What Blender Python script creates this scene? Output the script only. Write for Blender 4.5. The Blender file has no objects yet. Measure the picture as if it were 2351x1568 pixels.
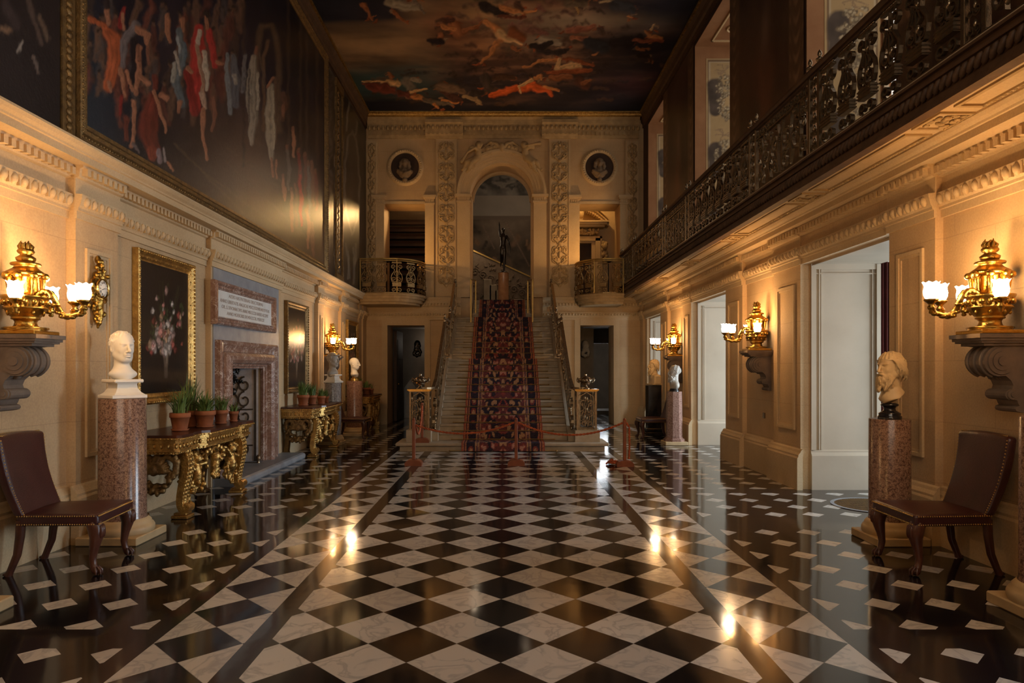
import bpy, math, random
import numpy as np
from mathutils import Matrix, Vector

random.seed(7)
rng = np.random.default_rng(7)
PI = math.pi
col = bpy.context.scene.collection
sin, cos = math.sin, math.cos

# ------------------------------------------------------------------ mesh builder
class MB:
    def __init__(s):
        s.v = []; s.f = []; s.sm = []; s.mi = []
    def add(s, vs, fs, smooth=False, mi=0, M=None):
        b = len(s.v)
        if M is not None:
            vs = [tuple(M @ Vector(p)) for p in vs]
        s.v.extend([tuple(p) for p in vs])
        for q in fs:
            s.f.append(tuple(i + b for i in q)); s.sm.append(smooth); s.mi.append(mi)
        return s
    def box(s, x0, x1, y0, y1, z0, z1, mi=0, M=None):
        vs = [(x0,y0,z0),(x1,y0,z0),(x1,y1,z0),(x0,y1,z0),(x0,y0,z1),(x1,y0,z1),(x1,y1,z1),(x0,y1,z1)]
        fs = [(0,3,2,1),(4,5,6,7),(0,1,5,4),(1,2,6,5),(2,3,7,6),(3,0,4,7)]
        return s.add(vs, fs, False, mi, M)
    def bbox(s, x0, x1, y0, y1, z0, z1, b=.01, mi=0, M=None):
        # box with chamfered edges (8 corners -> 24 verts)
        vs = []; 
        for k, z in enumerate((z0, z1)):
            zi = z + (b if k == 0 else -b)
            vs += [(x0+b,y0+b,z),(x1-b,y0+b,z),(x1-b,y1-b,z),(x0+b,y1-b,z)]
            vs += [(x0+b,y0,zi),(x1-b,y0,zi),(x1,y0+b,zi),(x1,y1-b,zi),(x1-b,y1,zi),(x0+b,y1,zi),(x0,y1-b,zi),(x0,y0+b,zi)]
        fs = [(3,2,1,0),(12,13,14,15)]
        for k in range(8):
            n = (k+1) % 8
            fs.append((4+k, 4+n, 16+n, 16+k))
        cap = lambda o, up: [(o+0,o+1,o+5,o+4),(o+1,o+6,o+5),(o+1,o+2,o+7,o+6),(o+2,o+8,o+7),(o+2,o+3,o+9,o+8),(o+3,o+10,o+9),(o+3,o+0,o+11,o+10),(o+0,o+4,o+11)]
        for q in cap(0, 0): fs.append(q)
        for q in cap(12, 1): fs.append(tuple(reversed(q)))
        return s.add(vs, fs, False, mi, M)
    def prism(s, poly, a, b, axis='y', smooth=False, mi=0, M=None):
        # poly: 2D points. axis y: (x,z), axis x: (y,z), axis z: (x,y)
        n = len(poly)
        def P(p, t):
            if axis == 'y': return (p[0], t, p[1])
            if axis == 'x': return (t, p[0], p[1])
            return (p[0], p[1], t)
        vs = [P(p, a) for p in poly] + [P(p, b) for p in poly]
        fs = [(i, (i+1) % n, (i+1) % n + n, i + n) for i in range(n)]
        s.add(vs, fs, smooth, mi, M)
        s.add(vs, [tuple(range(n)), tuple(range(2*n-1, n-1, -1))], False, mi, M)
        return s
    def lathe(s, prof, cx=0, cy=0, cz=0, seg=24, smooth=True, mi=0, mod=None, M=None, a0=0.0, caps=True):
        # prof: list of (r, z); mod(theta, i) -> radius factor
        vs = []; fs = []
        m = len(prof)
        for i, (r, z) in enumerate(prof):
            for k in range(seg):
                t = a0 + 2*PI*k/seg
                q = r * (mod(t, i) if mod else 1)
                vs.append((cx + q*cos(t), cy + q*sin(t), cz + z))
        for i in range(m-1):
            for k in range(seg):
                n = (k+1) % seg
                fs.append((i*seg+k, i*seg+n, (i+1)*seg+n, (i+1)*seg+k))
        s.add(vs, fs, smooth, mi, M)
        if caps:
            s.add(vs, [tuple(range(seg-1, -1, -1)), tuple(range((m-1)*seg, m*seg))], False, mi, M)
        return s
    def tube(s, pts, r, seg=8, smooth=True, mi=0, M=None, flat=1.0, caps=True):
        pts = [Vector(p) for p in pts]; n = len(pts)
        rr = r if hasattr(r, '__len__') else [r]*n
        vs = []; fs = []
        d0 = (pts[1]-pts[0]).normalized()
        up = Vector((0,0,1)) if abs(d0.z) < .9 else Vector((1,0,0))
        nrm = d0.cross(up).normalized()
        for i in range(n):
            d = (pts[min(i+1,n-1)] - pts[max(i-1,0)])
            if d.length < 1e-9: d = d0.copy()
            d.normalize()
            nrm = (nrm - d*nrm.dot(d))
            if nrm.length < 1e-6: nrm = d.cross(up)
            nrm.normalize()
            bn = d.cross(nrm)
            for k in range(seg):
                t = 2*PI*k/seg
                vs.append(tuple(pts[i] + nrm*(rr[i]*cos(t)) + bn*(rr[i]*flat*sin(t))))
        for i in range(n-1):
            for k in range(seg):
                q = (k+1) % seg
                fs.append((i*seg+k, i*seg+q, (i+1)*seg+q, (i+1)*seg+k))
        s.add(vs, fs, smooth, mi, M)
        if caps:
            s.add(vs, [tuple(range(seg-1,-1,-1)), tuple(range((n-1)*seg, n*seg))], False, mi, M)
        return s
    def ribbon(s, pts, side, th, dep, mi=0, M=None, smooth=False, taper=None):
        # bar of rectangular section; side = direction of the depth
        pts = [Vector(p) for p in pts]; n = len(pts); side = Vector(side).normalized()
        vs = []; fs = []
        for i in range(n):
            d = (pts[min(i+1,n-1)] - pts[max(i-1,0)]).normalized()
            w = d.cross(side)
            if w.length < 1e-6: w = Vector((0,0,1))
            w.normalize()
            t = th * (taper[i] if taper else 1)
            a = w*(t/2); b = side*(dep/2)
            vs += [tuple(pts[i]+a+b), tuple(pts[i]-a+b), tuple(pts[i]-a-b), tuple(pts[i]+a-b)]
        for i in range(n-1):
            for k in range(4):
                q = (k+1) % 4
                fs.append((i*4+k, i*4+q, (i+1)*4+q, (i+1)*4+k))
        fs += [(3,2,1,0), tuple(range((n-1)*4, n*4))]
        return s.add(vs, fs, smooth, mi, M)
    def ell(s, c, r, nu=10, nv=7, mi=0, M=None, R=None):
        vs = []; fs = []
        rx, ry, rz = r if hasattr(r, '__len__') else (r, r, r)
        for j in range(nv+1):
            ph = PI*j/nv
            for i in range(nu):
                t = 2*PI*i/nu
                p = Vector((rx*sin(ph)*cos(t), ry*sin(ph)*sin(t), rz*cos(ph)))
                if R is not None: p = R @ p
                vs.append((c[0]+p.x, c[1]+p.y, c[2]+p.z))
        for j in range(nv):
            for i in range(nu):
                n = (i+1) % nu
                fs.append((j*nu+i, (j+1)*nu+i, (j+1)*nu+n, j*nu+n))
        return s.add(vs, fs, True, mi, M)
    def grid(s, P, mi=0, smooth=True):
        # P: 2D list of points
        h = len(P); w = len(P[0])
        vs = [p for row in P for p in row]
        fs = [(j*w+i, j*w+i+1, (j+1)*w+i+1, (j+1)*w+i) for j in range(h-1) for i in range(w-1)]
        return s.add(vs, fs, smooth, mi)
    def raw(s, V, F, smooth=True, mi=0, M=None):
        return s.add([tuple(p) for p in np.asarray(V).tolist()], [tuple(q) for q in np.asarray(F).tolist()], smooth, mi, M)
    def mesh(s, name, mats):
        me = bpy.data.meshes.new(name)
        me.from_pydata(s.v, [], s.f)
        if not isinstance(mats, (list, tuple)): mats = [mats]
        for m in mats: me.materials.append(m)
        me.polygons.foreach_set('use_smooth', s.sm)
        me.polygons.foreach_set('material_index', s.mi)
        me.update()
        return me
    def obj(s, name, mats, parent=None, loc=None):
        return link(name, s.mesh(name, mats), parent, loc)

def link(name, me, parent=None, loc=None):
    o = bpy.data.objects.new(name, me)
    col.objects.link(o)
    if parent is not None: o.parent = parent
    if loc is not None: o.location = loc
    return o

def tag(o, label=None, cat=None, group=None, kind=None):
    if label: o['label'] = label
    if cat: o['category'] = cat
    if group: o['group'] = group
    if kind: o['kind'] = kind
    return o
def empty(name, loc=(0,0,0), rz=0.0, label=None, cat=None, group=None):
    o = bpy.data.objects.new(name, None); col.objects.link(o)
    o.empty_display_size = .1
    o.location = loc; o.rotation_euler = (0, 0, rz)
    return tag(o, label, cat, group)
def copy_tree(o, parent=None, loc=None, rz=None, label=None, group=None, scale=None):
    c = o.copy(); col.objects.link(c)
    if parent is not None: c.parent = parent
    if loc is not None: c.location = loc
    if rz is not None: c.rotation_euler = (0, 0, rz)
    if scale is not None: c.scale = scale
    if label: c['label'] = label
    if group: c['group'] = group
    for ch in [x for x in list(bpy.data.objects) if x.parent == o]:
        copy_tree(ch, c)
    return c
def struct(o): o['kind'] = 'structure'; return o

# ------------------------------------------------------------------ signed distance sculpting
class SDF:
    def __init__(s): s.ops = []
    def ell(s, c, r, k=.01, R=None, sub=False): s.ops.append(('e', np.array(c, float), np.array(r, float) if hasattr(r,'__len__') else np.array([r]*3, float), k, R, sub)); return s
    def cap(s, a, b, r1, r2=None, k=.01, sub=False): s.ops.append(('c', np.array(a,float), np.array(b,float), r1, r2 if r2 is not None else r1, k, sub)); return s
    def box(s, c, h, r, k=.01, sub=False): s.ops.append(('b', np.array(c,float), np.array(h,float), r, k, sub)); return s
    def chain(s, pts, rad, k=.01):
        for i in range(len(pts)-1): s.cap(pts[i], pts[i+1], rad[i], rad[i+1], k)
        return s
    def tor(s, c, R, r, axis=2, k=.01): s.ops.append(('t', np.array(c,float), R, r, axis, k, False)); return s
    def fn(s, f, k=.01, sub=False): s.ops.append(('f', f, k, sub)); return s
    def mesh(s, lo, hi, res, noise=None):
        lo = np.array(lo, float); hi = np.array(hi, float)
        n = np.maximum(((hi-lo)/res).astype(int)+1, 4)
        ax = [lo[i]+res*np.arange(n[i]) for i in range(3)]
        V = np.full(n, 1e3)
        for op in s.ops:
            t = op[0]; k = op[-2]; sub = op[-1]
            if t == 'e': _, c, r, k, R, sub = op; m = r.max() if R is not None else r; b0, b1 = c-m, c+m
            elif t == 'c': _, a, b, r1, r2, k, sub = op; m = max(r1, r2); b0, b1 = np.minimum(a,b)-m, np.maximum(a,b)+m
            elif t == 'b': _, c, hh, r, k, sub = op; b0, b1 = c-hh, c+hh
            elif t == 't': _, c, R_, r, axis, k, sub = op; b0, b1 = c-R_-r, c+R_+r
            else: _, f, k, sub = op; b0, b1 = lo, hi
            pad = k+3*res+(.012 if noise is not None else .002)      # only the neighbourhood of a shape matters
            i0 = np.clip(np.floor((b0-pad-lo)/res).astype(int), 0, n); i1 = np.clip(np.ceil((b1+pad-lo)/res).astype(int)+1, 0, n)
            if (i1 <= i0).any(): continue
            sl = tuple(slice(p, q) for p, q in zip(i0, i1))
            P = np.stack(np.meshgrid(*[x[q] for x, q in zip(ax, sl)], indexing='ij'), -1).reshape(-1,3)
            D = V[sl].reshape(-1)
            if t == 'e':
                q = P-c
                if R is not None: q = q @ np.array(R)
                k0 = np.sqrt(((q/r)**2).sum(1)); k1 = np.sqrt(((q/(r*r))**2).sum(1))+1e-9
                d = k0*(k0-1)/k1
            elif t == 'c':
                ab = b-a; h = np.clip(((P-a)@ab)/max(ab@ab,1e-12), 0, 1)
                d = np.sqrt((((P-a)-h[:,None]*ab)**2).sum(1))-(r1+(r2-r1)*h)
            elif t == 'b':
                q = np.abs(P-c)-(hh-r)
                d = np.sqrt((np.maximum(q,0)**2).sum(1))+np.minimum(q.max(1),0)-r
            elif t == 't':
                q = P-c; o = [i for i in range(3) if i != axis]
                d = np.sqrt((np.sqrt(q[:,o[0]]**2+q[:,o[1]]**2)-R_)**2+q[:,axis]**2)-r
            else: d = f(P)
            if sub:
                h = np.clip(.5-.5*(D+d)/k, 0, 1); D = D*(1-h)+(-d)*h+k*h*(1-h)
            else:
                D = np.minimum(D, d+k*2); h = np.clip(.5+.5*(D-d)/k, 0, 1); D = D*(1-h)+d*h-k*h*(1-h)
            V[sl] = D.reshape(V[sl].shape)
        if noise is not None:
            near = np.abs(V) < .03+2*res
            I = np.argwhere(near); V[near] += noise(lo+res*I)
        V[0]=V[-1]=1; V[:,0]=V[:,-1]=1; V[:,:,0]=V[:,:,-1]=1
        return surfnet(V, lo, res)

def surfnet(V, lo, res):
    nx, ny, nz = V.shape
    S = V < 0
    c = [(i,j,k) for i in (0,1) for j in (0,1) for k in (0,1)]
    sl = lambda A,o: A[o[0]:nx-1+o[0], o[1]:ny-1+o[1], o[2]:nz-1+o[2]]
    cnt = sum(sl(S,o).astype(np.int8) for o in c)
    mixed = (cnt > 0) & (cnt < 8)
    idx = np.argwhere(mixed)
    acc = np.zeros((len(idx),3)); num = np.zeros(len(idx))
    ii, jj, kk = idx.T
    for a in c:
        for ax in range(3):
            if a[ax] == 1: continue
            b = list(a); b[ax] = 1
            va = V[ii+a[0], jj+a[1], kk+a[2]]; vb = V[ii+b[0], jj+b[1], kk+b[2]]
            m = (va < 0) != (vb < 0)
            t = np.where(m, va/np.where(m, va-vb, 1), 0)
            p = np.tile(np.array(a,float), (len(idx),1)); p[:,ax] += t
            acc += p*m[:,None]; num += m
    vert = lo + res*(idx + acc/num[:,None])
    vid = -np.ones(mixed.shape, int); vid[ii,jj,kk] = np.arange(len(idx))
    quads = []
    for ax in range(3):
        o1, o2 = [i for i in range(3) if i != ax]
        sa = [slice(1,-1)]*3; sb = [slice(1,-1)]*3
        sa[ax] = slice(0,-1); sb[ax] = slice(1,None)
        A = S[tuple(sa)]; B = S[tuple(sb)]
        e = np.argwhere(A != B)
        if not len(e): continue
        flip = A[tuple(e.T)]
        base = e.copy(); base[:,o1] += 1; base[:,o2] += 1
        def cell(d1,d2):
            q = base.copy(); q[:,o1] -= d1; q[:,o2] -= d2
            return vid[q[:,0],q[:,1],q[:,2]]
        q = np.stack([cell(1,1),cell(0,1),cell(0,0),cell(1,0)],1)
        if ax == 1: flip = ~flip
        q = np.where(flip[:,None], q, q[:,::-1])
        quads.append(q)
    Q = np.concatenate(quads)
    Q = Q[(Q >= 0).all(1)]
    return vert, Q

def npmesh(name, V, F, mats, smooth=True):
    me = bpy.data.meshes.new(name)
    V = np.asarray(V, np.float32); F = np.asarray(F, np.int32)
    me.vertices.add(len(V)); me.vertices.foreach_set('co', V.ravel())
    me.loops.add(F.size); me.loops.foreach_set('vertex_index', F.ravel())
    me.polygons.add(len(F)); me.polygons.foreach_set('loop_start', np.arange(0, F.size, F.shape[1], dtype=np.int32))
    me.polygons.foreach_set('use_smooth', np.full(len(F), smooth, bool))
    for m in (mats if isinstance(mats,(list,tuple)) else [mats]): me.materials.append(m)
    me.update(calc_edges=True); me.validate()
    return me

def wob(P, f, seed=0):
    # cheap smooth noise, about -1..1
    r = np.random.default_rng(seed); out = np.zeros(len(P))
    for i in range(5):
        k = r.normal(size=3)*f*(1+.5*i); out += np.sin(P@k + r.uniform(0,6.28))/(1+.4*i)
    return out/2.2

# ------------------------------------------------------------------ painting canvases (albedo only)
def fbm2(u, v, f=1.0, seed=0, oct=4):
    r = np.random.default_rng(seed); out = 0; a = 1
    for o in range(oct):
        for i in range(3):
            t = r.uniform(0, 6.28); k = f*(2**o)*r.uniform(.7,1.3)
            out = out + a/3*np.sin(k*(u*cos(t)+v*sin(t)) + r.uniform(0,6.28) + 1.5*np.sin(k*.6*(v*cos(t)-u*sin(t))+r.uniform(0,6.28)))
        a *= .55
    return out

class Canvas:
    # u,v: arrays of the picture's own measuring coordinates at every mesh vertex
    def __init__(s, u, v, base, warp=0.0, ws=12.0):
        s.u = u + (warp*fbm2(u, v, 1/ws, 71, 3) if warp else 0); s.v = v + (warp*fbm2(v, u, 1/ws, 72, 3) if warp else 0)
        s.c = np.ones(u.shape + (3,))*np.array(base)
    def stroke(s, pts, w, colr, soft=.35, jit=.15, seed=0, op=1.0, form=0.0):
        pts = np.array(pts, float)
        if len(pts) == 1: pts = np.vstack([pts, pts+[[.01,.01]]])
        w = np.array(w if hasattr(w,'__len__') else [w]*len(pts), float)
        best = np.full(s.u.shape, 1e9); side = np.zeros(s.u.shape)
        R = w.max()*1.8; bb = (s.u > pts[:,0].min()-R) & (s.u < pts[:,0].max()+R) & (s.v > pts[:,1].min()-R) & (s.v < pts[:,1].max()+R)
        if not bb.any(): return s
        U, V = s.u[bb], s.v[bb]; best = np.full(U.shape, 1e9); side = np.zeros(U.shape)
        for i in range(len(pts)-1):
            a, b = pts[i], pts[i+1]; d = b-a
            h = np.clip(((U-a[0])*d[0]+(V-a[1])*d[1])/max(d@d,1e-9), 0, 1)
            rr = np.maximum(w[i]+(w[i+1]-w[i])*h, 1e-6)
            q = np.hypot(U-a[0]-h*d[0], V-a[1]-h*d[1])/rr
            sd = ((U-a[0])*d[1]-(V-a[1])*d[0])/(math.hypot(*d)+1e-9)/rr*(1 if d[1] >= 0 else -1)
            side = np.where(q < best, sd, side); best = np.minimum(best, q)
        k = best < 1.6
        if not k.any(): return s
        best = best[k]; side = np.clip(side[k], -1, 1); m = np.zeros(s.u.shape, bool); m[bb] = k
        wm = float(w.max())
        nz = fbm2(s.u[m], s.v[m], 2.2/max(wm,1e-6), seed+11, 3)
        e = best + jit*nz
        al = np.clip((1-e)/soft, 0, 1)*op
        shade = (1 + .2*nz)*(1 - form*side + .35*form*np.sin(side*5.5+2*nz))
        cc = np.array(colr)[None,:]*shade[:,None]
        s.c[m] = s.c[m]*(1-al[:,None]) + cc*al[:,None]
        return s
    def mesh(s, name, P3, mat):
        h, w = s.u.shape
        id = np.arange(h*w).reshape(h, w)
        F = np.stack([id[:-1,:-1], id[:-1,1:], id[1:,1:], id[1:,:-1]], -1).reshape(-1,4)
        me = npmesh(name, P3.reshape(-1,3), F, mat, False)
        at = me.color_attributes.new('paint', 'FLOAT_COLOR', 'POINT')
        c4 = np.ones((h*w,4), np.float32); c4[:,:3] = np.clip(s.c.reshape(-1,3), 0, 1)
        at.data.foreach_set('color', c4.ravel())
        return me

# ------------------------------------------------------------------ measuring: the photograph's perspective
F0, VX, VY, CH = 1590.0, 1155.0, 845.0, 1.5
def bx(px, Y=18.5): return (px-VX)*Y/F0
def bz(py, Y=18.5): return CH-(py-VY)*Y/F0
# ------------------------------------------------------------------ materials
class NT:
    def __init__(s, name):
        s.m = bpy.data.materials.new(name); s.m.use_nodes = True
        s.t = s.m.node_tree; s.n = s.t.nodes; s.l = s.t.links
        s.b = s.n['Principled BSDF']
    def new(s, k): return s.n.new(k)
    def put(s, sock, v):
        if isinstance(v, bpy.types.NodeSocket): s.l.new(v, sock)
        else: sock.default_value = v
    def m2(s, op, a, b=0.0, c=0.0):
        n = s.new('ShaderNodeMath'); n.operation = op
        s.put(n.inputs[0], a); s.put(n.inputs[1], b); s.put(n.inputs[2], c)
        return n.outputs[0]
    def mix(s, f, a, b, mode='MIX'):
        n = s.new('ShaderNodeMix'); n.data_type = 'RGBA'; n.blend_type = mode
        s.put(n.inputs['Factor'], f)
        A = [i for i in n.inputs if i.name == 'A' and i.type == 'RGBA'][0]
        B = [i for i in n.inputs if i.name == 'B' and i.type == 'RGBA'][0]
        for so, v in ((A,a),(B,b)):
            if isinstance(v, tuple) and len(v) == 3: v = v+(1,)
            s.put(so, v)
        return [o for o in n.outputs if o.type == 'RGBA'][0]
    def coord(s, kind='Object'):
        return s.new('ShaderNodeTexCoord').outputs[kind]
    def sep(s, v):
        n = s.new('ShaderNodeSeparateXYZ'); s.l.new(v, n.inputs[0]); return n.outputs
    def noise(s, v, scale, det=4, rough=.55, dist=0.0):
        n = s.new('ShaderNodeTexNoise'); 
        if v is not None: s.l.new(v, n.inputs['Vector'])
        n.inputs['Scale'].default_value = scale; n.inputs['Detail'].default_value = det
        n.inputs['Roughness'].default_value = rough; n.inputs['Distortion'].default_value = dist
        return n.outputs['Fac']
    def voro(s, v, scale, feat='F1', out='Distance'):
        n = s.new('ShaderNodeTexVoronoi'); n.feature = feat
        s.l.new(v, n.inputs['Vector']); n.inputs['Scale'].default_value = scale
        return n.outputs[out]
    def ramp(s, f, stops):
        n = s.new('ShaderNodeValToRGB'); e = n.color_ramp.elements
        while len(e) < len(stops): e.new(.5)
        for k, (p, c) in enumerate(stops):
            e[k].position = p; e[k].color = c+(1,) if len(c) == 3 else c
        s.l.new(f, n.inputs[0]); return n.outputs[0]
    def bump(s, h, st=.3, d=.01):
        n = s.new('ShaderNodeBump'); n.inputs['Strength'].default_value = st; n.inputs['Distance'].default_value = d
        s.l.new(h, n.inputs['Height']); s.l.new(n.outputs[0], s.b.inputs['Normal'])
    def done(s, c=None, rough=.5, metal=0.0, spec=.5):
        if c is not None:
            if isinstance(c, tuple) and len(c) == 3: c = c+(1,)
            s.put(s.b.inputs['Base Color'], c)
        s.put(s.b.inputs['Roughness'], rough); s.put(s.b.inputs['Metallic'], metal)
        s.b.inputs['Specular IOR Level'].default_value = spec
        return s.m

def mottled(name, a, b, scale=4, rough=.6, metal=0.0, bump=.15, bs=40, spec=.4, det=5):
    t = NT(name); o = t.coord()
    f = t.noise(o, scale, det)
    c = t.mix(t.ramp(f, [(.3,(0,0,0)),(.7,(1,1,1))]), a, b)
    if bump: t.bump(t.noise(o, bs, 3), bump, .01)
    return t.done(c, rough, metal, spec)

def stone_mat(name, a, b, joints=True, bw=.95, bh=.52):
    t = NT(name); g = t.new('ShaderNodeNewGeometry').outputs['Position']
    x, y, z = t.sep(g)
    cmb = t.new('ShaderNodeCombineXYZ')
    t.l.new(t.m2('ADD', x, y), cmb.inputs[0]); t.l.new(z, cmb.inputs[1])
    f = t.noise(g, 1.7, 6, .6)
    c = t.mix(t.ramp(f, [(.3,(0,0,0)),(.7,(1,1,1))]), a, b)
    fine = t.noise(g, 60, 3)
    c = t.mix(.10, c, t.ramp(fine, [(.35,(.15,.1,.06)),(.65,(.9,.8,.65))]), 'OVERLAY')
    if joints:
        br = t.new('ShaderNodeTexBrick'); t.l.new(cmb.outputs[0], br.inputs['Vector'])
        br.inputs['Scale'].default_value = 1.0; br.inputs['Mortar Size'].default_value = .004
        br.inputs['Brick Width'].default_value = bw; br.inputs['Row Height'].default_value = bh
        br.inputs['Mortar Smooth'].default_value = .3
        c = t.mix(t.m2('MULTIPLY', br.outputs['Fac'], .22), c, (.13,.09,.06))
    t.bump(t.noise(g, 90, 4), .08, .01)
    return t.done(c, .75, 0, .25)

M = {}
M['stone'] = stone_mat('sandstone', (.50,.345,.195), (.61,.44,.26))
M['stone_trim'] = stone_mat('sandstone_trim', (.53,.39,.23), (.62,.47,.29), False)
M['stone_carved'] = mottled('carved_stone', (.36,.25,.13), (.52,.37,.2), 6, .75, 0, .3, 60, .25)
M['corbel'] = mottled('corbel_stone', (.16,.125,.1), (.24,.185,.145), 7, .8, 0, .25, 70, .25)
M['reveal'] = mottled('pale_limewash', (.43,.345,.25), (.50,.405,.30), 1.5, .7, 0, .05, 30, .3)
M['dark_wood'] = mottled('brown_oak', (.065,.036,.021), (.12,.066,.036), 9, .55, 0, .2, 60, .3)
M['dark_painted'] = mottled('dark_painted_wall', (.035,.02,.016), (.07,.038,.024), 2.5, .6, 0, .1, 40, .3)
M['gilt'] = mottled('bright_gilding', (.52,.31,.07), (.33,.18,.035), 14, .3, 1.0, .35, 55)
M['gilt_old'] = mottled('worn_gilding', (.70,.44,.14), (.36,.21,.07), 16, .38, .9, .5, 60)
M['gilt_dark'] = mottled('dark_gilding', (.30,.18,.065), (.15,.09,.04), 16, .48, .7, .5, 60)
M['stair_iron'] = mottled('bronzed_stair_iron', (.38,.28,.17), (.22,.15,.08), 22, .36, .8, .2, 60)
M['brass'] = mottled('polished_brass', (.85,.58,.2), (.75,.47,.13), 8, .22, 1.0, 0)
M['rod_brass'] = mottled('dull_brass', (.42,.27,.09), (.32,.20,.06), 8, .45, .9, 0)
M['iron'] = mottled('wrought_iron', (.20,.15,.10), (.32,.24,.15), 22, .27, .85, .2, 60)
M['iron_gilt'] = mottled('gilded_ironwork', (.42,.28,.12), (.24,.15,.07), 22, .38, .85, .2, 60)
M['bronze'] = mottled('dark_bronze', (.035,.032,.03), (.07,.06,.05), 10, .33, .8, .1)
M['relief_brown'] = mottled('brown_relief', (.16,.11,.07), (.24,.17,.11), 10, .6, 0, .2)
M['steel'] = mottled('polished_iron', (.50,.50,.52), (.34,.34,.36), 9, .38, .35, .15)
M['black'] = mottled('sooty_black', (.006,.006,.007), (.015,.014,.014), 5, .8, 0, .1, 40, .2)
M['marble'] = mottled('white_statuary_marble', (.80,.75,.66), (.88,.84,.76), 5, .42, 0, .03, 40)
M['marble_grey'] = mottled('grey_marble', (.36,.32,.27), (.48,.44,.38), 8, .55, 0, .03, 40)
M['marble_buff'] = mottled('buff_marble', (.58,.43,.24), (.46,.33,.18), 7, .5, 0, .1, 60)
M['black_marble'] = mottled('black_marble', (.008,.008,.01), (.025,.022,.022), 5, .15, 0, 0, spec=.5)
M['terracotta'] = mottled('terracotta', (.42,.145,.06), (.30,.10,.045), 10, .75, 0, .1, 60, .25)
M['soil'] = mottled('soil', (.02,.013,.008), (.05,.03,.02), 30, .9, 0, .6, 60, .2)
M['leaf'] = mottled('daffodil_leaf', (.11,.19,.045), (.20,.28,.085), 5, .5, 0, 0, spec=.4)
M['leaf_dry'] = mottled('dry_stalk', (.18,.13,.06), (.12,.10,.05), 5, .6, 0, 0)
M['leather'] = mottled('oxblood_leather', (.036,.010,.013), (.056,.016,.018), 7, .28, 0, .25, 130, .5)
M['mahogany'] = mottled('mahogany', (.055,.018,.012), (.10,.034,.02), 9, .3, 0, .1, 40, .5)
M['post_wood'] = mottled('varnished_post_wood', (.30,.085,.035), (.2,.055,.022), 9, .4, 0, .1, 40, .5)
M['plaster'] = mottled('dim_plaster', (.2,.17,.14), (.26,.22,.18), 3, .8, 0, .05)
M['curtain'] = mottled('dark_red_curtain', (.07,.012,.012), (.11,.02,.018), 6, .8, 0, .1)
M['scagliola'] = mottled('brown_scagliola', (.62,.36,.20), (.48,.25,.13), 9, .25, 0, 0, spec=.5)
M['stair_stone'] = mottled('worn_stair_stone', (.37,.30,.21), (.47,.385,.28), 6, .7, 0, .1, 60, .3)
M['slate'] = mottled('blue_grey_slate', (.22,.235,.26), (.32,.33,.35), 6, .4, 0, .05, 40, .45)
M['dial'] = mottled('enamel_dial', (.85,.84,.8), (.9,.89,.85), 3, .25, 0, 0)
M['ink'] = mottled('black_enamel', (.02,.02,.025), (.03,.03,.03), 3, .4, 0, 0)
M['letter'] = mottled('faded_lettering', (.33,.25,.2), (.42,.33,.27), 60, .6, 0, 0)
M['nail'] = mottled('brass_nailheads', (.62,.42,.16), (.5,.32,.12), 5, .3, 1.0, 0)

def veined(name, base, base2, vein, scale=4, width=.03, rough=.25, amount=.8):
    t = NT(name); o = t.coord()
    n = t.new('ShaderNodeTexNoise'); t.l.new(o, n.inputs['Vector']); n.inputs['Scale'].default_value = scale*1.3; n.inputs['Detail'].default_value = 5
    vm = t.new('ShaderNodeVectorMath'); vm.operation = 'MULTIPLY_ADD'
    t.l.new(n.outputs['Color'], vm.inputs[0]); vm.inputs[1].default_value = (.35,)*3; t.l.new(o, vm.inputs[2])
    e = t.voro(vm.outputs[0], scale, 'DISTANCE_TO_EDGE')
    v = t.ramp(e, [(0,(1,1,1)),(width,(0,0,0))])
    c = t.mix(t.ramp(t.noise(o, scale*2, 5), [(.35,(0,0,0)),(.65,(1,1,1))]), base, base2)
    mk = t.m2('MULTIPLY', t.m2('MULTIPLY', v, amount), t.ramp(t.noise(o, scale*.8, 3), [(.4,(0,0,0)),(.6,(1,1,1))]))
    return t.done(t.mix(mk, c, vein), rough, 0, .5)
M['mantel'] = veined('red_brown_marble', (.22,.115,.08), (.33,.19,.14), (.72,.6,.52), 9, .09, .2, .9)
M['slab'] = veined('white_tablet_marble', (.72,.7,.66), (.8,.78,.74), (.5,.48,.46), 4, .03, .35, .5)
def granite(name, a, b, c, scale=160, rough=.22):
    t = NT(name); o = t.coord()
    f = t.noise(o, scale, 3, .7)
    f2 = t.noise(o, scale*.35, 3, .7)
    k = t.mix(t.ramp(f, [(.42,(0,0,0)),(.56,(1,1,1))]), a, b)
    k = t.mix(t.ramp(f2, [(.52,(0,0,0)),(.6,(1,1,1))]), k, c)
    return t.done(k, rough, 0, .5)
M['granite'] = granite('brown_red_granite', (.15,.078,.052), (.33,.20,.14), (.10,.05,.035), 120)
M['granite_pink'] = granite('pink_granite', (.20,.10,.075), (.36,.22,.17), (.15,.07,.05), 120)
M['granite_grey'] = granite('grey_granite', (.2,.19,.19), (.4,.38,.37), (.14,.13,.13), 80)

def paint_mat(name, rough=.5, spec=.3, bump=.0):
    t = NT(name); a = t.new('ShaderNodeAttribute'); a.attribute_name = 'paint'
    if bump:
        t.bump(t.noise(t.coord(), 28, 5, .6), bump, .01)
    return t.done(a.outputs['Color'], rough, 0, spec)
M['mural'] = paint_mat('varnished_mural', .34, .5, .25)
M['ceiling_paint'] = paint_mat('ceiling_fresco', .75, .2)
M['reveal_paint'] = paint_mat('painted_stone_panel', .75, .2)
M['canvas'] = paint_mat('varnished_canvas', .33, .5, .12)
M['carpet'] = paint_mat('wool_carpet', .95, .1)

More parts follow.
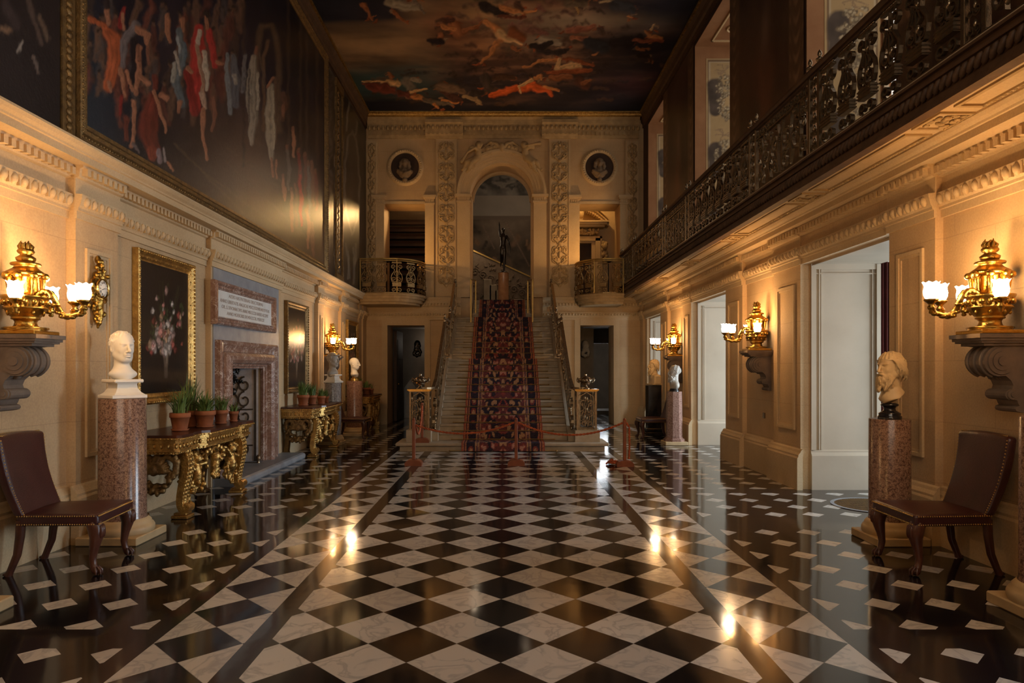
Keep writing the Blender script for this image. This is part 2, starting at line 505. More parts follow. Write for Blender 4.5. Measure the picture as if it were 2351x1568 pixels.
def emit(name, c, s):
    t = NT(name)
    t.b.inputs['Base Color'].default_value = (.9,.9,.88,1)
    t.b.inputs['Emission Color'].default_value = c+(1,); t.b.inputs['Emission Strength'].default_value = s
    t.b.inputs['Roughness'].default_value = .4
    return t.m
M['shade'] = emit('lit_opal_glass', (1,.86,.66), 10.0)
M['spot'] = emit('lit_spot_lens', (1,.85,.62), 14.0)
M['daylit_glass'] = emit('daylit_window_glass', (.86,.92,1), 3.0)

def rope_mat():
    t = NT('twisted_rope'); o = t.coord('UV')
    return t.done((.5,.13,.05), .8, 0, .2)
M['rope'] = mottled('orange_red_rope', (.55,.15,.06), (.34,.075,.035), 30, .8, 0, .3, 90, .2)

# marble floor: diamonds in the middle, dark octagons with small pale squares at the sides
def floor_mat():
    t = NT('black_and_white_marble_floor'); g = t.new('ShaderNodeNewGeometry').outputs['Position']
    x, y, z = t.sep(g); m = t.m2
    D = .4815
    tri = lambda a: m('ABSOLUTE', m('SUBTRACT', a, m('ROUND', a)))
    ax = m('ABSOLUTE', m('ADD', x, .012))
    outer = m('GREATER_THAN', ax, 1.332)
    u = m('DIVIDE', m('SUBTRACT', m('ADD', x, .012), m('MULTIPLY', outer, m('MULTIPLY', m('SIGN', m('ADD', x, .012)), 1.648))), D); v = m('DIVIDE', m('SUBTRACT', y, 3.77), .4845)
    dia = m('ADD', tri(u), tri(v))                     # <.5 black
    dark = m('LESS_THAN', dia, .5)
    # side aisle pattern
    P = .385
    su = m('DIVIDE', m('SUBTRACT', ax, 2.03+.39), P); sv = m('DIVIDE', m('SUBTRACT', y, 4.40), P)
    sd = m('ADD', tri(su), tri(sv))
    smallw = m('LESS_THAN', sd, .30)
    # plain black bands across the aisles
    bands = None
    for yc in (3.84, 6.72, 8.45, 11.6, 13.4, 16.2):
        b = m('LESS_THAN', m('ABSOLUTE', m('SUBTRACT', y, yc)), .135)
        bands = b if bands is None else m('MAXIMUM', bands, b)
    smallw = m('MULTIPLY', smallw, m('SUBTRACT', 1.0, bands))
    side = m('GREATER_THAN', ax, 2.02)
    white = m('ADD', m('MULTIPLY', side, smallw), m('MULTIPLY', m('SUBTRACT', 1.0, side), m('SUBTRACT', 1.0, dark)))
    s1 = m('LESS_THAN', m('ABSOLUTE', m('SUBTRACT', ax, 1.332)), .066)
    s2 = m('LESS_THAN', m('ABSOLUTE', m('SUBTRACT', ax, 1.957)), .065)
    stripe = m('MAXIMUM', s1, s2)
    white = m('MULTIPLY', white, m('SUBTRACT', 1.0, stripe))
    # per tile tint
    cell = t.new('ShaderNodeCombineXYZ')
    t.l.new(m('ROUND', m('ADD', u, v)), cell.inputs[0]); t.l.new(m('ROUND', m('SUBTRACT', u, v)), cell.inputs[1])
    wn = t.new('ShaderNodeTexWhiteNoise'); t.l.new(cell.outputs[0], wn.inputs['Vector'])
    # veins, turned tile by tile
    vo = t.new('ShaderNodeVectorMath'); vo.operation = 'MULTIPLY_ADD'
    t.l.new(wn.outputs['Color'], vo.inputs[0]); vo.inputs[1].default_value = (9,9,9); t.l.new(g, vo.inputs[2])
    n1 = t.new('ShaderNodeTexNoise'); t.l.new(vo.outputs[0], n1.inputs['Vector']); n1.inputs['Scale'].default_value = 5
    n1.inputs['Detail'].default_value = 6; n1.inputs['Distortion'].default_value = 1.2
    vein = t.ramp(n1.outputs['Fac'], [(.44,(0,0,0)),(.5,(1,1,1)),(.56,(0,0,0))])
    wcol = t.mix(wn.outputs['Value'], (.55,.50,.44), (.72,.68,.62))
    wcol = t.mix(m('MULTIPLY', vein, .55), wcol, (.33,.31,.30))
    bcol = t.mix(wn.outputs['Value'], (.006,.006,.008), (.016,.014,.016))
    c = t.mix(white, bcol, wcol)
    # joints
    j = m('LESS_THAN', m('ABSOLUTE', m('SUBTRACT', dia, .5)), .008)
    j = m('MULTIPLY', j, m('SUBTRACT', 1.0, side))
    c = t.mix(m('MULTIPLY', j, .5), c, (.05,.04,.035))
    c = t.mix(m('MULTIPLY', stripe, .8), c, (.028,.019,.016))
    rough = m('ADD', .035, m('MULTIPLY', t.noise(g, 2.2, 5), .11))
    t.b.inputs['IOR'].default_value = 1.58
    rough = m('ADD', rough, m('MULTIPLY', white, .06))
    # every slab sits at a very slightly different tilt
    r_, g_, b_ = t.sep(wn.outputs['Color'])
    fa = m('SUBTRACT', m('ADD', u, v), m('ROUND', m('ADD', u, v))); fb = m('SUBTRACT', m('SUBTRACT', u, v), m('ROUND', m('SUBTRACT', u, v)))
    tilt = m('ADD', m('MULTIPLY', m('SUBTRACT', r_, .5), fa), m('MULTIPLY', m('SUBTRACT', g_, .5), fb))
    h = m('ADD', m('MULTIPLY', t.noise(g, 3.2, 2), .8), m('MULTIPLY', tilt, 1.6))
    t.bump(h, .05, .02)
    return t.done(c, rough, 0, .5)
M['floor'] = floor_mat()
# ------------------------------------------------------------------ the room shell
def cells(mb, axis, us, zs, t0, t1, holes, mi=0):
    us = sorted(set(us)); zs = sorted(set(zs))
    for i in range(len(us)-1):
        for j in range(len(zs)-1):
            u = (us[i]+us[i+1])/2; z = (zs[j]+zs[j+1])/2
            if any(h[0] < u < h[1] and h[2] < z < h[3] for h in holes): continue
            if axis == 'x': mb.box(us[i], us[i+1], t0, t1, zs[j], zs[j+1], mi)
            else: mb.box(t0, t1, us[i], us[i+1], zs[j], zs[j+1], mi)

b = MB(); b.box(-4.6, 7.4, -3.2, 24.2, -.12, 0); struct(b.obj('floor', M['floor']))

# ---- left wall, lower storey: pilasters and bays stand at slightly different depths
LSEC = [(-3,3.45,3.74,'bay'),(3.45,4.15,3.66,'pil'),(4.15,5.93,3.74,'rec'),(5.93,6.58,3.66,'pil'),(6.58,8.7,3.74,'bay'),
        (8.7,11.45,3.67,'chim'),(11.45,13.7,3.74,'bay'),(13.7,14.15,3.66,'pil'),(14.15,15.65,3.73,'rec'),(15.65,16.1,3.66,'pil'),
        (16.1,17.75,3.74,'bay'),(17.75,18.05,3.69,'pil'),(18.05,18.5,3.65,'pil')]
FB = (9.08, 10.5, 0.0, 1.50)      # fireplace opening
b = MB()
for y0, y1, X, k in LSEC:
    if k == 'chim':
        cells(b, 'y', [y0, FB[0], FB[1], y1], [0, FB[3], 3.3], -4.5, -X, [FB])
        b.box(-4.6, -4.5, y0, y1, 0, 3.3)
    else:
        b.box(-4.5, -X, y0, y1, 0, 3.3)
struct(b.obj('wall_left', M['stone']))
def plinths(side, secs, skip=()):
    b = MB()
    s = -1 if side == 'L' else 1
    for y0, y1, X, k in secs:
        if k in skip: continue
        q = .07 if k != 'bay' else .03
        prof = [(X-.001,0),(X-q,0),(X-q,.39),(X-q*.8,.41),(X-q*.8,.43),(X-q*.45,.46),(X-q*.3,.485),(X-.001,.50)]
        b.prism([(s*p, z) for p, z in prof], y0-(.07 if k == 'pil' else 0), y1+(.07 if k == 'pil' else 0), 'y')
    return b
struct(plinths('L', LSEC, ('chim',)).obj('baseboard_left', M['stone_trim']))

def raised_panel(b, s, X, y0, y1, z0, z1):
    # a sunk panel: moulded frame standing off the face
    w = .035
    for (a0,a1,c0,c1) in ((y0,y1,z0,z0+w),(y0,y1,z1-w,z1),(y0,y0+w,z0+w,z1-w),(y1-w,y1,z0+w,z1-w)):
        xa, xb = sorted((s*X, s*(X-.022)))
        b.box(xa, xb, a0, a1, c0, c1)
    w2 = .06
    for (a0,a1,c0,c1) in ((y0+w,y1-w,z0+w,z0+w2),(y0+w,y1-w,z1-w2,z1-w),(y0+w,y0+w2,z0+w2,z1-w2),(y1-w2,y1-w,z0+w2,z1-w2)):
        xa, xb = sorted((s*X, s*(X-.009)))
        b.box(xa, xb, a0, a1, c0, c1)
b = MB()
for y0, y1, X, k in LSEC:
    if k == 'pil' and y1-y0 > .4 and y0 < 17: raised_panel(b, -1, X, y0+.13, y1-.13, .72, 2.55)
struct(b.obj('trim_1', M['stone_trim']))

# ---- entablature: architrave with egg and dart, frieze, dentils, cornice
ARCH = [(0,2.78),(.022,2.78),(.022,2.845),(.036,2.85),(.036,2.872),(.05,2.89),(.066,2.95),(.07,2.985),(.012,2.99),(.012,3.125),(.04,3.135),(.045,3.15),(.05,3.205),(.075,3.215),(.08,3.24),(0,3.24)]
CORN = [(-.1,3.235),(.13,3.235),(.13,3.295),(.145,3.30),(.15,3.315),(.175,3.335),(.195,3.36),(.195,3.378),(-.1,3.378)]
def entab(secs, s, X0):
    b = MB(); e = MB()
    for y0, y1, X, k in secs:
        pad = .02 if k in ('pil','chim') else 0
        b.prism([(s*(X-o), z) for o, z in ARCH], y0-pad, y1+pad, 'y')
        # dentils
        n = max(1, int((y1-y0)/.078))
        for i in range(n):
            yc = y0+(i+.5)*(y1-y0)/n
            xa, xb = sorted((s*(X-.045), s*(X-.095)))
            b.box(xa, xb, yc-.024, yc+.024, 3.15, 3.212)
        n = max(1, int((y1-y0)/.105))
        for i in range(n):
            yc = y0+(i+.5)*(y1-y0)/n
            # one egg leaf between darts
            b.ell((s*(X-.062), yc, 2.928), (.028,.034,.044), 7, 5, R=Matrix.Rotation(-s*.25,3,'Y'))
            b.box(*sorted((s*(X-.05), s*(X-.075))), yc+.043, yc+.062, 2.885, 2.965)
    ya, yb = secs[0][0], secs[-1][1]
    b.prism([(s*(X0-o), z) for o, z in CORN], ya, yb, 'y')
    return b
struct(entab(LSEC, -1, 3.66).obj('trim_2', M['stone_trim']))

# ---- left wall, upper storey
b = MB(); b.box(-4.5, -3.66, -3, 18.5, 3.3, 8.3); struct(b.obj('wall_left_upper', M['dark_painted']))

# ---- right wall: piers with deep pale reveals, openings to a daylit corridor
RSEC = [(-3,1.4,3.68,'bay'),(3.4,4.15,3.68,'pil'),(4.15,5.9,3.75,'rec'),(5.9,6.6,3.68,'pil'),
        (8.57,9.42,3.68,'pil'),(9.42,10.65,3.75,'rec'),(10.65,11.45,3.68,'pil'),
        (13.55,14.2,3.68,'pil'),(14.2,15.5,3.75,'rec'),(15.5,16.2,3.68,'pil'),(17.9,18.12,3.72,'pil'),(18.12,18.5,3.66,'pil')]
PIERS = [(-3,1.4),(3.4,6.6),(8.57,11.45),(13.55,16.2),(17.9,18.5)]
OPEN = [(1.4,3.4),(6.6,8.57),(11.45,13.55),(16.2,17.9)]
b = MB()
for y0, y1, X, k in RSEC: b.box(X, 3.80, y0, y1, 0, 3.3)
for y0, y1 in OPEN: b.box(3.68, 3.80, y0, y1, 2.785, 3.3)
struct(b.obj('wall_right', M['stone']))
b = MB()
for y0, y1 in PIERS: b.box(3.80, 4.66, y0, y1, 0, 3.3)
for y0, y1 in OPEN: b.box(3.80, 4.66, y0, y1, 2.79, 3.3)
struct(b.obj('wall_reveals', M['reveal']))
b = MB()
for y0, y1 in OPEN:
    # far jamb panel frames and base, near jamb base
    b.box(3.80, 4.665, y1-.05, y1, 0, .42); b.prism([(y1-.05,.42),(y1-.025,.46),(y1-.025,.475),(y1,.49),(y1,.42)], 3.80, 4.665, 'x')
    b.box(3.80, 4.665, y0, y0+.05, 0, .42)
    for xa, xb, d in ((3.80,3.86,.035),(3.90,3.915,.02),(3.93,3.945,.012),(4.56,4.575,.012),(4.61,4.66,.03)):
        b.box(xa, xb, y1-d, y1, .49, 2.785)
    for za, zb, d in ((2.72,2.79,.022),(2.66,2.675,.0145)):
        b.box(3.86, 4.62, y1-d, y1, za, zb)
    b.box(3.80, 3.835, y0+.05, y1-.05, 2.76, 2.79)
struct(b.obj('trim_3', M['reveal']))
struct(plinths('R', RSEC).obj('baseboard_right', M['stone_trim']))
b = MB()
for y0, y1, X, k in RSEC:
    if k == 'pil' and y1-y0 > .4: raised_panel(b, 1, X, y0+.15, y1-.15, .72, 2.55)
struct(b.obj('trim_4', M['stone_trim']))
allr = sorted(RSEC + [(y0,y1,3.70,'lin') for y0, y1 in OPEN])
struct(entab(allr, 1, 3.66).obj('trim_5', M['stone_trim']))

# corridor beyond the openings, with its own windows
b = MB()
CW = [(1.3,2.9),(6.8,8.3),(11.6,13.2),(16.2,17.7)]
cells(b, 'y', [-3,18.6]+[v for w in CW for v in w], [0,.55,2.62,3.3], 7.2, 7.4, [(w[0],w[1],.55,2.62) for w in CW])
b.box(4.66, 7.4, -3.2, -3, 0, 3.3); b.box(4.66, 7.4, 18.5, 18.7, 0, 3.3)
struct(b.obj('wall_corridor', M['reveal']))
b = MB(); b.box(4.66, 7.4, -3, 18.6, 2.88, 3.3); struct(b.obj('ceiling_corridor', M['reveal']))

def glass_mat():
    t = NT('window_glass'); n = t.n
    tr = n.new('ShaderNodeBsdfTransparent'); gl = n.new('ShaderNodeBsdfGlossy'); gl.inputs['Roughness'].default_value = .05
    mx = n.new('ShaderNodeMixShader'); mx.inputs[0].default_value = .06
    t.l.new(tr.outputs[0], mx.inputs[1]); t.l.new(gl.outputs[0], mx.inputs[2])
    out = n['Material Output']; t.l.new(mx.outputs[0], out.inputs['Surface'])
    return t.m
M['glass'] = glass_mat()
def window(name, X, y0, y1, z0, z1, nx, nz):
    b = MB(); w = .03
    b.box(X-.03, X+.03, y0, y0+.06, z0, z1); b.box(X-.03, X+.03, y1-.035, y1, z0, z1)
    b.box(X-.03, X+.03, y0, y1, z0, z0+.06); b.box(X-.03, X+.03, y0, y1, z1-.06, z1)
    for i in range(1, nx):
        y = y0+(y1-y0)*i/nx; b.box(X-.02, X+.02, y-w/2, y+w/2, z0, z1)
    for j in range(1, nz):
        z = z0+(z1-z0)*j/nz; b.box(X-.02, X+.02, y0, y1, z-w/2, z+w/2)
    o = struct(b.obj(name, M['reveal']))
    g = MB(); g.box(X-.004, X+.004, y0+.03, y1-.03, z0+.03, z1-.03)
    g.obj('window_pane', M['glass'], o)
    return o
for i, (y0, y1) in enumerate(CW): window('window_%d' % (i+1), 7.3, y0, y1, .55, 2.62, 4, 5)

# ---- upper right wall: tall window bays between painted piers
b = MB()
cells(b, 'y', [-3,18.5]+[v for w in OPEN for v in w], [3.3,3.62,7.8,8.3], 3.75, 4.8, [(w[0],w[1],3.62,7.8) for w in OPEN])
struct(b.obj('wall_right_upper', M['dark_painted']))
M['jamb'] = mottled('painted_jamb', (.26,.125,.06), (.33,.17,.085), 3, .75, 0, .06, 50, .2)
b = MB()
for y0, y1 in OPEN:
    b.box(3.752, 4.8, y1-.012, y1, 3.62, 7.8); b.box(3.752, 4.8, y0, y0+.012, 3.62, 7.8)
    b.box(3.752, 4.8, y0, y1, 7.788, 7.8)
struct(b.obj('wall_window_jambs', M['jamb']))
for i, (y0, y1) in enumerate(OPEN): window('window_%d' % (i+5), 4.72, y0+.012, y1-.012, 3.95, 7.79, 4, 8)
b = MB()
for y0, y1 in OPEN: b.box(4.6, 4.9, y0, y1, 3.62, 3.95)
struct(b.obj('wall_window_sills', M['jamb']))
# cornices where the painted walls meet the ceiling
b = MB()
for s in (-1, 1):
    X = 3.66 if s < 0 else 3.75
    b.prism([(s*(X+.05),7.9),(s*(X-.03),7.9),(s*(X-.03),8.0),(s*(X-.06),8.03),(s*(X-.08),8.12),(s*(X-.14),8.2),(s*(X-.14),8.25),(s*(X+.05),8.25)], -3, 18.5, 'y')
struct(b.obj('trim_6', M['dark_wood']))
b = MB()
for s in (-1, 1):
    X = 3.66 if s < 0 else 3.75
    for i in range(200):
        y = 9+i*.0475
        b.box(*sorted((s*(X-.12), s*(X-.165))), y-.016, y+.016, 8.185, 8.235)
b.prism([(18.16,8.242),(18.16,8.21),(18.20,8.19),(18.22,8.15),(18.27,8.13),(18.27,8.242)], -3.6, 3.65, 'x')
for i in range(150): b.ell((-3.55+i*.048, 18.19, 8.19), (.016,.02,.016), 6, 4)
struct(b.obj('trim_7', M['gilt_old']))
b = MB(); b.box(-4.6, 5.0, -3.2, 18.5, 8.25, 8.45); struct(b.obj('ceiling', M['dark_painted']))
b = MB(); FW = [(-2.9,-1.3),(-.8,.8),(1.3,2.9)]  # front windows are unseen, added to let fill light reach the stairs
cells(b, 'x', [-4.6,7.4]+[v for w in FW for v in w], [0,4.2,7.4,8.3], -3.4, -3.0, [(w[0],w[1],4.2,7.4) for w in FW])
struct(b.obj('wall_front', M['stone']))
b = MB()
for x0, x1 in FW:
    for i in range(4): x = x0+(x1-x0)*i/3; b.box(x-.025, x+.025, -3.22, -3.17, 4.2, 7.4)
    for j in range(6): z = 4.2+3.2*j/5; b.box(x0, x1, -3.22, -3.17, z-.025, z+.025)
struct(b.obj('window_9', M['reveal']))

# ---- back wall
AX, AR, AS = -.035, .85, 6.10        # arch axis, radius, springing
DL = (-3.085, -2.094, -.1, 2.64); DR = (2.06, 2.95, -.1, 2.64)
UL = (-3.17, -2.08, 3.38, 5.88); UR = (2.04, 3.12, 3.38, 5.88)
b = MB()
xs = [-4.5, 4.9, AX-AR, AX+AR] + [h[i] for h in (DL,DR,UL,UR) for i in (0,1)]
zs = [0, 2.64, 3.38, 5.88, AS, 8.3]
cells(b, 'x', xs, zs, 18.5, 19.35, [DL,DR,UL,UR,(AX-AR,AX+AR,-.1,8.3)])
pts = [(AX-AR, 8.3), (AX-AR, AS)] + [(AX-AR*cos(PI*i/28), AS+AR*sin(PI*i/28)) for i in range(1,28)] + [(AX+AR, AS), (AX+AR, 8.3)]
# spandrel as strips so that the faces stay convex
for i in range(28):
    a0, a1 = PI*i/28, PI*(i+1)/28
    x0, x1 = AX-AR*cos(a0), AX-AR*cos(a1)
    b.prism([(x0, AS+AR*sin(a0)), (x1, AS+AR*sin(a1)), (x1, 8.3), (x0, 8.3)], 18.5, 19.35, 'y')
# wall block under the arch landing, hidden behind the flight
b.box(AX-AR, AX-.80, 18.6, 19.35, 0, AS); b.box(AX+.80, AX+AR, 18.6, 19.35, 0, AS)
struct(b.obj('wall_back', M['stone']))

def ent_x(b, x0, x1, Y, prof):
    b.prism([(Y-o, z) for o, z in prof], x0, x1, 'x')
b = MB()
for x0, x1, Y in ((-3.65,-1.98,18.5),(1.9,3.66,18.5),(-1.98,-1.12,18.42),(1.05,1.9,18.42)):
    ent_x(b, x0, x1, Y, [(o, z) for o, z in ARCH])
    ent_x(b, x0, x1, Y, [(o*.55, z) for o, z in CORN])
    n = int((x1-x0)/.08)
    for i in range(n):
        x = x0+(i+.5)*(x1-x0)/n
        b.box(x-.026, x+.026, Y-.095, Y-.04, 3.15, 3.212)
        b.ell((x, Y-.07, 2.925), (.03,.03,.035), 6, 4)
# lintels and jamb architraves of the two low doorways
for d in (DL, DR):
    b.box(d[0]-.15, d[0], 18.47, 18.52, 0, 2.79); b.box(d[1], d[1]+.15, 18.47, 18.52, 0, 2.79); b.box(d[0], d[1], 18.46, 18.52, 2.64, 2.79)
    b.box(d[0]-.18, d[0], 18.44, 18.52, 0, .42); b.box(d[1], d[1]+.18, 18.44, 18.52, 0, .42)
struct(b.obj('trim_8', M['stone_trim']))
# top entablature of the back wall with leaf brackets
b = MB()
TOP = [(0,7.62),(.03,7.62),(.05,7.7),(.06,7.9),(.14,7.98),(.16,8.08),(.24,8.16),(.24,8.25),(0,8.25)]
ent_x(b, -3.6, 3.62, 18.5, TOP)
for xa, xb in ((-2.06,-1.06),(1.03,1.98)): ent_x(b, xa, xb, 18.44, [(0,7.6),(.04,7.6),(.06,7.66),(.1,7.72),(.12,7.9),(.2,7.98),(.2,8.06),(0,8.06)])
for i in range(60):
    x = -3.55+i*.121
    pr = any(xa < x < xb for xa, xb in ((-2.06,-1.06),(1.03,1.98)))
    y = 18.33 if pr else 18.42
    b.box(x-.035, x+.035, y-.04, y+.06, 7.84, 7.95)
    b.ell((x, y-.04, 7.87), (.04,.035,.06), 6, 4)
    b.box(x-.03, x+.03, y+.0, y+.06, 7.70, 7.78)
struct(b.obj('trim_9', M['stone_carved']))
# frames of the upper openings: little pilasters and capitals
b = MB()
for x0, x1 in ((-3.45,-3.17),(-2.08,-1.84),(1.79,2.04),(3.12,3.40)):
    b.box(x0, x1, 18.44, 18.5, 3.38, 5.86)
    for k, (e, z0, z1) in enumerate(((.02,5.86,5.9),(.0,5.9,6.0),(.03,6.0,6.04),(.05,6.04,6.10))):
        b.box(x0-e, x1+e, 18.44-e*1.2, 18.5, z0, z1)
    n = 4
    for i in range(n): b.box(x0+.02+i*(x1-x0-.04)/n, x0+.05+i*(x1-x0-.04)/n, 18.425, 18.45, 5.91, 5.98)
for h in (UL, UR):
    b.box(h[0], h[1], 18.47, 18.52, 5.88, 5.95)
# impost capitals and archivolt of the great arch
for sx in (-1, 1):
    xa = AX+sx*AR; xb = AX+sx*(AR+.34)
    x0, x1 = min(xa,xb), max(xa,xb)
    b.box(x0, x1, 18.42, 18.5, 3.38, AS-.2)
    b.box(x0, x1, 18.38, 18.5, 3.38, 3.62)
    b.box(x0-.02, x1+.02, 18.38, 18.6, AS-.2, AS-.15); b.box(x0, x1, 18.4, 18.6, AS-.15, AS-.05); b.box(x0-.05, x1+.05, 18.35, 18.6, AS-.05, AS+.02)
    for i in range(5): b.box(x0+.03+i*.06, x0+.065+i*.06, 18.385, 18.41, AS-.14, AS-.06)
def arch_band(b, r0, r1, y0, y1, n=40):
    for i in range(n):
        a0, a1 = PI*i/n, PI*(i+1)/n
        P = [(AX-r0*cos(a0), AS+.02+r0*sin(a0)), (AX-r0*cos(a1), AS+.02+r0*sin(a1)), (AX-r1*cos(a1), AS+.02+r1*sin(a1)), (AX-r1*cos(a0), AS+.02+r1*sin(a0))]
        b.prism(P, y0, y1, 'y')
for r0, r1, y in ((AR,.93,18.45),(.93,1.0,18.42),(1.0,1.09,18.40),(1.09,1.13,18.37),(1.13,1.19,18.35)): arch_band(b, r0, r1, y, 18.5)
arch_band(b, .77, .87, 19.2, 19.35)
struct(b.obj('trim_10', M['stone_trim']))

# ---- stair hall behind the arch and rooms behind the doorways
b = MB()
b.box(-4.5, -4.3, 19.35, 24, 0, 9); b.box(4.7, 4.9, 19.35, 24, 0, 9); b.box(-4.5, 4.9, 23.8, 24, 0, 9); b.box(-4.5, 4.9, 19.35, 24, 8.6, 9)
b.box(-4.5, 4.9, 20.6, 24, 2.75, 3.30)
b.box(-4.5, -1.25, 19.35, 20.6, 2.75, 3.37); b.box(1.2, 4.9, 19.35, 20.6, 2.75, 3.37)
b.box(-4.3, -1.3, 20.75, 20.9, 3.30, 8.6); b.box(-1.4, -1.3, 19.35, 20.9, 3.30, 8.6); b.box(1.3, 1.4, 19.35, 20.9, 3.30, 8.6)  # partitions added to block the left opening's lamp from the stair hall
b.box(-1.4, -1.2, 19.35, 24, 0, 2.8); b.box(1.2, 1.4, 19.35, 24, 0, 2.8)
struct(b.obj('wall_stair_hall', M['plaster']))
# ------------------------------------------------------------------ gallery and balconies
def path_arc(cx, cy, r, a0, a1, n): return [(cx+r*cos(a0+(a1-a0)*i/n), cy+r*sin(a0+(a1-a0)*i/n)) for i in range(n+1)]
def spiral(cx, cz, r0, r1, a0, turns, n=18):
    return [(cx+(r0+(r1-r0)*i/n)*cos(a0+2*PI*turns*i/n), cz+(r0+(r1-r0)*i/n)*sin(a0+2*PI*turns*i/n)) for i in range(n+1)]
def ccurve(x0, z0, x1, z1, r, s, n=7):
    # C scroll from (x0,z0) to (x1,z1) bulging to side s, with a curl at each end
    a = spiral(x0+s*0.0, z0, r*.25, r, s*PI*.2, -s*.8, n)
    c = spiral(x1+s*0.0, z1, r, r*.25, -s*PI*.9, -s*.8, n)
    return a + c
def baluster_paths(w=.24, h=.80):
    # open lyre of scrolls: returns (path, thickness) lists in (u,z)
    P = []
    for s in (-1, 1):
        P.append((spiral(s*.055, .075, .055, .015, -PI/2, s*1.2, 14), .014))
        P.append(([(s*.10,.27),(s*.118,.32),(s*.125,.38),(s*.11,.45),(s*.075,.50),(s*.05,.55),(s*.055,.60)], .016))
        P.append((spiral(s*.06, .345, .055, .012, s*PI*.5-(0 if s>0 else 0), s*1.25, 14), .012))
        P.append((spiral(s*.07, .655, .055, .014, -PI/2, s*1.25, 14), .014))
        P.append(([(s*.10,.27),(s*.05,.265),(0,.285)], .014))
        P.append(([(s*.02,.43),(s*.055,.455),(s*.03,.52),(0,.56)], .012))
    P.append(([(0,.26),(0,.72)], .012))
    return P
def baluster_mesh(name, mat, dep=.035, res=1):
    b = MB()
    for p, th in baluster_paths():
        b.ribbon([(0, u, z) for u, z in p], (1,0,0), th, dep)
    b.box(-.028, .028, -.095, .095, .155, .25)                      # ribbed block
    for k in range(3): b.box(-.036, .036, -.102, .102, .165+k*.03, .178+k*.03)
    b.box(-.02, .02, -.11, .11, .735, .76)
    for k in range(8): b.ell((0, -.095+k*.027, .775), (.016,.012,.012), 6, 4)
    b.ell((0,0,.40), (.022,.03,.045), 7, 5); b.ell((0,0,.60), (.02,.024,.035), 7, 5)
    b.ell((0,.0,.20), (.04,.012,.012), 6, 4)
    return b.mesh(name, mat)
def panel_paths(L, h):
    # big scroll panel in (u,z), u from 0 to L, drawn as mirrored halves
    P = []
    for s in (-1, 1):
        c = L/2
        f = lambda u: c+s*u*L/1.85
        def add(path, th): P.append(([(f(u), z*h/.80) for u, z in path], th))
        add(spiral(.20,.40,.15,.03,-PI/2,1.5,26), .016)
        add(spiral(.52,.33,.17,.03,PI/2,-1.6,28), .016)
        add(spiral(.52,.60,.09,.02,-PI/2,1.4,18), .014)
        add(spiral(.17,.14,.10,.02,PI/2,1.3,18), .014)
        add(spiral(.76,.16,.09,.02,PI/2,1.4,18), .014)
        add(spiral(.76,.55,.11,.02,-PI/2,-1.4,20), .014)
        add([(.05,.05),(.10,.3),(.04,.5),(.10,.62)], .018)
        add([(.34,.05),(.40,.2),(.33,.42),(.38,.62)], .018)
        add([(.64,.05),(.66,.25),(.62,.45),(.68,.62)], .014)
        for k in range(9): add(spiral(.05+k*.1,.71,.04,.012,PI/2 if k%2 else -PI/2,1.2,9), .010)
        add([(0,.655),(.92,.655)], .016)
        add([(.90,.02),(.90,.78)], .016)
    return P
def panel_mesh(name, L, h, mat):
    b = MB(); r = random.Random(3)
    for p, th in panel_paths(L, h): b.ribbon([(0,u,z) for u,z in p], (1,0,0), th, .034)
    for k in range(34):
        u = r.uniform(.08, L-.08); z = r.uniform(.06, .62)*h/.8
        R = Matrix.Rotation(r.uniform(0,PI), 3, 'X')
        b.ell((0,u,z), (.022,.016,.045), 6, 4, R=R)
    return b.mesh(name, mat)
def pilaster_panel_mesh(name, mat, w=.17, h=.8):
    b = MB()
    for u in (-w/2, w/2): b.box(-.016,.016,u-.008,u+.008,0,h)
    for k in range(6):
        z = .06+k*.125
        for s in (-1,1): b.ribbon([(0,u,zz) for u,zz in spiral(s*.035,z,.035,.01,PI/2*s,s*1.2,10)], (1,0,0), .010, .03)
        b.ell((0,0,z+.05), (.016,.014,.03), 6, 4)
    return b.mesh(name, mat)
def finial_mesh(name, mat):
    b = MB()
    b.lathe([(.0,0),(.022,0),(.024,.012),(.012,.02),(.014,.03),(.034,.045),(.036,.06),(.02,.07),(.012,.076),(.014,.085),(.022,.10),(.018,.125),(.006,.145),(0,.15)], seg=12)
    return b.mesh(name, mat)

me_bal = baluster_mesh('baluster_mesh', M['iron']); me_pil = pilaster_panel_mesh('narrow_panel_mesh', M['iron'])
me_fin = finial_mesh('finial_mesh', M['iron'])
me_pan = panel_mesh('scroll_panel_mesh', 1.46, .80, M['iron'])

# main gallery on the right
b = MB()
PR = [(3.06,3.368),(3.06,3.40),(3.075,3.42),(3.05,3.45),(3.045,3.50),(3.07,3.54),(3.10,3.545),(3.10,3.565),(3.06,3.575),(3.05,3.62),(3.75,3.62),(3.75,3.56),(3.3,3.56),(3.3,3.368)]
g = empty('gallery_balcony', (3.4, 9, 3.37), 0, 'long gallery balcony along the whole right wall, dark carved edge above pale stone soffit', 'balcony')
def wpart(b, name, mats, root):
    # mesh built in world coordinates, parented to a root standing elsewhere
    o = b.obj(name, mats, root); o.location = -Vector(root.location) if abs(root.rotation_euler.z) < 1e-6 else (0,0,0)
    return o
b.box(3.075, 3.14, -3, 18.45, 3.37, 3.43); b.box(3.085,3.14,-3,18.45,3.43,3.545); b.box(3.06,3.14,-3,18.45,3.545,3.57); b.box(3.075,3.14,-3,18.45,3.57,3.60); b.box(3.045,3.14,-3,18.45,3.60,3.622)
b.box(3.05,3.14,-3,18.45,3.345,3.37)
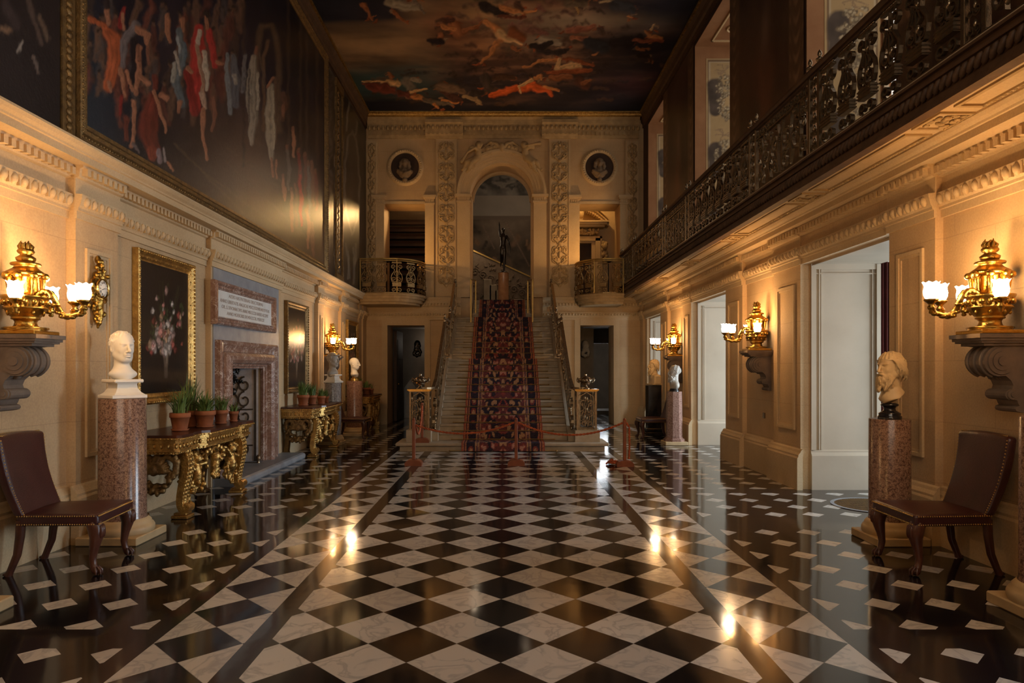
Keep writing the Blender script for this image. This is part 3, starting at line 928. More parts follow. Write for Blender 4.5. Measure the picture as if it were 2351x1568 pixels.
# leaf moulding along the edge
for i in range(210):
    y = 3.4+i*.0715
    b.ell((3.072, y, 3.487), (.030,.026,.058), 6, 4, R=Matrix.Rotation(.5,3,'X'))
wpart(b, 'carved_edge', M['dark_wood'], g)
b = MB(); b.box(3.14, 3.75, -3, 18.45, 3.378, 3.62)
# sunk soffit panels with carved borders and square flowers
wpart(b, 'slab', M['stone_trim'], g)
b = MB()
def soffit_frame(y0, y1, x0=3.22, x1=3.44, w=.03):
    for (xa,xb,ya,yb) in ((x0,x1,y0,y0+w),(x0,x1,y1-w,y1),(x0,x0+w,y0+w,y1-w),(x1-w,x1,y0+w,y1-w)):
        b.box(xa, xb, ya, yb, 3.362, 3.379)
    n = int((y1-y0)/.05)
    for i in range(n):
        yy = y0+(i+.5)*(y1-y0)/n
        b.ell((x1-w/2, yy, 3.362), (.012,.016,.008), 6, 4); 
seq = [4.0]
y = 3.2
while y < 17.8:
    soffit_frame(y, y+1.75); 
    ys = y+1.87
    soffit_frame(ys, ys+.36, 3.20, 3.46, .025)
    r = random.Random(int(ys*10))
    for k in range(26):
        b.ell((3.33+r.uniform(-.09,.09), ys+.18+r.uniform(-.14,.14), 3.368), (r.uniform(.012,.03), r.uniform(.012,.04), .014), 6, 4, R=Matrix.Rotation(r.uniform(0,3),3,'Z'))
    y += 2.35
wpart(b, 'soffit_carving', M['stone_carved'], g)
b = MB()
b.box(3.06, 3.14, -3, 18.45, 3.622, 3.640)
wpart(b, 'kerb_strip', M['reveal'], g)

rl = empty('gallery_railing', (3.10, 9, 3.64), 0, 'dark wrought-iron railing of scroll panels and balusters along the right gallery', 'railing')
b = MB(); b.prism([(3.06,4.42),(3.045,4.44),(3.05,4.47),(3.15,4.47),(3.155,4.44),(3.14,4.42)], 2.6, 18.2, 'y'); b.box(3.085,3.115,2.6,18.2,4.40,4.42)
wpart(b, 'handrail', M['dark_wood'], rl)
b = MB(); b.box(3.075,3.125,2.6,18.2,3.64,3.66); wpart(b, 'bottom_rail', M['iron'], rl)
def rel(name, me, y, z=3.655, x=3.10): return link(name, me, rl, (x-3.10, y-9, z-3.64))
def add_post(y):
    b = MB(); b.box(-.018,.018,-.018,.018,0,.82)
    p = b.obj('post', M['iron'], rl, (0, y-9, 0))
    f = link('finial', me_fin, p, (0,0,.83))
panels = [(3.05,4.65),(6.78,8.68),(11.5,13.4),(16.3,18.2)]
bays = [(4.65,6.78),(8.68,11.5),(13.4,16.3)]
for y0, y1 in panels:
    add_post(y0); add_post(y1); add_post(y0+.21); add_post(y1-.21)
    rel('narrow_panel', me_pil, y0+.105); rel('narrow_panel', me_pil, y1-.105)
    o = rel('scroll_panel', me_pan, y0+.21); o.scale = (1, (y1-y0-.42)/1.46, .95)
for y0, y1 in bays:
    n = int(round((y1-y0)/.345))
    for i in range(n): 
        o = rel('baluster', me_bal, y0+(i+.5)*(y1-y0)/n); o.scale = (1, 1.08, .95)

# ---- the two small bowed balconies on the back wall
me_balg = baluster_mesh('gilded_baluster_mesh', M['iron_gilt'])
def bow(side):
    # plan outline of the front edge, from the side wall round to the back wall
    s = -1 if side == 'L' else 1
    xw = 3.62 if s < 0 else 3.05
    P = [(s*xw, 17.42), (s*3.0, 17.36)] if s < 0 else [(s*xw, 17.42), (s*2.85, 17.38)]
    cx, cy, rx, ry = (2.85, 18.32, .82, .96) if s < 0 else (2.72, 18.32, .84, .94)
    for i in range(13):
        a = PI/2*i/12
        P.append((s*(cx-rx*sin(a)), cy-ry*cos(a)))
    P.append((s*(cx-rx), 18.5))
    return P
def offset(P, d):
    # move the outline towards the corner of the room by d
    Q = []; s = -1 if P[0][0] < 0 else 1
    for i, p in enumerate(P):
        a = Vector(P[max(i-1,0)]); c = Vector(P[min(i+1,len(P)-1)])
        t = (c-a).normalized(); n = Vector((t.y, -t.x))
        if n.dot(Vector((s*3.3-p[0], 18.6-p[1]))) < 0: n = -n
        if i == 0: n = Vector((0,1))
        if i == len(P)-1: n = Vector((s,0))
        Q.append((p[0]+n.x*d, p[1]+n.y*d))
    return Q
def sweep_band(b, P, zs, outs):
    # stacked slabs following the outline
    for (z0, z1), o in zip(zs, outs):
        Q = offset(P, o)
        Q2 = [q for q in Q]
        for i in range(len(Q2)-1):
            a, c = Q2[i], Q2[i+1]
            x0, x1 = a[0], c[0]
            b.add([(x0,a[1],z0),(x1,c[1],z0),(x1,18.5,z0),(x0,18.5,z0),(x0,a[1],z1),(x1,c[1],z1),(x1,18.5,z1),(x0,18.5,z1)],
                  [(0,1,2,3),(7,6,5,4),(4,5,1,0),(5,6,2,1),(6,7,3,2),(7,4,0,3)])
for side in 'LR':
    P = bow(side); s = -1 if side == 'L' else 1
    g = empty('balcony', (s*2.9, 18.0, 3.38), 0, 'small bowed stone balcony over the %s doorway, beside the %s' % (('left-hand','painted left wall') if s < 0 else ('right-hand','long gallery')), 'balcony')
    b = MB(); sweep_band(b, P, [(3.12,3.18),(3.18,3.26),(3.26,3.33),(3.33,3.38)], [.16,.09,.04,0])
    wpart(b, 'slab', M['stone_carved'], g)
    r = empty('balcony_railing', (s*2.9, 18.0, 3.38), 0, 'gilded wrought-iron railing curving round the %s' % ('left-hand bowed balcony' if s < 0 else 'right-hand bowed balcony, next to the gallery'), 'railing')
    Q = offset(P, .05)
    top = [Vector((x, y, 4.25)) for x, y in Q]
    b = MB(); b.ribbon(top, (0,0,1), .055, .035); b.ribbon([p-Vector((0,0,.045)) for p in top], (0,0,1), .03, .02); wpart(b, 'handrail', M['rod_brass'], r)
    b = MB(); b.ribbon([p-Vector((0,0,.85)) for p in top], (0,0,1), .03, .02); wpart(b, 'bottom_rail', M['iron_gilt'], r)
    # walk along the rail
    L = [0]
    for i in range(1, len(Q)): L.append(L[-1]+math.dist(Q[i-1], Q[i]))
    def at(d):
        for i in range(1, len(Q)):
            if d <= L[i] or i == len(Q)-1:
                t = (d-L[i-1])/max(L[i]-L[i-1],1e-9)
                p = (Q[i-1][0]+(Q[i][0]-Q[i-1][0])*t, Q[i-1][1]+(Q[i][1]-Q[i-1][1])*t)
                return p, math.atan2(Q[i][1]-Q[i-1][1], Q[i][0]-Q[i-1][0])
    n = int(L[-1]/.36)
    for i in range(n):
        p, a = at((i+.5)*L[-1]/n)
        o = link('baluster', me_balg, r, (p[0]-s*2.9, p[1]-18.0, .02)); o.rotation_euler = (0,0,a-PI/2); o.scale = (1, 1.12, 1.0)
    for dd in (.02, .42*L[-1], L[-1]-.03):
        p, a = at(dd)
        b = MB(); b.box(-.014,.014,-.014,.014,0,.86); o = b.obj('post', M['rod_brass'], r, (p[0]-s*2.9, p[1]-18.0, 0))

# ------------------------------------------------------------------ the great staircase
def stepZ(n): return .155+.14*(n-1)
SY = {1: 12.42, 2: 12.92}
for n in range(3, 13): SY[n] = 12.92+(n-2)*.226
for n in range(13, 21): SY[n] = 16.35+(n-13)*.236
for n in range(21, 25): SY[n] = 18.35+(n-21)*.26
SW = lambda n: 1.2 if n <= 20 else .78
st = empty('staircase', (0, 12.5, 0), 0, 'broad pale stone staircase rising through the arch in the middle of the hall', 'staircase')
b = MB()
b.box(-1.86, 1.83, 12.47, 13.2, 0, .10); b.bbox(-1.93, 1.90, 12.40, 13.2, .10, .155, .012)
wpart(b, 'bottom_step', M['stair_stone'], st)
for n in range(2, 25):
    w = SW(n); y = SY[n]; yn = SY.get(n+1, 20.6); z = stepZ(n)
    b = MB()
    b.box(-w+AX*(n>20), w+AX*(n>20), y+.03, yn+.03, 0 if n < 21 else 2.6, z-.04)
    b.bbox(-w+AX*(n>20), w+AX*(n>20), y, yn+.03, z-.045, z, .012)
    wpart(b, 'step', M['stair_stone'], st)
for s in (-1, 1):
    b = MB()
    # closed string wall carrying the rail
    pts = [(12.75,0),(12.75,.30)] + [(SY[n], stepZ(n)) for n in range(3, 13)] + [(15.3, stepZ(12)+.03),(16.3, stepZ(12)+.03)] + [(SY[n], stepZ(n)) for n in range(13, 21)] + [(18.5, 2.83)]
    for i in range(1, len(pts)-1):
        a, c = pts[i], pts[i+1]
        if c[0]-a[0] < 1e-4: continue
        x0, x1 = sorted((s*1.2, s*1.34))
        b.add([(x0,a[0],0),(x1,a[0],0),(x1,c[0],0),(x0,c[0],0),(x0,a[0],a[1]),(x1,a[0],a[1]),(x1,c[0],c[1]),(x0,c[0],c[1])],
              [(0,3,2,1),(4,5,6,7),(0,1,5,4),(1,2,6,5),(2,3,7,6),(3,0,4,7)])
    wpart(b, 'string', M['stair_stone'], st)

# carpet runner, woven pattern symmetrical about its middle
prof = [(12.38, .012), (12.385, .158)]
for n in range(1, 25):
    if n > 1: prof += [(SY[n]-.012, stepZ(n-1)+.012), (SY[n]-.012, stepZ(n)+.004)]
    prof += [(SY[n]-.004, stepZ(n)+.012), (SY.get(n+1, 19.9)-.012, stepZ(n)+.012)]
dense = []
for i in range(len(prof)-1):
    a, c = prof[i], prof[i+1]; L = math.dist(a, c); k = max(1, int(L/.012))
    for j in range(k): dense.append((a[0]+(c[0]-a[0])*j/k, a[1]+(c[1]-a[1])*j/k))
dense.append(prof[-1])
arc = np.concatenate([[0], np.cumsum([math.dist(dense[i], dense[i+1]) for i in range(len(dense)-1)])])
W = .745; NX = 96
xs = np.linspace(-1, 1, NX)
U, V = np.meshgrid(xs, arc)
wid = np.array([W if p[0] < 18.3 else .62 for p in dense])
P3 = np.zeros(U.shape+(3,)); P3[...,0] = U*wid[:,None] + np.array([AX if p[0] > 18.3 else 0 for p in dense])[:,None]*.7
P3[...,1] = np.array([p[0] for p in dense])[:,None]; P3[...,2] = np.array([p[1] for p in dense])[:,None]
c = Canvas(U*.745, V, (.028,.02,.03))
A = np.abs(U)*.745
f = np.sin(A*21+1.2*np.sin(V*9))*np.cos(V*13.5+1.6*np.sin(A*11)) + .55*np.sin(A*43+V*5)*np.sin(V*29+2*np.sin(A*20))
g2 = np.cos(A*9-V*6.4)*np.cos(V*6.4+A*5)
red = np.array((.17,.04,.034)); gold = np.array((.30,.17,.095)); pink = np.array((.33,.17,.13)); navy = np.array((.026,.020,.030)); mar = np.array((.10,.032,.034))
C = c.c
C[:] = np.where((g2 > .05)[...,None], mar, navy)
C[:] = np.where((f > .45)[...,None], red, C); C[:] = np.where((f > .85)[...,None], pink, C); C[:] = np.where((f < -.62)[...,None], gold, C)
bd = (A > .50) & (A < .655)
ros = np.cos((A-.578)*28)*np.cos(V*14)
C[:] = np.where(bd[...,None], np.where((ros > .3)[...,None], np.where((ros > .72)[...,None], gold, red), navy), C)
for a0, a1, cc in ((.485,.505,gold),(.45,.468,(.10,.07,.08)),(.43,.438,gold),(.655,.68,(.33,.15,.07)),(.68,.70,mar),(.70,.72,(.36,.16,.07)),(.72,.76,(.22,.05,.035))):
    C[:] = np.where(((A >= a0) & (A < a1))[...,None], np.array(cc), C)
C *= 1.35*(1+.18*rng.standard_normal(C.shape[:2]))[...,None]
me = c.mesh('carpet_mesh', P3, M['carpet'])
cp = link('carpet_runner', me)
tag(cp, 'dark red and navy patterned carpet runner up the middle of the staircase', 'carpet')

# brass stair rods
b = MB(); b.tube([(-.95,0,0),(.95,0,0)], .007, 8)
for s in (-1,1): b.ell((s*.955,0,0), (.016,.013,.013), 8, 6)
rodm = b.mesh('stair_rod_mesh', M['rod_brass'])
for n in range(1, 21):
    o = link('stair_rod', rodm, None, (0, SY[n]-.026, (stepZ(n-1) if n > 1 else 0)+.022))
    tag(o, 'thin brass stair rod holding the carpet in the angle of a step', 'stair rod', 'stair rods across the carpet runner')

# ---- iron stair railings with box newels
def rail_base(y):
    ys = [12.75] + [SY[n] for n in range(3,13)] + [15.3,16.3] + [SY[n] for n in range(13,21)] + [18.5]
    zs = [.30] + [stepZ(n) for n in range(3,13)] + [stepZ(12)+.03]*2 + [stepZ(n) for n in range(13,21)] + [2.83]
    return float(np.interp(y, ys, zs))
for s in (-1, 1):
    r = empty('stair_railing', (s*1.27, 13, .2), 0, 'ornate iron stair railing with box newel, on the %s side of the stairs' % ('left' if s < 0 else 'right'), 'railing')
    X = 1.27
    hr = []
    for i in range(60):
        y = 13.1+i*(18.45-13.1)/59
        z = rail_base(y)+.86
        if y < 13.5: z = max(z, 1.15+ (y-13.1)*.25)
        hr.append((s*X, y, z))
    # the rail sweeps outwards to the newel box
    vol = [(s*1.48,12.72,1.125),(s*1.43,12.74,1.12),(s*1.36,12.80,1.12),(s*1.30,12.92,1.13)]
    b = MB(); b.ribbon([Vector(p) for p in vol+hr], (s,0,0.0), .05, .06); wpart(b, 'handrail', M['stair_iron'], r)
    # lower bar
    b = MB(); b.ribbon([Vector((s*X, y, rail_base(y)+.04)) for y in np.linspace(13.0,18.45,50)], (1,0,0), .025, .03); wpart(b, 'bottom_rail', M['stair_iron'], r)
    def slope_unit(name, y0, y1, kind):
        b = MB(); L = y1-y0
        def mp(p): return [(s*X, y0+u, rail_base(y0+u)+.05+z) for u, z in p]
        if kind == 'scroll':
            for q, th in panel_paths(L, .78): b.ribbon(mp(q), (1,0,0), th*.9, .034)
            rr = random.Random(int(y0*100))
            for k in range(int(18*L)):
                u = rr.uniform(.05, L-.05); z = rr.uniform(.08,.7)
                p = mp([(u,z)])[0]; b.ell(p, (.02,.018,.045), 6, 4, R=Matrix.Rotation(rr.uniform(0,3),3,'X'))
        else:
            for q, th in baluster_paths(): b.ribbon(mp([(u*1.1+L/2, z) for u, z in q]), (1,0,0), th, .036)
            p = mp([(L/2,.2)])[0]; b.box(p[0]-.03,p[0]+.03,p[1]-.1,p[1]+.1,p[2]-.05,p[2]+.05)
            p = mp([(L/2,.4)])[0]; b.ell(p, (.022,.03,.045), 7, 5)
        wpart(b, name, M['stair_iron'], r)
    y = 13.02
    for k in range(6): slope_unit('baluster', y, y+.33, 'bal'); y += .33
    slope_unit('scroll_panel', 15.12, 16.5, 'scroll')
    y = 16.55
    for k in range(5): slope_unit('baluster', y, y+.35, 'bal'); y += .35
    for yp in (15.08, 16.52, 18.4):
        z0 = rail_base(yp)
        b = MB(); b.box(s*X-.02, s*X+.02, yp-.02, yp+.02, z0, z0+.9)
        o = wpart(b, 'post', M['stair_iron'], r)
        link('finial', me_fin, o, (s*X, yp, z0+.9))
    # big scroll foot at the bottom
    b = MB()
    for (cy, cz, r0, t) in ((12.98,.48,.14,1.6),(13.05,.85,.10,-1.4),(12.93,.28,.06,1.3)):
        b.ribbon([(s*(X+.02), u, z) for u, z in spiral(cy, cz, r0, .02, PI/2, t, 26)], (1,0,0), .02, .05)
    for k in range(10):
        b.ell((s*X, 12.9+.02*k, .3+.05*k), (.025,.03,.06), 7, 5, R=Matrix.Rotation(.6*k,3,'X'))
    wpart(b, 'foot_scroll', M['stair_iron'], r)
    # box newel: four corner bars, scrolled faces, stone block
    b = MB(); x0, x1 = sorted((s*1.31, s*1.76))
    b.box(x0, x1, 12.57, 12.99, .156, .37)
    wpart(b, 'stone_block', M['stair_stone'], r)
    x0, x1 = sorted((s*1.355, s*1.69)); y0, y1 = 12.61, 12.94
    b = MB()
    for xx in (x0, x1):
        for yy in (y0, y1): b.box(xx-.016, xx+.016, yy-.016, yy+.016, .37, 1.09)
    for z in (.385, 1.075):
        b.box(x0, x1, y0-.014, y0+.014, z-.012, z+.012); b.box(x0, x1, y1-.014, y1+.014, z-.012, z+.012)
        b.box(x0-.014, x0+.014, y0, y1, z-.012, z+.012); b.box(x1-.014, x1+.014, y0, y1, z-.012, z+.012)
    wpart(b, 'newel_frame', M['stair_iron'], r)
    b = MB(); b.box(x0-.05, x1+.05, y0-.05, y1+.05, 1.09, 1.115); b.box(x0-.03, x1+.03, y0-.03, y1+.03, 1.075, 1.09); wpart(b, 'newel_cap', M['brass'], r)
    xc = (x0+x1)/2
    def face(mp, name):
        b = MB()
        for t in (-1, 1):
            q = [([(t*.13, .03),(t*.13,.5),(t*.11,.6),(0,.67)], .012)]
            q += [(spiral(t*.06,.48,.06,.015,-PI/2,t*1.3,14), .011), (spiral(t*.065,.28,.065,.015,PI/2,-t*1.4,16), .011), (spiral(t*.055,.11,.055,.015,PI/2,t*1.3,14), .011), ([(t*.02,.05),(t*.05,.2),(t*.015,.36),(t*.04,.44),(0,.58)], .011)]
            for p, th in q: b.ribbon([mp(u,z) for u, z in p], mp.side, th, .026)
        for z in (.2,.36,.55): 
            p = mp(0, z); b.ell(p, (.022,.022,.04), 7, 5)
        wpart(b, name, M['stair_iron'], r)
    class FM:
        def __init__(s_, f, side): s_.f = f; s_.side = side
        def __call__(s_, u, z): return s_.f(u, z)
    face(FM(lambda u, z: (xc+u, y0, .39+z), (0,1,0)), 'newel_panel'); face(FM(lambda u, z: (xc+u, y1, .39+z), (0,1,0)), 'newel_panel')
    yc = (y0+y1)/2
    face(FM(lambda u, z: (x0, yc+u, .39+z), (1,0,0)), 'newel_panel'); face(FM(lambda u, z: (x1, yc+u, .39+z), (1,0,0)), 'newel_panel')
    # lidded urn on the newel
    u = empty('urn', (xc, yc, 1.115), 0, 'small dark iron urn with a lid on the %s newel of the staircase' % ('left-hand' if s < 0 else 'right-hand'), 'urn')
    b = MB(); b.lathe([(.075,0),(.075,.012),(.05,.025),(.03,.05),(.026,.07),(.05,.085),(.09,.11),(.11,.15),(.105,.18),(.085,.19)], seg=28, mod=lambda t,i: 1+(.06*cos(9*t) if 4 <= i <= 8 else 0)); b.obj('bowl', M['iron'], u)
    b = MB()
    for k in range(12):
        a_ = 2*PI*k/12; b.ell((.108*cos(a_), .108*sin(a_), .165), (.02,.02,.03), 6, 5); b.ell((.06*cos(a_), .06*sin(a_), .10), (.018,.018,.026), 6, 4)
    b.obj('leaf_band', M['iron'], u)
    b = MB(); b.lathe([(.095,.19),(.09,.2),(.06,.22),(.025,.235),(.018,.25),(.026,.265),(.012,.285),(0,.29)], seg=20); b.obj('lid', M['iron'], u)
    for t in (-1, 1):
        b = MB(); b.tube([(t*.10,0,.17),(t*.145,0,.20),(t*.165,0,.17),(t*.15,0,.13),(t*.11,0,.125)], .011, 8)
        for k in range(4): b.ell((t*(.12+.01*k),0,.12+.025*k), (.012,.022,.016), 6, 4)
        b.obj('handle', M['iron'], u)

# brass guard rails either side of the top of the flight
for s in (-1, 1):
    b = MB(); X0 = AX+s*.80; xi = AX+s*.70
    p = empty('brass_rail', (X0, 18.2, 2.9), 0, 'slim brass guard rail at the %s of the top steps under the arch' % ('left' if s < 0 else 'right'), 'rail')
    for nm, x, y, z0, z1 in (('upright', X0, 17.95, 2.68, 3.78), ('upright', xi, 18.6, 2.95, 3.85)):
        b = MB(); b.box(x-.018, x+.018, y-.018, y+.018, z0, z1); wpart(b, nm, M['rod_brass'], p)
    b = MB(); b.ribbon([Vector((X0,17.93,3.79)),Vector((xi,18.62,3.86))], (0,0,1), .04, .025); wpart(b, 'handrail', M['rod_brass'], p)

# ------------------------------------------------------------------ rope barrier
def post(x, y, label):
    p = empty('rope_post', (x, y, 0), 0, label, 'rope post')
    b = MB(); b.prism([(-.13,0),(.13,0),(.13,.045),(.10,.075),(.06,.09),(-.06,.09),(-.10,.075),(-.13,.045)], -.09, .09, 'y'); b.obj('base', M['post_wood'], p)
    b = MB(); b.bbox(-.024,.024,-.024,.024,.09,.70,.005); b.obj('shaft', M['post_wood'], p)
    b = MB(); b.lathe([(.018,.70),(.024,.708),(.024,.72),(.0,.738)], seg=12); b.obj('cap', M['post_wood'], p)
    return p
B = VY
def fl(px, py):
    Y = F0*CH/(py-VY); return ((px-VX)*Y/F0, Y)
PA = fl(950,1068); PB = fl(1185,1068); PC = fl(1434,1070); PD = (fl(972,1020)[0], 12.75)
post(PA[0], PA[1], 'red-brown wooden rope post standing before the left end of the bottom step')
post(PB[0], PB[1], 'red-brown wooden rope post in the middle, in front of the stair carpet')
post(PC[0], PC[1], 'red-brown wooden rope post with rope hanging down it, before the right end of the steps')
pd = post(-1.46, 12.48, 'red-brown wooden rope post standing at the back, up against the left newel block')
pd.location.z = .157; pd.scale = (1,.6,.98)
def rope(name, pts, label, r=.016):
    b = MB(); pts = [Vector(p) for p in pts]; b2 = []
    # two strands twisted together
    L = [0]
    for i in range(1, len(pts)): L.append(L[-1]+(pts[i]-pts[i-1]).length)
    N = max(20, int(L[-1]/.012))
    for ph in (0, PI):
        q = []
        for i in range(N+1):
            d = L[-1]*i/N; k = max(j for j in range(len(L)) if L[j] <= d+1e-9); k = min(k, len(pts)-2)
            t = (d-L[k])/max(L[k+1]-L[k],1e-9); p = pts[k].lerp(pts[k+1], t)
            dr = (pts[k+1]-pts[k]).normalized(); n1 = dr.cross(Vector((0,1,.01))).normalized(); n2 = dr.cross(n1)
            a = ph+d/.055*2*PI*.5
            q.append(p+n1*(r*.5*cos(a))+n2*(r*.5*sin(a)))
        b.tube(q, r*.62, 6)
    return tag(b.obj(name, M['rope']), label, 'rope')
def sag(a, c, d, n=20): return [Vector(a).lerp(Vector(c), i/n)-Vector((0,0,d*4*(i/n)*(1-i/n))) for i in range(n+1)]
rope('barrier_rope', sag((PA[0]+.03,PA[1],.62),(PB[0]-.03,PB[1],.66), .15), 'orange-red twisted rope sagging between the left and middle posts')
rope('barrier_rope', sag((PB[0]+.03,PB[1],.66),(PC[0]-.03,PC[1],.66), .19), 'orange-red twisted rope sagging between the middle and right posts')
rope('barrier_rope', sag((PA[0]+.03,PA[1]+.03,.60),(-1.45,12.455,.82), .28), 'orange-red rope looping back from the left post to the post by the newel')
rope('barrier_rope', [(PC[0]+.03,PC[1],.66),(PC[0]+.07,PC[1]-.0,.60),(PC[0]+.075,PC[1],.3),(PC[0]+.065,PC[1],.11)], 'spare orange-red rope hanging down the right post')
rope('rope_coil', [(PC[0]-.16-.10*cos(t*.5)*(1-.02*t), PC[1]+.12+.10*sin(t*.5)*(1-.02*t), .02+.002*t) for t in range(30)], 'orange-red rope end coiled on the floor by the right post')

# floor grille, with its border ring
gr = empty('floor_grille', (4.05, 7.55, .001), 0, 'round brass heating grille set in the dark floor by the right-hand opening', 'grille')
b = MB(); b.lathe([(.40,0),(.40,.006),(.44,.006),(.44,0)], seg=48, caps=False, smooth=False); b.obj('rim', M['slate'], gr)
b = MB()
for i in range(-13, 14):
    d = i*.030; h = math.sqrt(max(.40**2-d*d, 0))
    b.box(d-.005, d+.005, -h, h, .001, .005)
    b.box(-h, h, d-.005, d+.005, .001, .004)
b.obj('bars', M['gilt_dark'], gr)
b = MB(); b.lathe([(.0,.0004),(.40,.0004)], seg=48, caps=False, smooth=False); b.obj('well', M['black'], gr)
# ------------------------------------------------------------------ gilt wall lamps on stone brackets
def bracket_mesh():
    # local: back on the wall at x=0, projecting to +x; top at z=0
    b = MB()
    b.box(0,.36,-.17,.17,-.03,0); b.box(0,.345,-.158,.158,-.05,-.03); b.box(0,.33,-.145,.145,-.065,-.05); b.box(0,.30,-.125,.125,-.085,-.065)
    prof = [(0,-.085),(.27,-.085)]
    prof += [(.17+.115*sin(a), -.195+.11*cos(a)) for a in np.linspace(.35, PI*.95, 12)]
    prof += [(.13,-.30),(.09,-.335),(.075,-.37),(.085,-.40)]
    prof += [(.085+.05*sin(a), -.435+.04*cos(a)) for a in np.linspace(0, PI, 8)]
    prof += [(.05,-.475),(.04,-.50)] + [(.03+.035*sin(a)*.9, -.515-.045*(1-cos(a))/2) for a in np.linspace(0,PI,5)] + [(0,-.565)]
    b.prism([(x,z) for x,z in prof], -.105, .105, 'y')
    # volutes on the cheeks, fluting on the face
    for s in (-1, 1):
        for r0, d in ((.10,.012),(.07,.02),(.035,.03)):
            vs = b.lathe([(r0,0),(r0*.96,d)], seg=24, M=Matrix.Translation((.165,s*.104,-.195)) @ Matrix.Rotation(-s*PI/2,4,'X'))
        for r0, d in ((.04,.012),(.02,.02)):
            b.lathe([(r0,0),(r0*.9,d)], seg=16, M=Matrix.Translation((.085,s*.104,-.435)) @ Matrix.Rotation(-s*PI/2,4,'X'))
    for y in (-.07,0,.07):
        b.tube([(.17+.118*sin(a), y, -.195+.113*cos(a)) for a in np.linspace(.35, PI*.9, 12)], .012, 6)
    for k in range(5): b.ell((.13-.012*k, (k-2)*.022, -.31), (.03,.014,.02), 6, 4)
    return b.mesh('bracket_mesh', M['corbel'])
me_br = bracket_mesh()
def tulip_mesh():
    b = MB(); n = 32
    prof = [(.022,0),(.038,.008),(.048,.032),(.051,.062),(.046,.088),(.045,.102),(.051,.118),(.057,.128)]
    rows = []
    for i, (r, z) in enumerate(prof):
        row = []
        for k in range(n+1):
            t = 2*PI*k/n; w = max(0,(i-4)/3)
            row.append((r*(1+.06*w*cos(8*t))*cos(t), r*(1+.06*w*cos(8*t))*sin(t), z+.0055*w*w*cos(8*t)))
        rows.append(row)
    b.grid(rows)
    return b.mesh('tulip_mesh', M['shade'])
me_tulip = tulip_mesh()
def cup_mesh():
    b = MB(); b.lathe([(.010,-.11),(.018,-.10),(.014,-.085),(.024,-.07),(.028,-.06),(.018,-.05),(.02,-.035),(.034,-.02),(.046,-.012),(.048,0),(.03,.004)], seg=16, mod=lambda t,i: 1+.08*cos(8*t)*(i%2))
    return b.mesh('lamp_cup_mesh', M['gilt'])
me_cup = cup_mesh()
def arm_mesh(name, pts, r):
    b = MB(); n = len(pts)
    # smooth the path
    P = [Vector(p) for p in pts]
    Q = []
    for i in range(n-1):
        p0, p1, p2, p3 = P[max(i-1,0)], P[i], P[i+1], P[min(i+2,n-1)]
        for k in range(6):
            t = k/6; Q.append(.5*((2*p1)+(p2-p0)*t+(2*p0-5*p1+4*p2-p3)*t*t+(3*p1-p0-3*p2+p3)*t**3))
    Q.append(P[-1])
    rr = [r*(1.15-.35*i/len(Q))*(1+.10*sin(i*1.7)) for i in range(len(Q))]
    b.tube(Q, rr, 8)
    for i in range(4, len(Q)-2, 4):
        d = (Q[i+1]-Q[i-1]).normalized()
        b.ell(Q[i]+Vector((0,0,-r*.5)), (r*1.5,r*1.25,r*.9), 7, 5)
    return b.mesh(name, M['gilt'])
ARM_FRONT = [(.08,.01,.27),(.13,.025,.325),(.185,.03,.33),(.225,.035,.27),(.25,.04,.18),(.32,.05,.145),(.405,.06,.165),(.435,.062,.22)]
ARM_SIDE = [(.02,.07,.33),(.03,.12,.28),(.04,.16,.22),(.055,.185,.20),(.06,.196,.23)]
mirY = lambda P: [(x,-y,z) for x,y,z in P]
ARM_LONG = ARM_FRONT[:4]+[(.262,-.0,.18),(.335,-.03,.145),(.43,-.045,.165),(.46,-.05,.22)]
ARM_LONG = [(.08,-.02,.27),(.13,-.03,.325),(.185,-.035,.33),(.235,-.04,.27)]+ARM_LONG[4:]
ARM_SHORT = [(.08,.02,.27),(.12,.03,.325),(.16,.04,.33),(.19,.05,.27),(.205,.06,.19),(.25,.062,.15),(.30,.062,.165),(.325,.062,.22)]
lampN = 0
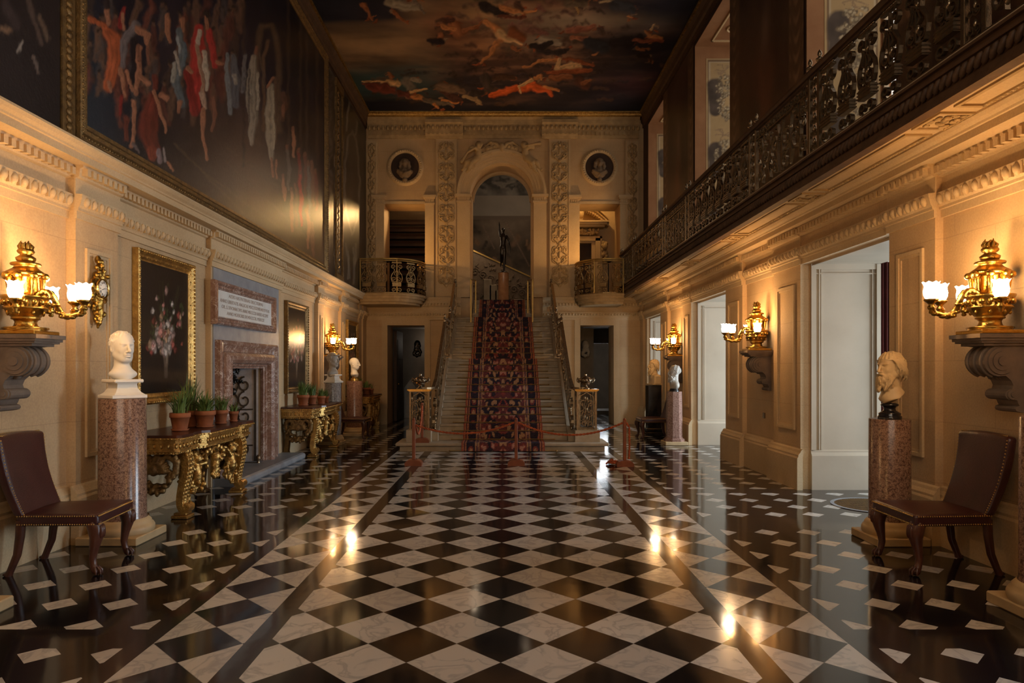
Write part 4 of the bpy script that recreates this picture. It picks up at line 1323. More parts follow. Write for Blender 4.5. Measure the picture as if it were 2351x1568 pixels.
def wall_lamp(x, y, s, z, lab, labb):
    # s=+1: left wall, lamp faces +x; s=-1: right wall
    rot = 0 if s > 0 else PI
    br = link('wall_bracket', me_br, None, (x-s*.17, y, z)); br.rotation_euler = (0,0,rot)
    tag(br, labb, 'bracket', 'stone brackets under the lamps')
    L = empty('wall_lamp', (x, y, z), rot, lab, 'wall lamp', 'gilt wall lamps')
    b = MB(); b.bbox(-.16,.16,-.145,.145,0,.03,.006); b.lathe([(.135,.03),(.14,.045),(.12,.06)], seg=24); b.lathe([(.14,.042),(.145,.05),(.14,.058)], seg=24, mod=lambda t,i: 1+.03*cos(12*t)); b.obj('base', M['gilt'], L)
    b = MB()
    b.lathe([(.09,.06),(.075,.075),(.070,.10),(.078,.115),(.092,.12),(.095,.13),(.09,.135),(.10,.145),(.118,.17),(.128,.195),(.14,.20),(.14,.215),(.13,.22),(.15,.28),(.158,.29),(.158,.302),(.11,.305),(.088,.33),(.082,.44),(.09,.455),(.125,.46),(.132,.475),(.118,.49),(.085,.515),(.07,.535),(.095,.54),(.10,.552),(.092,.56),(.06,.568)],
            seg=32, mod=lambda t,i: 1+(.05*cos(16*t) if 8 <= i <= 10 else (.09*cos(8*t) if 16 <= i <= 17 else (.04*cos(8*t) if 20<=i<=22 else 0))))
    for k in range(8):
        t = 2*PI*k/8+.2
        b.tube([(.10*cos(t),.10*sin(t),.45),(.115*cos(t),.115*sin(t),.42),(.11*cos(t),.11*sin(t),.36),(.10*cos(t),.10*sin(t),.31)], [.016,.02,.016,.012], 6)
        b.ell((.13*cos(t),.13*sin(t),.455), (.03,.03,.028), 7, 5)
        for dt in (0,.39): b.ell((.142*cos(t+dt),.142*sin(t+dt),.25), (.016,.024 if dt else .016,.024), 7, 5)
        b.ell((.118*cos(t),.118*sin(t),.168), (.014,.014,.02), 6, 4)
    b.obj('urn_body', M['gilt'], L)
    b = MB(); b.lathe([(.05,.566),(.062,.58),(.066,.60),(.05,.612),(.035,.625),(.05,.635),(.058,.65),(.05,.665),(.035,.672)], seg=20)
    for k in range(9):
        t = 2*PI*k/9*1.0; h = .022+.010*(k%3)
        b.tube([(.03*cos(t),.03*sin(t),.665),(.042*cos(t),.042*sin(t),.69),(.028*cos(t+.4),.028*sin(t+.4),.69+h)], [.016,.014,.003], 6)
    b.ell((0,0,.685), (.034,.034,.035), 8, 6); b.obj('flame_finial', M['gilt'], L)
    for nm, P in ((('long', s), ARM_LONG if s > 0 else mirY(ARM_LONG)), (('short', s), ARM_SHORT if s > 0 else mirY(ARM_SHORT)), (('side', 1), ARM_SIDE), (('side', -1), mirY(ARM_SIDE))):
        a = link('arm', arm_me[nm], L)
        e = P[-1]; zc = .265
        c = link('lamp_cup', me_cup, a, (e[0], e[1], zc)); t = link('glass_shade', me_tulip, a, (e[0], e[1], zc))
        t['label'] = 'lit white tulip glass shade'
    L.scale = (1,1,.95)
    # the bulbs: one warm light in the mouth of each pair of shades
    for lx, ly, w in ((.40,0,2.2),(.06,.196,.9),(.06,-.196,.9)):
        d = bpy.data.lights.new('lamp_bulb', 'POINT'); d.energy = LAMP_W*w; d.color = LAMP_C; d.shadow_soft_size = .05
        o = bpy.data.objects.new('lamp_bulb', d); col.objects.link(o); o.parent = L; o.location = (lx, ly, .265+.15)
    return L
LAMP_W = 8.2; LAMP_C = (1.0, .51, .15)
arm_me = {('side',1): arm_mesh('side_arm_mesh', ARM_SIDE, .018), ('side',-1): arm_mesh('side_arm_mesh', mirY(ARM_SIDE), .018)}
for q in (1,-1):
    f_ = (lambda P: P) if q > 0 else mirY
    arm_me[('long',q)] = arm_mesh('long_arm_mesh', f_(ARM_LONG), .02); arm_me[('short',q)] = arm_mesh('short_arm_mesh', f_(ARM_SHORT), .02)
LZ = 1.745
for x, y, s, lab, labb in (
    (-3.535, 5.13, 1, 'gilt urn wall lamp with four lit tulip shades, beside the gilded clock', 'scrolled stone bracket under the gilt lamp nearest the gilded clock'),
    (-3.56, 14.45, 1, 'gilt urn wall lamp above the far marble busts on the painting wall', 'scrolled stone bracket half hidden behind the far marble bust on the painting wall'),
    (3.55, 5.05, -1, 'gilt urn wall lamp with lit shades above the studded chair by the bearded bust', 'scrolled stone bracket above the studded chair by the bearded bust'),
    (3.58, 9.78, -1, 'gilt urn wall lamp on the pier between the two pale openings', 'scrolled stone bracket on the bare pier between the two pale openings'),
    (3.58, 14.5, -1, 'gilt urn wall lamp above the small grey bust on pink octagonal column', 'scrolled stone bracket above the small grey bust on the octagonal column')):
    wall_lamp(x, y, s, LZ, lab, labb)

# ------------------------------------------------------------------ pedestals
def granite_pedestal(x, y, h, r, mat, label, shape='round'):
    p = empty('pedestal', (x, y, 0), 0, label, 'pedestal', 'column pedestals')
    base = M['marble_buff']
    b = MB(); b.bbox(-r*1.36, r*1.36, -r*1.36, r*1.36, 0, .07, .008); b.obj('plinth', base if shape != 'square' else M['black_marble'], p)
    if shape == 'round':
        b = MB(); b.lathe([(r*1.30,.07),(r*1.34,.085),(r*1.34,.115),(r*1.28,.135),(r*1.2,.145),(r*1.2,.16),(r*1.1,.18),(r*1.04,.19)], seg=40); b.obj('base_moulding', base, p)
        b = MB(); b.lathe([(r*1.03,.19),(r,.21),(r*.985,h-.005),(r*.97,h)], seg=48); b.obj('shaft', mat, p)
    elif shape == 'oct':
        b = MB(); b.lathe([(r*1.3,.07),(r*1.3,.11),(r*1.12,.13)], seg=8, smooth=False, a0=PI/8); b.obj('base_moulding', mat, p)
        b = MB(); b.lathe([(r*1.08,.13),(r*1.02,.15),(r*.93,h-.01),(r*.92,h)], seg=8, smooth=False, a0=PI/8); b.obj('shaft', mat, p)
    else:
        b = MB(); b.bbox(-r*1.2,r*1.2,-r*1.2,r*1.2,.07,.16,.02); b.obj('base_moulding', mat, p)
        b = MB(); b.bbox(-r,r,-r,r,.16,h,.01); b.obj('shaft', mat, p)
    return p
granite_pedestal(-3.34, 6.08, 1.235, .192, M['granite'], 'tall brown granite column pedestal beside the leather chair, under the smooth-faced bust')
granite_pedestal(3.36, 6.02, 1.06, .165, M['granite'], 'brown granite column pedestal carrying the bearded bust, behind the studded chair')
granite_pedestal(-3.34, 13.62, 1.21, .155, M['granite_grey'], 'grey granite column pedestal under the bust in front of the far lamp')
granite_pedestal(-3.3, 15.4, 1.215, .175, M['granite_pink'], 'pink granite column pedestal under the white head on a gilt socle')
granite_pedestal(3.36, 13.6, 1.04, .16, M['granite_pink'], 'pink octagonal pedestal carrying the small grey bust', 'oct')
granite_pedestal(3.38, 15.57, 1.12, .15, M['black_marble'], 'square black pedestal carrying the cream bearded herm bust', 'square')
granite_pedestal(-3.34, 4.11, 1.2, .19, M['granite'], 'pale plinth corner of a pedestal cut off by the left edge of the photo')
granite_pedestal(3.36, 4.21, 1.2, .185, M['granite'], 'pale plinth corner of a pedestal cut off by the right edge of the photo')

# ------------------------------------------------------------------ carved heads
def head_sdf(beard=0, hair='short', cap=False, old=0.0):
    S = SDF()
    S.ell((0,-.012,.035), (.077,.098,.090), .01)
    S.ell((0,.022,-.020), (.064,.066,.092), .03)
    S.ell((0,.052,-.088), (.030,.030,.026), .03)                     # chin
    for s in (-1,1):
        S.cap((s*.052,.0,-.055), (s*.022,.052,-.09), .024, .020, .025)   # jaw
        S.ell((s*.036,.058,-.022), (.017,.017,.019), .014)            # cheek
        S.ell((s*.030,.091,.012), (.0185,.019,.0115), .008, None, True)  # eye socket
        S.ell((s*.031,.0675,.011), (.014,.0115,.0105), .0025)            # eyeball
        S.cap((s*.019,.0765,.003), (s*.043,.0715,.0045), .0018, .0018, .003)   # lower lid
        S.cap((s*.031,.0785,.0195), (s*.046,.0695,.014), .0026, .0022, .003)   # upper lid
        S.cap((s*.018,.0775,.014), (s*.031,.0785,.0195), .0022, .0026, .003)
        S.cap((s*.012,.087,.029), (s*.047,.073,.030), .0055, .0045, .010)  # brow ridge
        S.ell((s*.076,-.012,-.006), (.011,.020,.033), .006)          # ear
        S.ell((s*.083,-.006,-.002), (.006,.011,.018), .006, None, True)
        S.ell((s*.011,.094,-.034), (.0085,.009,.0075), .006)         # nostril wing
    S.cap((0,.090,.026), (0,.113,-.028), .0085, .0115, .010)         # nose
    S.ell((0,.109,-.030), (.011,.010,.009), .006)
    S.ell((0,.080,-.058), (.026,.014,.022), .015)                    # muzzle
    S.ell((0,.090,-.0565), (.021,.009,.0055), .005); S.ell((0,.088,-.070), (.018,.0095,.0065), .005)
    S.cap((-.021,.094,-.0628), (.021,.094,-.0628), .0022, None, .003, True)
    S.ell((0,.085,-.080), (.014,.008,.004), .006, None, True)
    S.cap((0,-.022,-.06), (0,-.012,-.20), .052, .058, .03)           # neck
    if hair != 'none':
        k = 3.0
        def hairf(P):
            q = (P-np.array((0,-.020,.040)))/np.array((.083,.100,.093)); d = (np.sqrt((q**2).sum(1))-1)*.085
            n = .0065*wob(P, 70, 5)+.003*wob(P, 150, 9)
            lim = P[:,1]*1.0-(.060-.9*np.maximum(0,.085-P[:,2]))      # hair line
            lim = np.maximum(lim, -.055-P[:,2]+.35*np.minimum(P[:,1]+.02,0)) if hair == 'short' else np.maximum(lim, -.11-P[:,2])
            return np.maximum(d-n, lim)
        S.fn(hairf, .006)
    if hair == 'long':
        r = random.Random(4)
        S.tor((0,-.014,.064), .088, .0062, 2, .003)                   # band round the head
        for s in (-1,1):
            S.ell((s*.062,-.035,-.02), (.022,.043,.055), .015)
            for k in range(26):
                t = k/25; y = .036-.134*t; x = s*(.074+.012*sin(PI*t))*(1 if t < .75 else 1-(t-.75)*2.6)
                L = r.uniform(.10,.16)*(.7+.5*t); ph = r.uniform(0,6)
                pts = [(x+s*(.010*sin(ph+5*q)+.012*sin(PI*q)), y-.03*q*(1-t)+.008*cos(ph+6*q), .060-L*q) for q in np.linspace(0,1,7)]
                S.chain(pts, [.007,.0085,.009,.0085,.008,.007,.003], .0012)
        for k in range(18):                                           # combed crown
            a = 2*PI*k/18; S.chain([(.012*cos(a),-.02+.012*sin(a),.128),(.055*cos(a+.15),-.018+.062*sin(a+.15),.112),(.080*cos(a+.2),-.016+.094*sin(a+.2),.074)], [.004,.0065,.006], .004)
    if beard:
        def bf(P):
            q = (P-np.array((0,.038,-.098)))/np.array((.067,.066,.072 if beard==1 else .088)); d = (np.sqrt((q**2).sum(1))-1)*.062
            n = .004*wob(P, 85, 21)+.002*wob(P, 170, 3)
            lim = np.maximum(P[:,2]+.040+.0*P[:,1], P[:,1]*.0-1)
            mouth = .012-np.sqrt(((P-np.array((0,.105,-.064)))**2*np.array((.25,1,1.6))).sum(1))
            return np.maximum(np.maximum(d-n, lim-.9*np.abs(P[:,0])), mouth)
        S.fn(bf, .006)
        for s in (-1,1): S.chain([(s*.004,.102,-.050),(s*.022,.097,-.056),(s*.036,.082,-.072)], [.007,.008,.004], .005)
        r = random.Random(9)
        for k in range(70):
            a = r.uniform(-1.7,1.7); z = r.uniform(-.125,-.045)-.02*cos(a); R = r.uniform(.9,1.06)
            pts = [((.066*sin(a)+.006*sin(k+5*q))*R*(1-.35*q), .038+(.066*cos(a)+.004*q+.005*cos(k*2+5*q))*R, z-(.040 if beard == 1 else .058)*q) for q in np.linspace(0,1,5)]
            S.chain(pts, [.004,.0065,.007,.006,.002], .0012)
    return S
def bust_tip(S, kind):
    if kind == 'cut':                                               # neck with a sloping cut, slight chest
        S.ell((0,.005,-.205), (.105,.070,.045), .035)
        S.fn(lambda P: -( -.262+.55*np.maximum(P[:,1],-.02)*-1 - P[:,2])-0.0, .004, True) if False else None
        S.cap((0,.0,-.19),(0,.035,-.235), .06, .035, .03)
    elif kind == 'chest':
        S.ell((0,-.01,-.225), (.125,.075,.075), .04)
        S.cap((0,.0,-.22),(0,.02,-.285), .075, .04, .03)
    elif kind == 'vchest':
        S.cap((0,-.02,-.15),(0,-.035,-.235), .058, .105, .03); S.cap((0,.02,-.24),(0,.02,-.29), .05, .03, .02)
        S.fn(lambda P: -(P[:,2]+.285-.55*np.maximum(-P[:,1]-.01,0)-.55*np.abs(P[:,0])), .006, True) if False else None
        S.fn(lambda P: np.maximum(P[:,2]+.288-.75*np.maximum(-P[:,1]-.0,0)-.45*np.abs(P[:,0]), -1), .006, True)
    elif kind == 'herm':
        S.box((0,-.03,-.275), (.155,.075,.095), .03, .04); S.cap((0,-.02,-.16),(0,-.03,-.22), .06, .09, .03)
        for e in (-1,1): S.ell((e*.10,-.03,-.195), (.06,.06,.03), .03)
    return S
def make_bust(name, x, y, z, rz, mat, smat, S, scale, label, socle, zc, res=.0042):
    V, F = S.mesh((-.17,-.14,-.36), (.17,.16,.17), res)
    p = empty(name, (x, y, z), rz, label, 'bust', 'carved busts')
    me = npmesh('head_mesh', V*scale+np.array((0,0,zc)), F, mat)
    h = link('head', me, p)
    b = MB(); k = scale
    if socle == 'slab': b.bbox(-.17,.17,-.14,.09,0,.03,.004)
    elif socle == 'square':
        b.bbox(-.15,.15,-.135,.135,0,.03,.004); b.lathe([(.19,.03),(.155,.05),(.125,.085),(.118,.12),(.125,.135)], seg=4, a0=PI/4, smooth=False); b.bbox(-.125,.125,-.125,.125,.135,.165,.008)
    else:
        b.lathe([(.095,0),(.095,.02),(.085,.03),(.09,.045),(.075,.055),(.05,.07),(.045,.09),(.055,.105),(.07,.112),(.07,.125),(.05,.135)], seg=32)
    b.obj('socle', smat, p)
    return p
# 1 young head near the clock, looking across the hall and a little back
S = bust_tip(head_sdf(0, 'short'), 'cut')
make_bust('marble_bust', -3.34, 6.08, 1.237, -PI/2-.62, M['marble'], M['marble'], S, 1.12, 'white marble head of a beardless youth on the brown granite column by the clock', 'square', .44)
# 2 old bearded head
S = bust_tip(head_sdf(2, 'long'), 'vchest')
make_bust('bearded_bust', 3.36, 6.02, 1.062, PI/2+.30, M['marble_buff'], M['black_marble'], S, 1.08, 'buff marble bust of an old bearded man on the granite column by the right-hand chair', 'round', .44)
# 3 helmet-browed grey white bust before the far lamp
S = bust_tip(head_sdf(0, 'short'), 'chest'); S.ell((0,.075,.085), (.06,.055,.010), .01)
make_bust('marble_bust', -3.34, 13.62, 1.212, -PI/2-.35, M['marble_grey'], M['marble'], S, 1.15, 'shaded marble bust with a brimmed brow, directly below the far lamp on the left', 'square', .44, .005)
# 4 bald white head
S = bust_tip(head_sdf(0, 'none'), 'cut')
make_bust('marble_bust', -3.3, 15.4, 1.217, -PI/2-.12, M['marble'], M['brass'], S, 1.12, 'bright white bald head on a small gilt socle, before the furthest flower painting', 'round', .375, .005)
# 5 grey bust on the octagonal pedestal
S = bust_tip(head_sdf(1, 'short'), 'chest')
make_bust('grey_bust', 3.36, 13.6, 1.042, PI/2+.1, M['marble_grey'], M['black_marble'], S, 1.12, 'small grey bearded bust on the pink octagonal pedestal', 'round', .37, .005)
# 6 herm
S = bust_tip(head_sdf(2, 'long'), 'herm')
make_bust('herm_bust', 3.38, 15.57, 1.122, PI/2+.2, M['marble_buff'], M['marble_buff'], S, 1.15, 'cream bearded herm bust on the square black pedestal', 'slab', .425, .005)

# ------------------------------------------------------------------ leather chairs
def rounded(lo, hi, r, puff=0, res=.012, axis=2):
    lo = np.array(lo, float); hi = np.array(hi, float); c = (lo+hi)/2; h = (hi-lo)/2
    S = SDF(); S.box(c, h, r, .001)
    nz = None
    if puff:
        def nz(G):
            q = (G-c)/h; o = [i for i in range(3) if i != axis]
            w = np.clip(1-q[:,o[0]]**2,0,1)*np.clip(1-q[:,o[1]]**2,0,1)
            return -puff*w
    return S.mesh(lo-res*2-puff, hi+res*2+puff, res, nz)
def chair_parts(p, nails=True):
    # local: faces +x, width along y, back at x=-.28
    V, F = rounded((-.28,-.30,.36), (.30,.30,.445), .016, .022)
    # the top puffs more than the sides and the seat narrows to the back
    V = V.copy(); t = (V[:,0]+.28)/.58; V[:,1] *= .84+.16*t
    link('seat', npmesh('seat_mesh', V, F, M['leather']), p)
    V, F = rounded((-.035,-.265,0), (.035,.265,.60), .022, .02, .012, 0)
    V = V.copy(); z = V[:,2]; V[:,0] += -.255-.15*(z/.6)-.03*np.sin(z/.6*PI); V[:,2] = .425+z*.96 + .02*(1-(V[:,1]/.265)**2)*(z/.6); V[:,1] *= .92+.10*z/.6
    link('backrest', npmesh('backrest_mesh', V, F, M['leather']), p)
    if nails:
        b = MB()
        def nl(pts, step=.017):
            for a, c in zip(pts[:-1], pts[1:]):
                L = math.dist(a, c); n = max(1, int(L/step))
                for i in range(n):
                    q = [a[k]+(c[k]-a[k])*i/n for k in range(3)]
                    b.ell(q, .0062, 6, 4)
        for z in (.372, .432):
            nl([(-.27,-.257,z),(.29,-.302,z)]); nl([(-.27,.257,z),(.29,.302,z)]); nl([(.304,-.29,z),(.304,.29,z)])
        for s in (-1,1):
            pts = []
            for i in range(13):
                z = i/12; x = -.255-.15*z-.03*sin(z*PI); pts.append((x+.033, s*(.265*(.92+.10*z)+.004), .425+z*.576))
            nl(pts); nl([(q[0]-.050,q[1],q[2]) for q in pts])
        nl([(-.39,-.262,1.008),(-.39,.262,1.008)])
        b.obj('nailhead_trim', M['nail'], p)
    for s in (-1,1):
        b = MB(); y = s*.25
        b.tube([(.25,y,.38),(.268,y*1.02,.33),(.272,y*1.03,.27),(.255,y*1.02,.19),(.245,y*1.02,.12),(.252,y*1.03,.07),(.268,y*1.05,.035)], [.052,.055,.046,.032,.025,.024,.028], 12)
        # carved knee and claw foot
        for k in range(5): 
            a = -.8+.4*k
            b.ell((.305+.010*cos(a), y*1.03+.030*sin(a), .315), (.016,.011,.05), 6, 5)
        b.ell((.272,y*1.05,.030), (.030,.028,.028), 10, 7)
        for k in range(4):
            a = -1.3+.87*k
            b.tube([(.268+.02*cos(a),y*1.05+.02*sin(a),.06),(.275+.034*cos(a),y*1.05+.034*sin(a),.035),(.275+.036*cos(a),y*1.05+.036*sin(a),.008)], [.009,.010,.006], 6)
        for e in (-1,1): b.ell((.235 if e < 0 else .25, y+e*.0+ (0 if e<0 else -s*.05), .352), (.03,.03,.022), 8, 5)
        b.obj('front_leg', M['mahogany'], p)
        b = MB()
        b.tube([(-.26,s*.225,.40),(-.268,s*.225,.28),(-.285,s*.228,.15),(-.33,s*.23,.035),(-.345,s*.232,.0)], [.034,.031,.027,.024,.028], 10)
        b.ell((-.35,s*.232,.012), (.034,.026,.014), 8, 5)
        b.obj('rear_leg', M['mahogany'], p)
    return p
p = empty('leather_chair', (-3.25, 5.26, 0), .10, 'oxblood leather chair with claw feet beside the tall granite column and gilded clock', 'chair', 'leather chairs')
chair_parts(p)
copy_tree(p, None, (3.26, 5.26, 0), PI-.02, 'oxblood leather chair with brass nailheads beside the bearded bust')
copy_tree(p, None, (-3.18, 14.75, 0), 0, 'dark leather chair in shadow in front of the pink granite column')
copy_tree(p, None, (3.18, 14.75, 0), PI, 'dark leather chair in shadow in front of the square black pedestal')

# ------------------------------------------------------------------ gilded console tables
def console_meshes():
    out = {}
    # local: back at x=0 (wall), front towards +x, length along y (centred), height .85
    Lh = .99
    top = [(0,-Lh),(.56,-Lh),(.60,-Lh+.03),(.60,-.72),(.57,-.64),(.57,-.46),(.63,-.38),(.63,.38),(.57,.46),(.57,.64),(.60,.72),(.60,Lh-.03),(.56,Lh),(0,Lh)]
    b = MB(); b.prism(top, .822, .85, 'z'); out['top'] = (b.mesh('table_top_mesh', M['mahogany']), None)
    b = MB()
    inn = lambda d: [(max(0,x-(d if x > 0 else 0)), y*(1-d*.8)) for x, y in top]
    b.prism([(x+.01 if x>0 else 0,y*1.008) for x,y in top], .806, .824, 'z'); b.prism(inn(.02), .77, .806, 'z'); b.prism(inn(.045), .705, .77, 'z'); b.prism(inn(.03), .685, .705, 'z'); b.prism(inn(.055), .66, .685, 'z')
    pts = top
    for i in range(len(pts)-1):
        a, c = pts[i], pts[i+1]
        if a[0] == 0 and c[0] == 0: continue
        L = math.dist(a, c); n = max(1, int(L/.035))
        for k in range(n):
            t = (k+.5)/n; x = a[0]+(c[0]-a[0])*t; y = a[1]+(c[1]-a[1])*t
            b.ell((x+.008, y*1.006, .813), (.011,.013,.010), 6, 4)
            b.ell((x-.055 if x > .1 else x, y*.96, .672), (.010,.012,.012), 6, 4)
            if k % 2 == 0: b.ell((x-.04 if x > .1 else x, y*.968, .738), (.010,.022,.026), 6, 4)
    out['frieze'] = (b.mesh('table_frieze_mesh', M['gilt_old']), None)
    # scrolled front legs
    for s in (-1, 1):
        b = MB(); y = s*.72
        path = [(.50,y,.66),(.535,y,.60),(.54,y,.50),(.525,y,.40),(.505,y,.30),(.49,y,.2),(.492,y,.13),(.515,y,.085),(.55,y,.085),(.565,y,.115),(.54,y,.135)]
        P = [Vector(p) for p in path]; Q = []
        n = len(P)
        for i in range(n-1):
            p0,p1,p2,p3 = P[max(i-1,0)],P[i],P[i+1],P[min(i+2,n-1)]
            for k in range(5):
                t = k/5; Q.append(.5*((2*p1)+(p2-p0)*t+(2*p0-5*p1+4*p2-p3)*t*t+(3*p1-p0-3*p2+p3)*t**3))
        Q.append(P[-1]); m = len(Q)
        b.ribbon(Q, (0,1,0), .085, .13, taper=[1-.5*i/m for i in range(m)])
        for i in range(2, m-8, 2):
            d = (Q[i+1]-Q[i-1]).normalized(); w = d.cross(Vector((0,1,0)))
            b.ell(Q[i]+w*(.043*(1-.5*i/m)), (.012,.020,.024), 7, 5)
            for e in (-1,1):
                b.ell(Q[i]+w*(.043*(1-.5*i/m))+Vector((0,e*.026,.008)), (.009,.011,.022), 6, 4, R=Matrix.Rotation(e*.5,3,'X'))
                b.ell(Q[i]+w*(.038*(1-.5*i/m))+Vector((0,e*.058,0)), (.010,.009,.03), 6, 4)
        b.bbox(.41,.58,y-.08,y+.08,0,.035,.008); b.bbox(.43,.56,y-.065,y+.065,.035,.06,.008)
        out['leg%d' % (s+2)] = (b.mesh('table_leg_mesh', M['gilt_old']), 'leg')
        b = MB()
        b.ribbon([Vector((.06,y,.66)),Vector((.09,y,.5)),Vector((.07,y,.3)),Vector((.05,y,.1)),Vector((.07,y,.03))], (0,1,0), .07, .11)
        b.bbox(.0,.13,y-.07,y+.07,0,.04,.008)
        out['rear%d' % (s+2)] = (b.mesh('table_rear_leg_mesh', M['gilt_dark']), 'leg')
    # carved apron: two winged children, a mask and drooping foliage
    S = SDF(); r = random.Random(5)
    for s in (-1,1):
        y = s*.46
        S.ell((.52,y,.56), (.055,.05,.06), .01); S.ell((.57,y,.555), (.012,.012,.014), .008)     # head
        for k in range(8): S.ell((.50+.02*cos(k),y+.045*sin(k*.8),.61+.012*(k%2)), .022, .006)
        S.ell((.50,y,.45), (.06,.055,.075), .02); S.ell((.52,y,.40), (.055,.05,.05), .02)
        S.chain([(.52,y-s*.05,.49),(.56,y-s*.12,.50),(.54,y-s*.17,.57)], [.024,.02,.016], .01)
        S.chain([(.52,y+s*.05,.49),(.55,y+s*.12,.46),(.52,y+s*.18,.52)], [.024,.02,.016], .01)
        S.chain([(.46,y+s*.05,.50),(.44,y+s*.15,.58),(.42,y+s*.24,.62)], [.03,.04,.012], .01)
        S.chain([(.52,y,.36),(.49,y+.03,.28),(.5,y-.02,.20)], [.05,.045,.015], .015)
        for k in range(24): S.ell((.50+r.uniform(-.04,.05),y+r.uniform(-.13,.13),.33+r.uniform(-.10,.06)), (r.uniform(.015,.03),r.uniform(.015,.03),r.uniform(.02,.04)), .006)
        for k in range(10):
            t = k/9; S.ell((.50,s*(.12+.62*t),.62-.10*sin(t*PI)+r.uniform(-.02,.02)), (.03,.03,.035), .008)
        S.chain([(.47,s*.64,.60),(.45,s*.65,.40),(.47,s*.60,.20),(.50,s*.56,.14)], [.03,.03,.022,.012], .01)
        S.tor((.48,s*.57,.17), .035, .014, 0, .006)
        for k in range(60):
            t = r.random(); yy = s*(.06+.64*t); S.ell((.455+r.uniform(-.03,.03), yy, .60-.30*r.random()*(.6+.4*sin(t*9))), (r.uniform(.014,.028),r.uniform(.016,.034),r.uniform(.016,.034)), .006)
    S.ell((.52,0,.52), (.055,.052,.075), .01); S.cap((.575,0,.53),(.585,0,.50), .010, .013, .006)
    for k in range(11): 
        a = -1.2+k*.24; S.ell((.50,.085*sin(a)*1.1,.55+.075*cos(a)), (.03,.022,.025), .006)
    S.chain([(.52,0,.45),(.51,0,.36),(.5,0,.28)], [.05,.045,.012], .012)
    for k in range(14): S.ell((.52+r.uniform(-.02,.03), r.uniform(-.07,.07), .36+r.uniform(-.07,.07)), (.022,.022,.03), .006)
    nz = lambda G: .0018*wob(G, 110, 4)
    V, F = S.mesh((.36,-.74,.10), (.64,.74,.68), .0088, nz)
    out['apron'] = (npmesh('apron_mesh', V, F, M['gilt_old']), 'carved_apron')
    for s in (-1,1):
        S = SDF(); y = s*.86; r = random.Random(20+s)
        for k in range(11):
            a = -1.45+k*.29; S.chain([(.29,y+s*.01,.47),(.29+.10*sin(a),y+s*.03,.47+.10*cos(a)),(.29+.15*sin(a),y+s*.02,.47+.15*cos(a))], [.02,.026,.018], .005)
        S.ell((.29,y+s*.035,.50), (.045,.035,.06), .008)
        for k in range(40):
            t = r.random(); a = PI*t; R = .20*math.sqrt(r.uniform(.35,1))
            S.ell((.29+R*1.05*cos(a),y+s*r.uniform(-.02,.03),.47-R*1.05*sin(a)), (r.uniform(.02,.035),.03,r.uniform(.02,.045)), .007)
        for e in (-1,1): S.chain([(.29+e*.20,y,.47),(.29+e*.21,y,.58),(.29+e*.13,y,.64),(.29+e*.05,y,.62)], [.032,.032,.028,.02], .01)
        for k in range(16): S.ell((.10+.026*k,y+s*.01,.62+.015*sin(k*1.7)), (.024,.026,.03), .007)
        V, F = S.mesh((.04,y-.09,.22), (.56,y+.09,.70), .0105, lambda G: .003*wob(G, 100, 6))
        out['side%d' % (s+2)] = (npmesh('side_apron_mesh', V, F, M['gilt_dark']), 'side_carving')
    return out
cm = console_meshes()
def console(y, label):
    p = empty('console_table', (-3.705, y, 0), 0, label, 'table', 'gilded console tables')
    if y > 16: p.scale = (1,.8,1)
    for k, (me, nm) in cm.items(): link(nm or {'top':'table_top','frieze':'frieze'}[k], me, p)
    return p
console(7.66, 'gilded carved console table under the large flower painting beside the fireplace')
console(12.42, 'gilded carved console table standing between fireplace and grey granite column')
console(16.95, 'gilded carved console table in the shadowed far corner by the dark doorway')

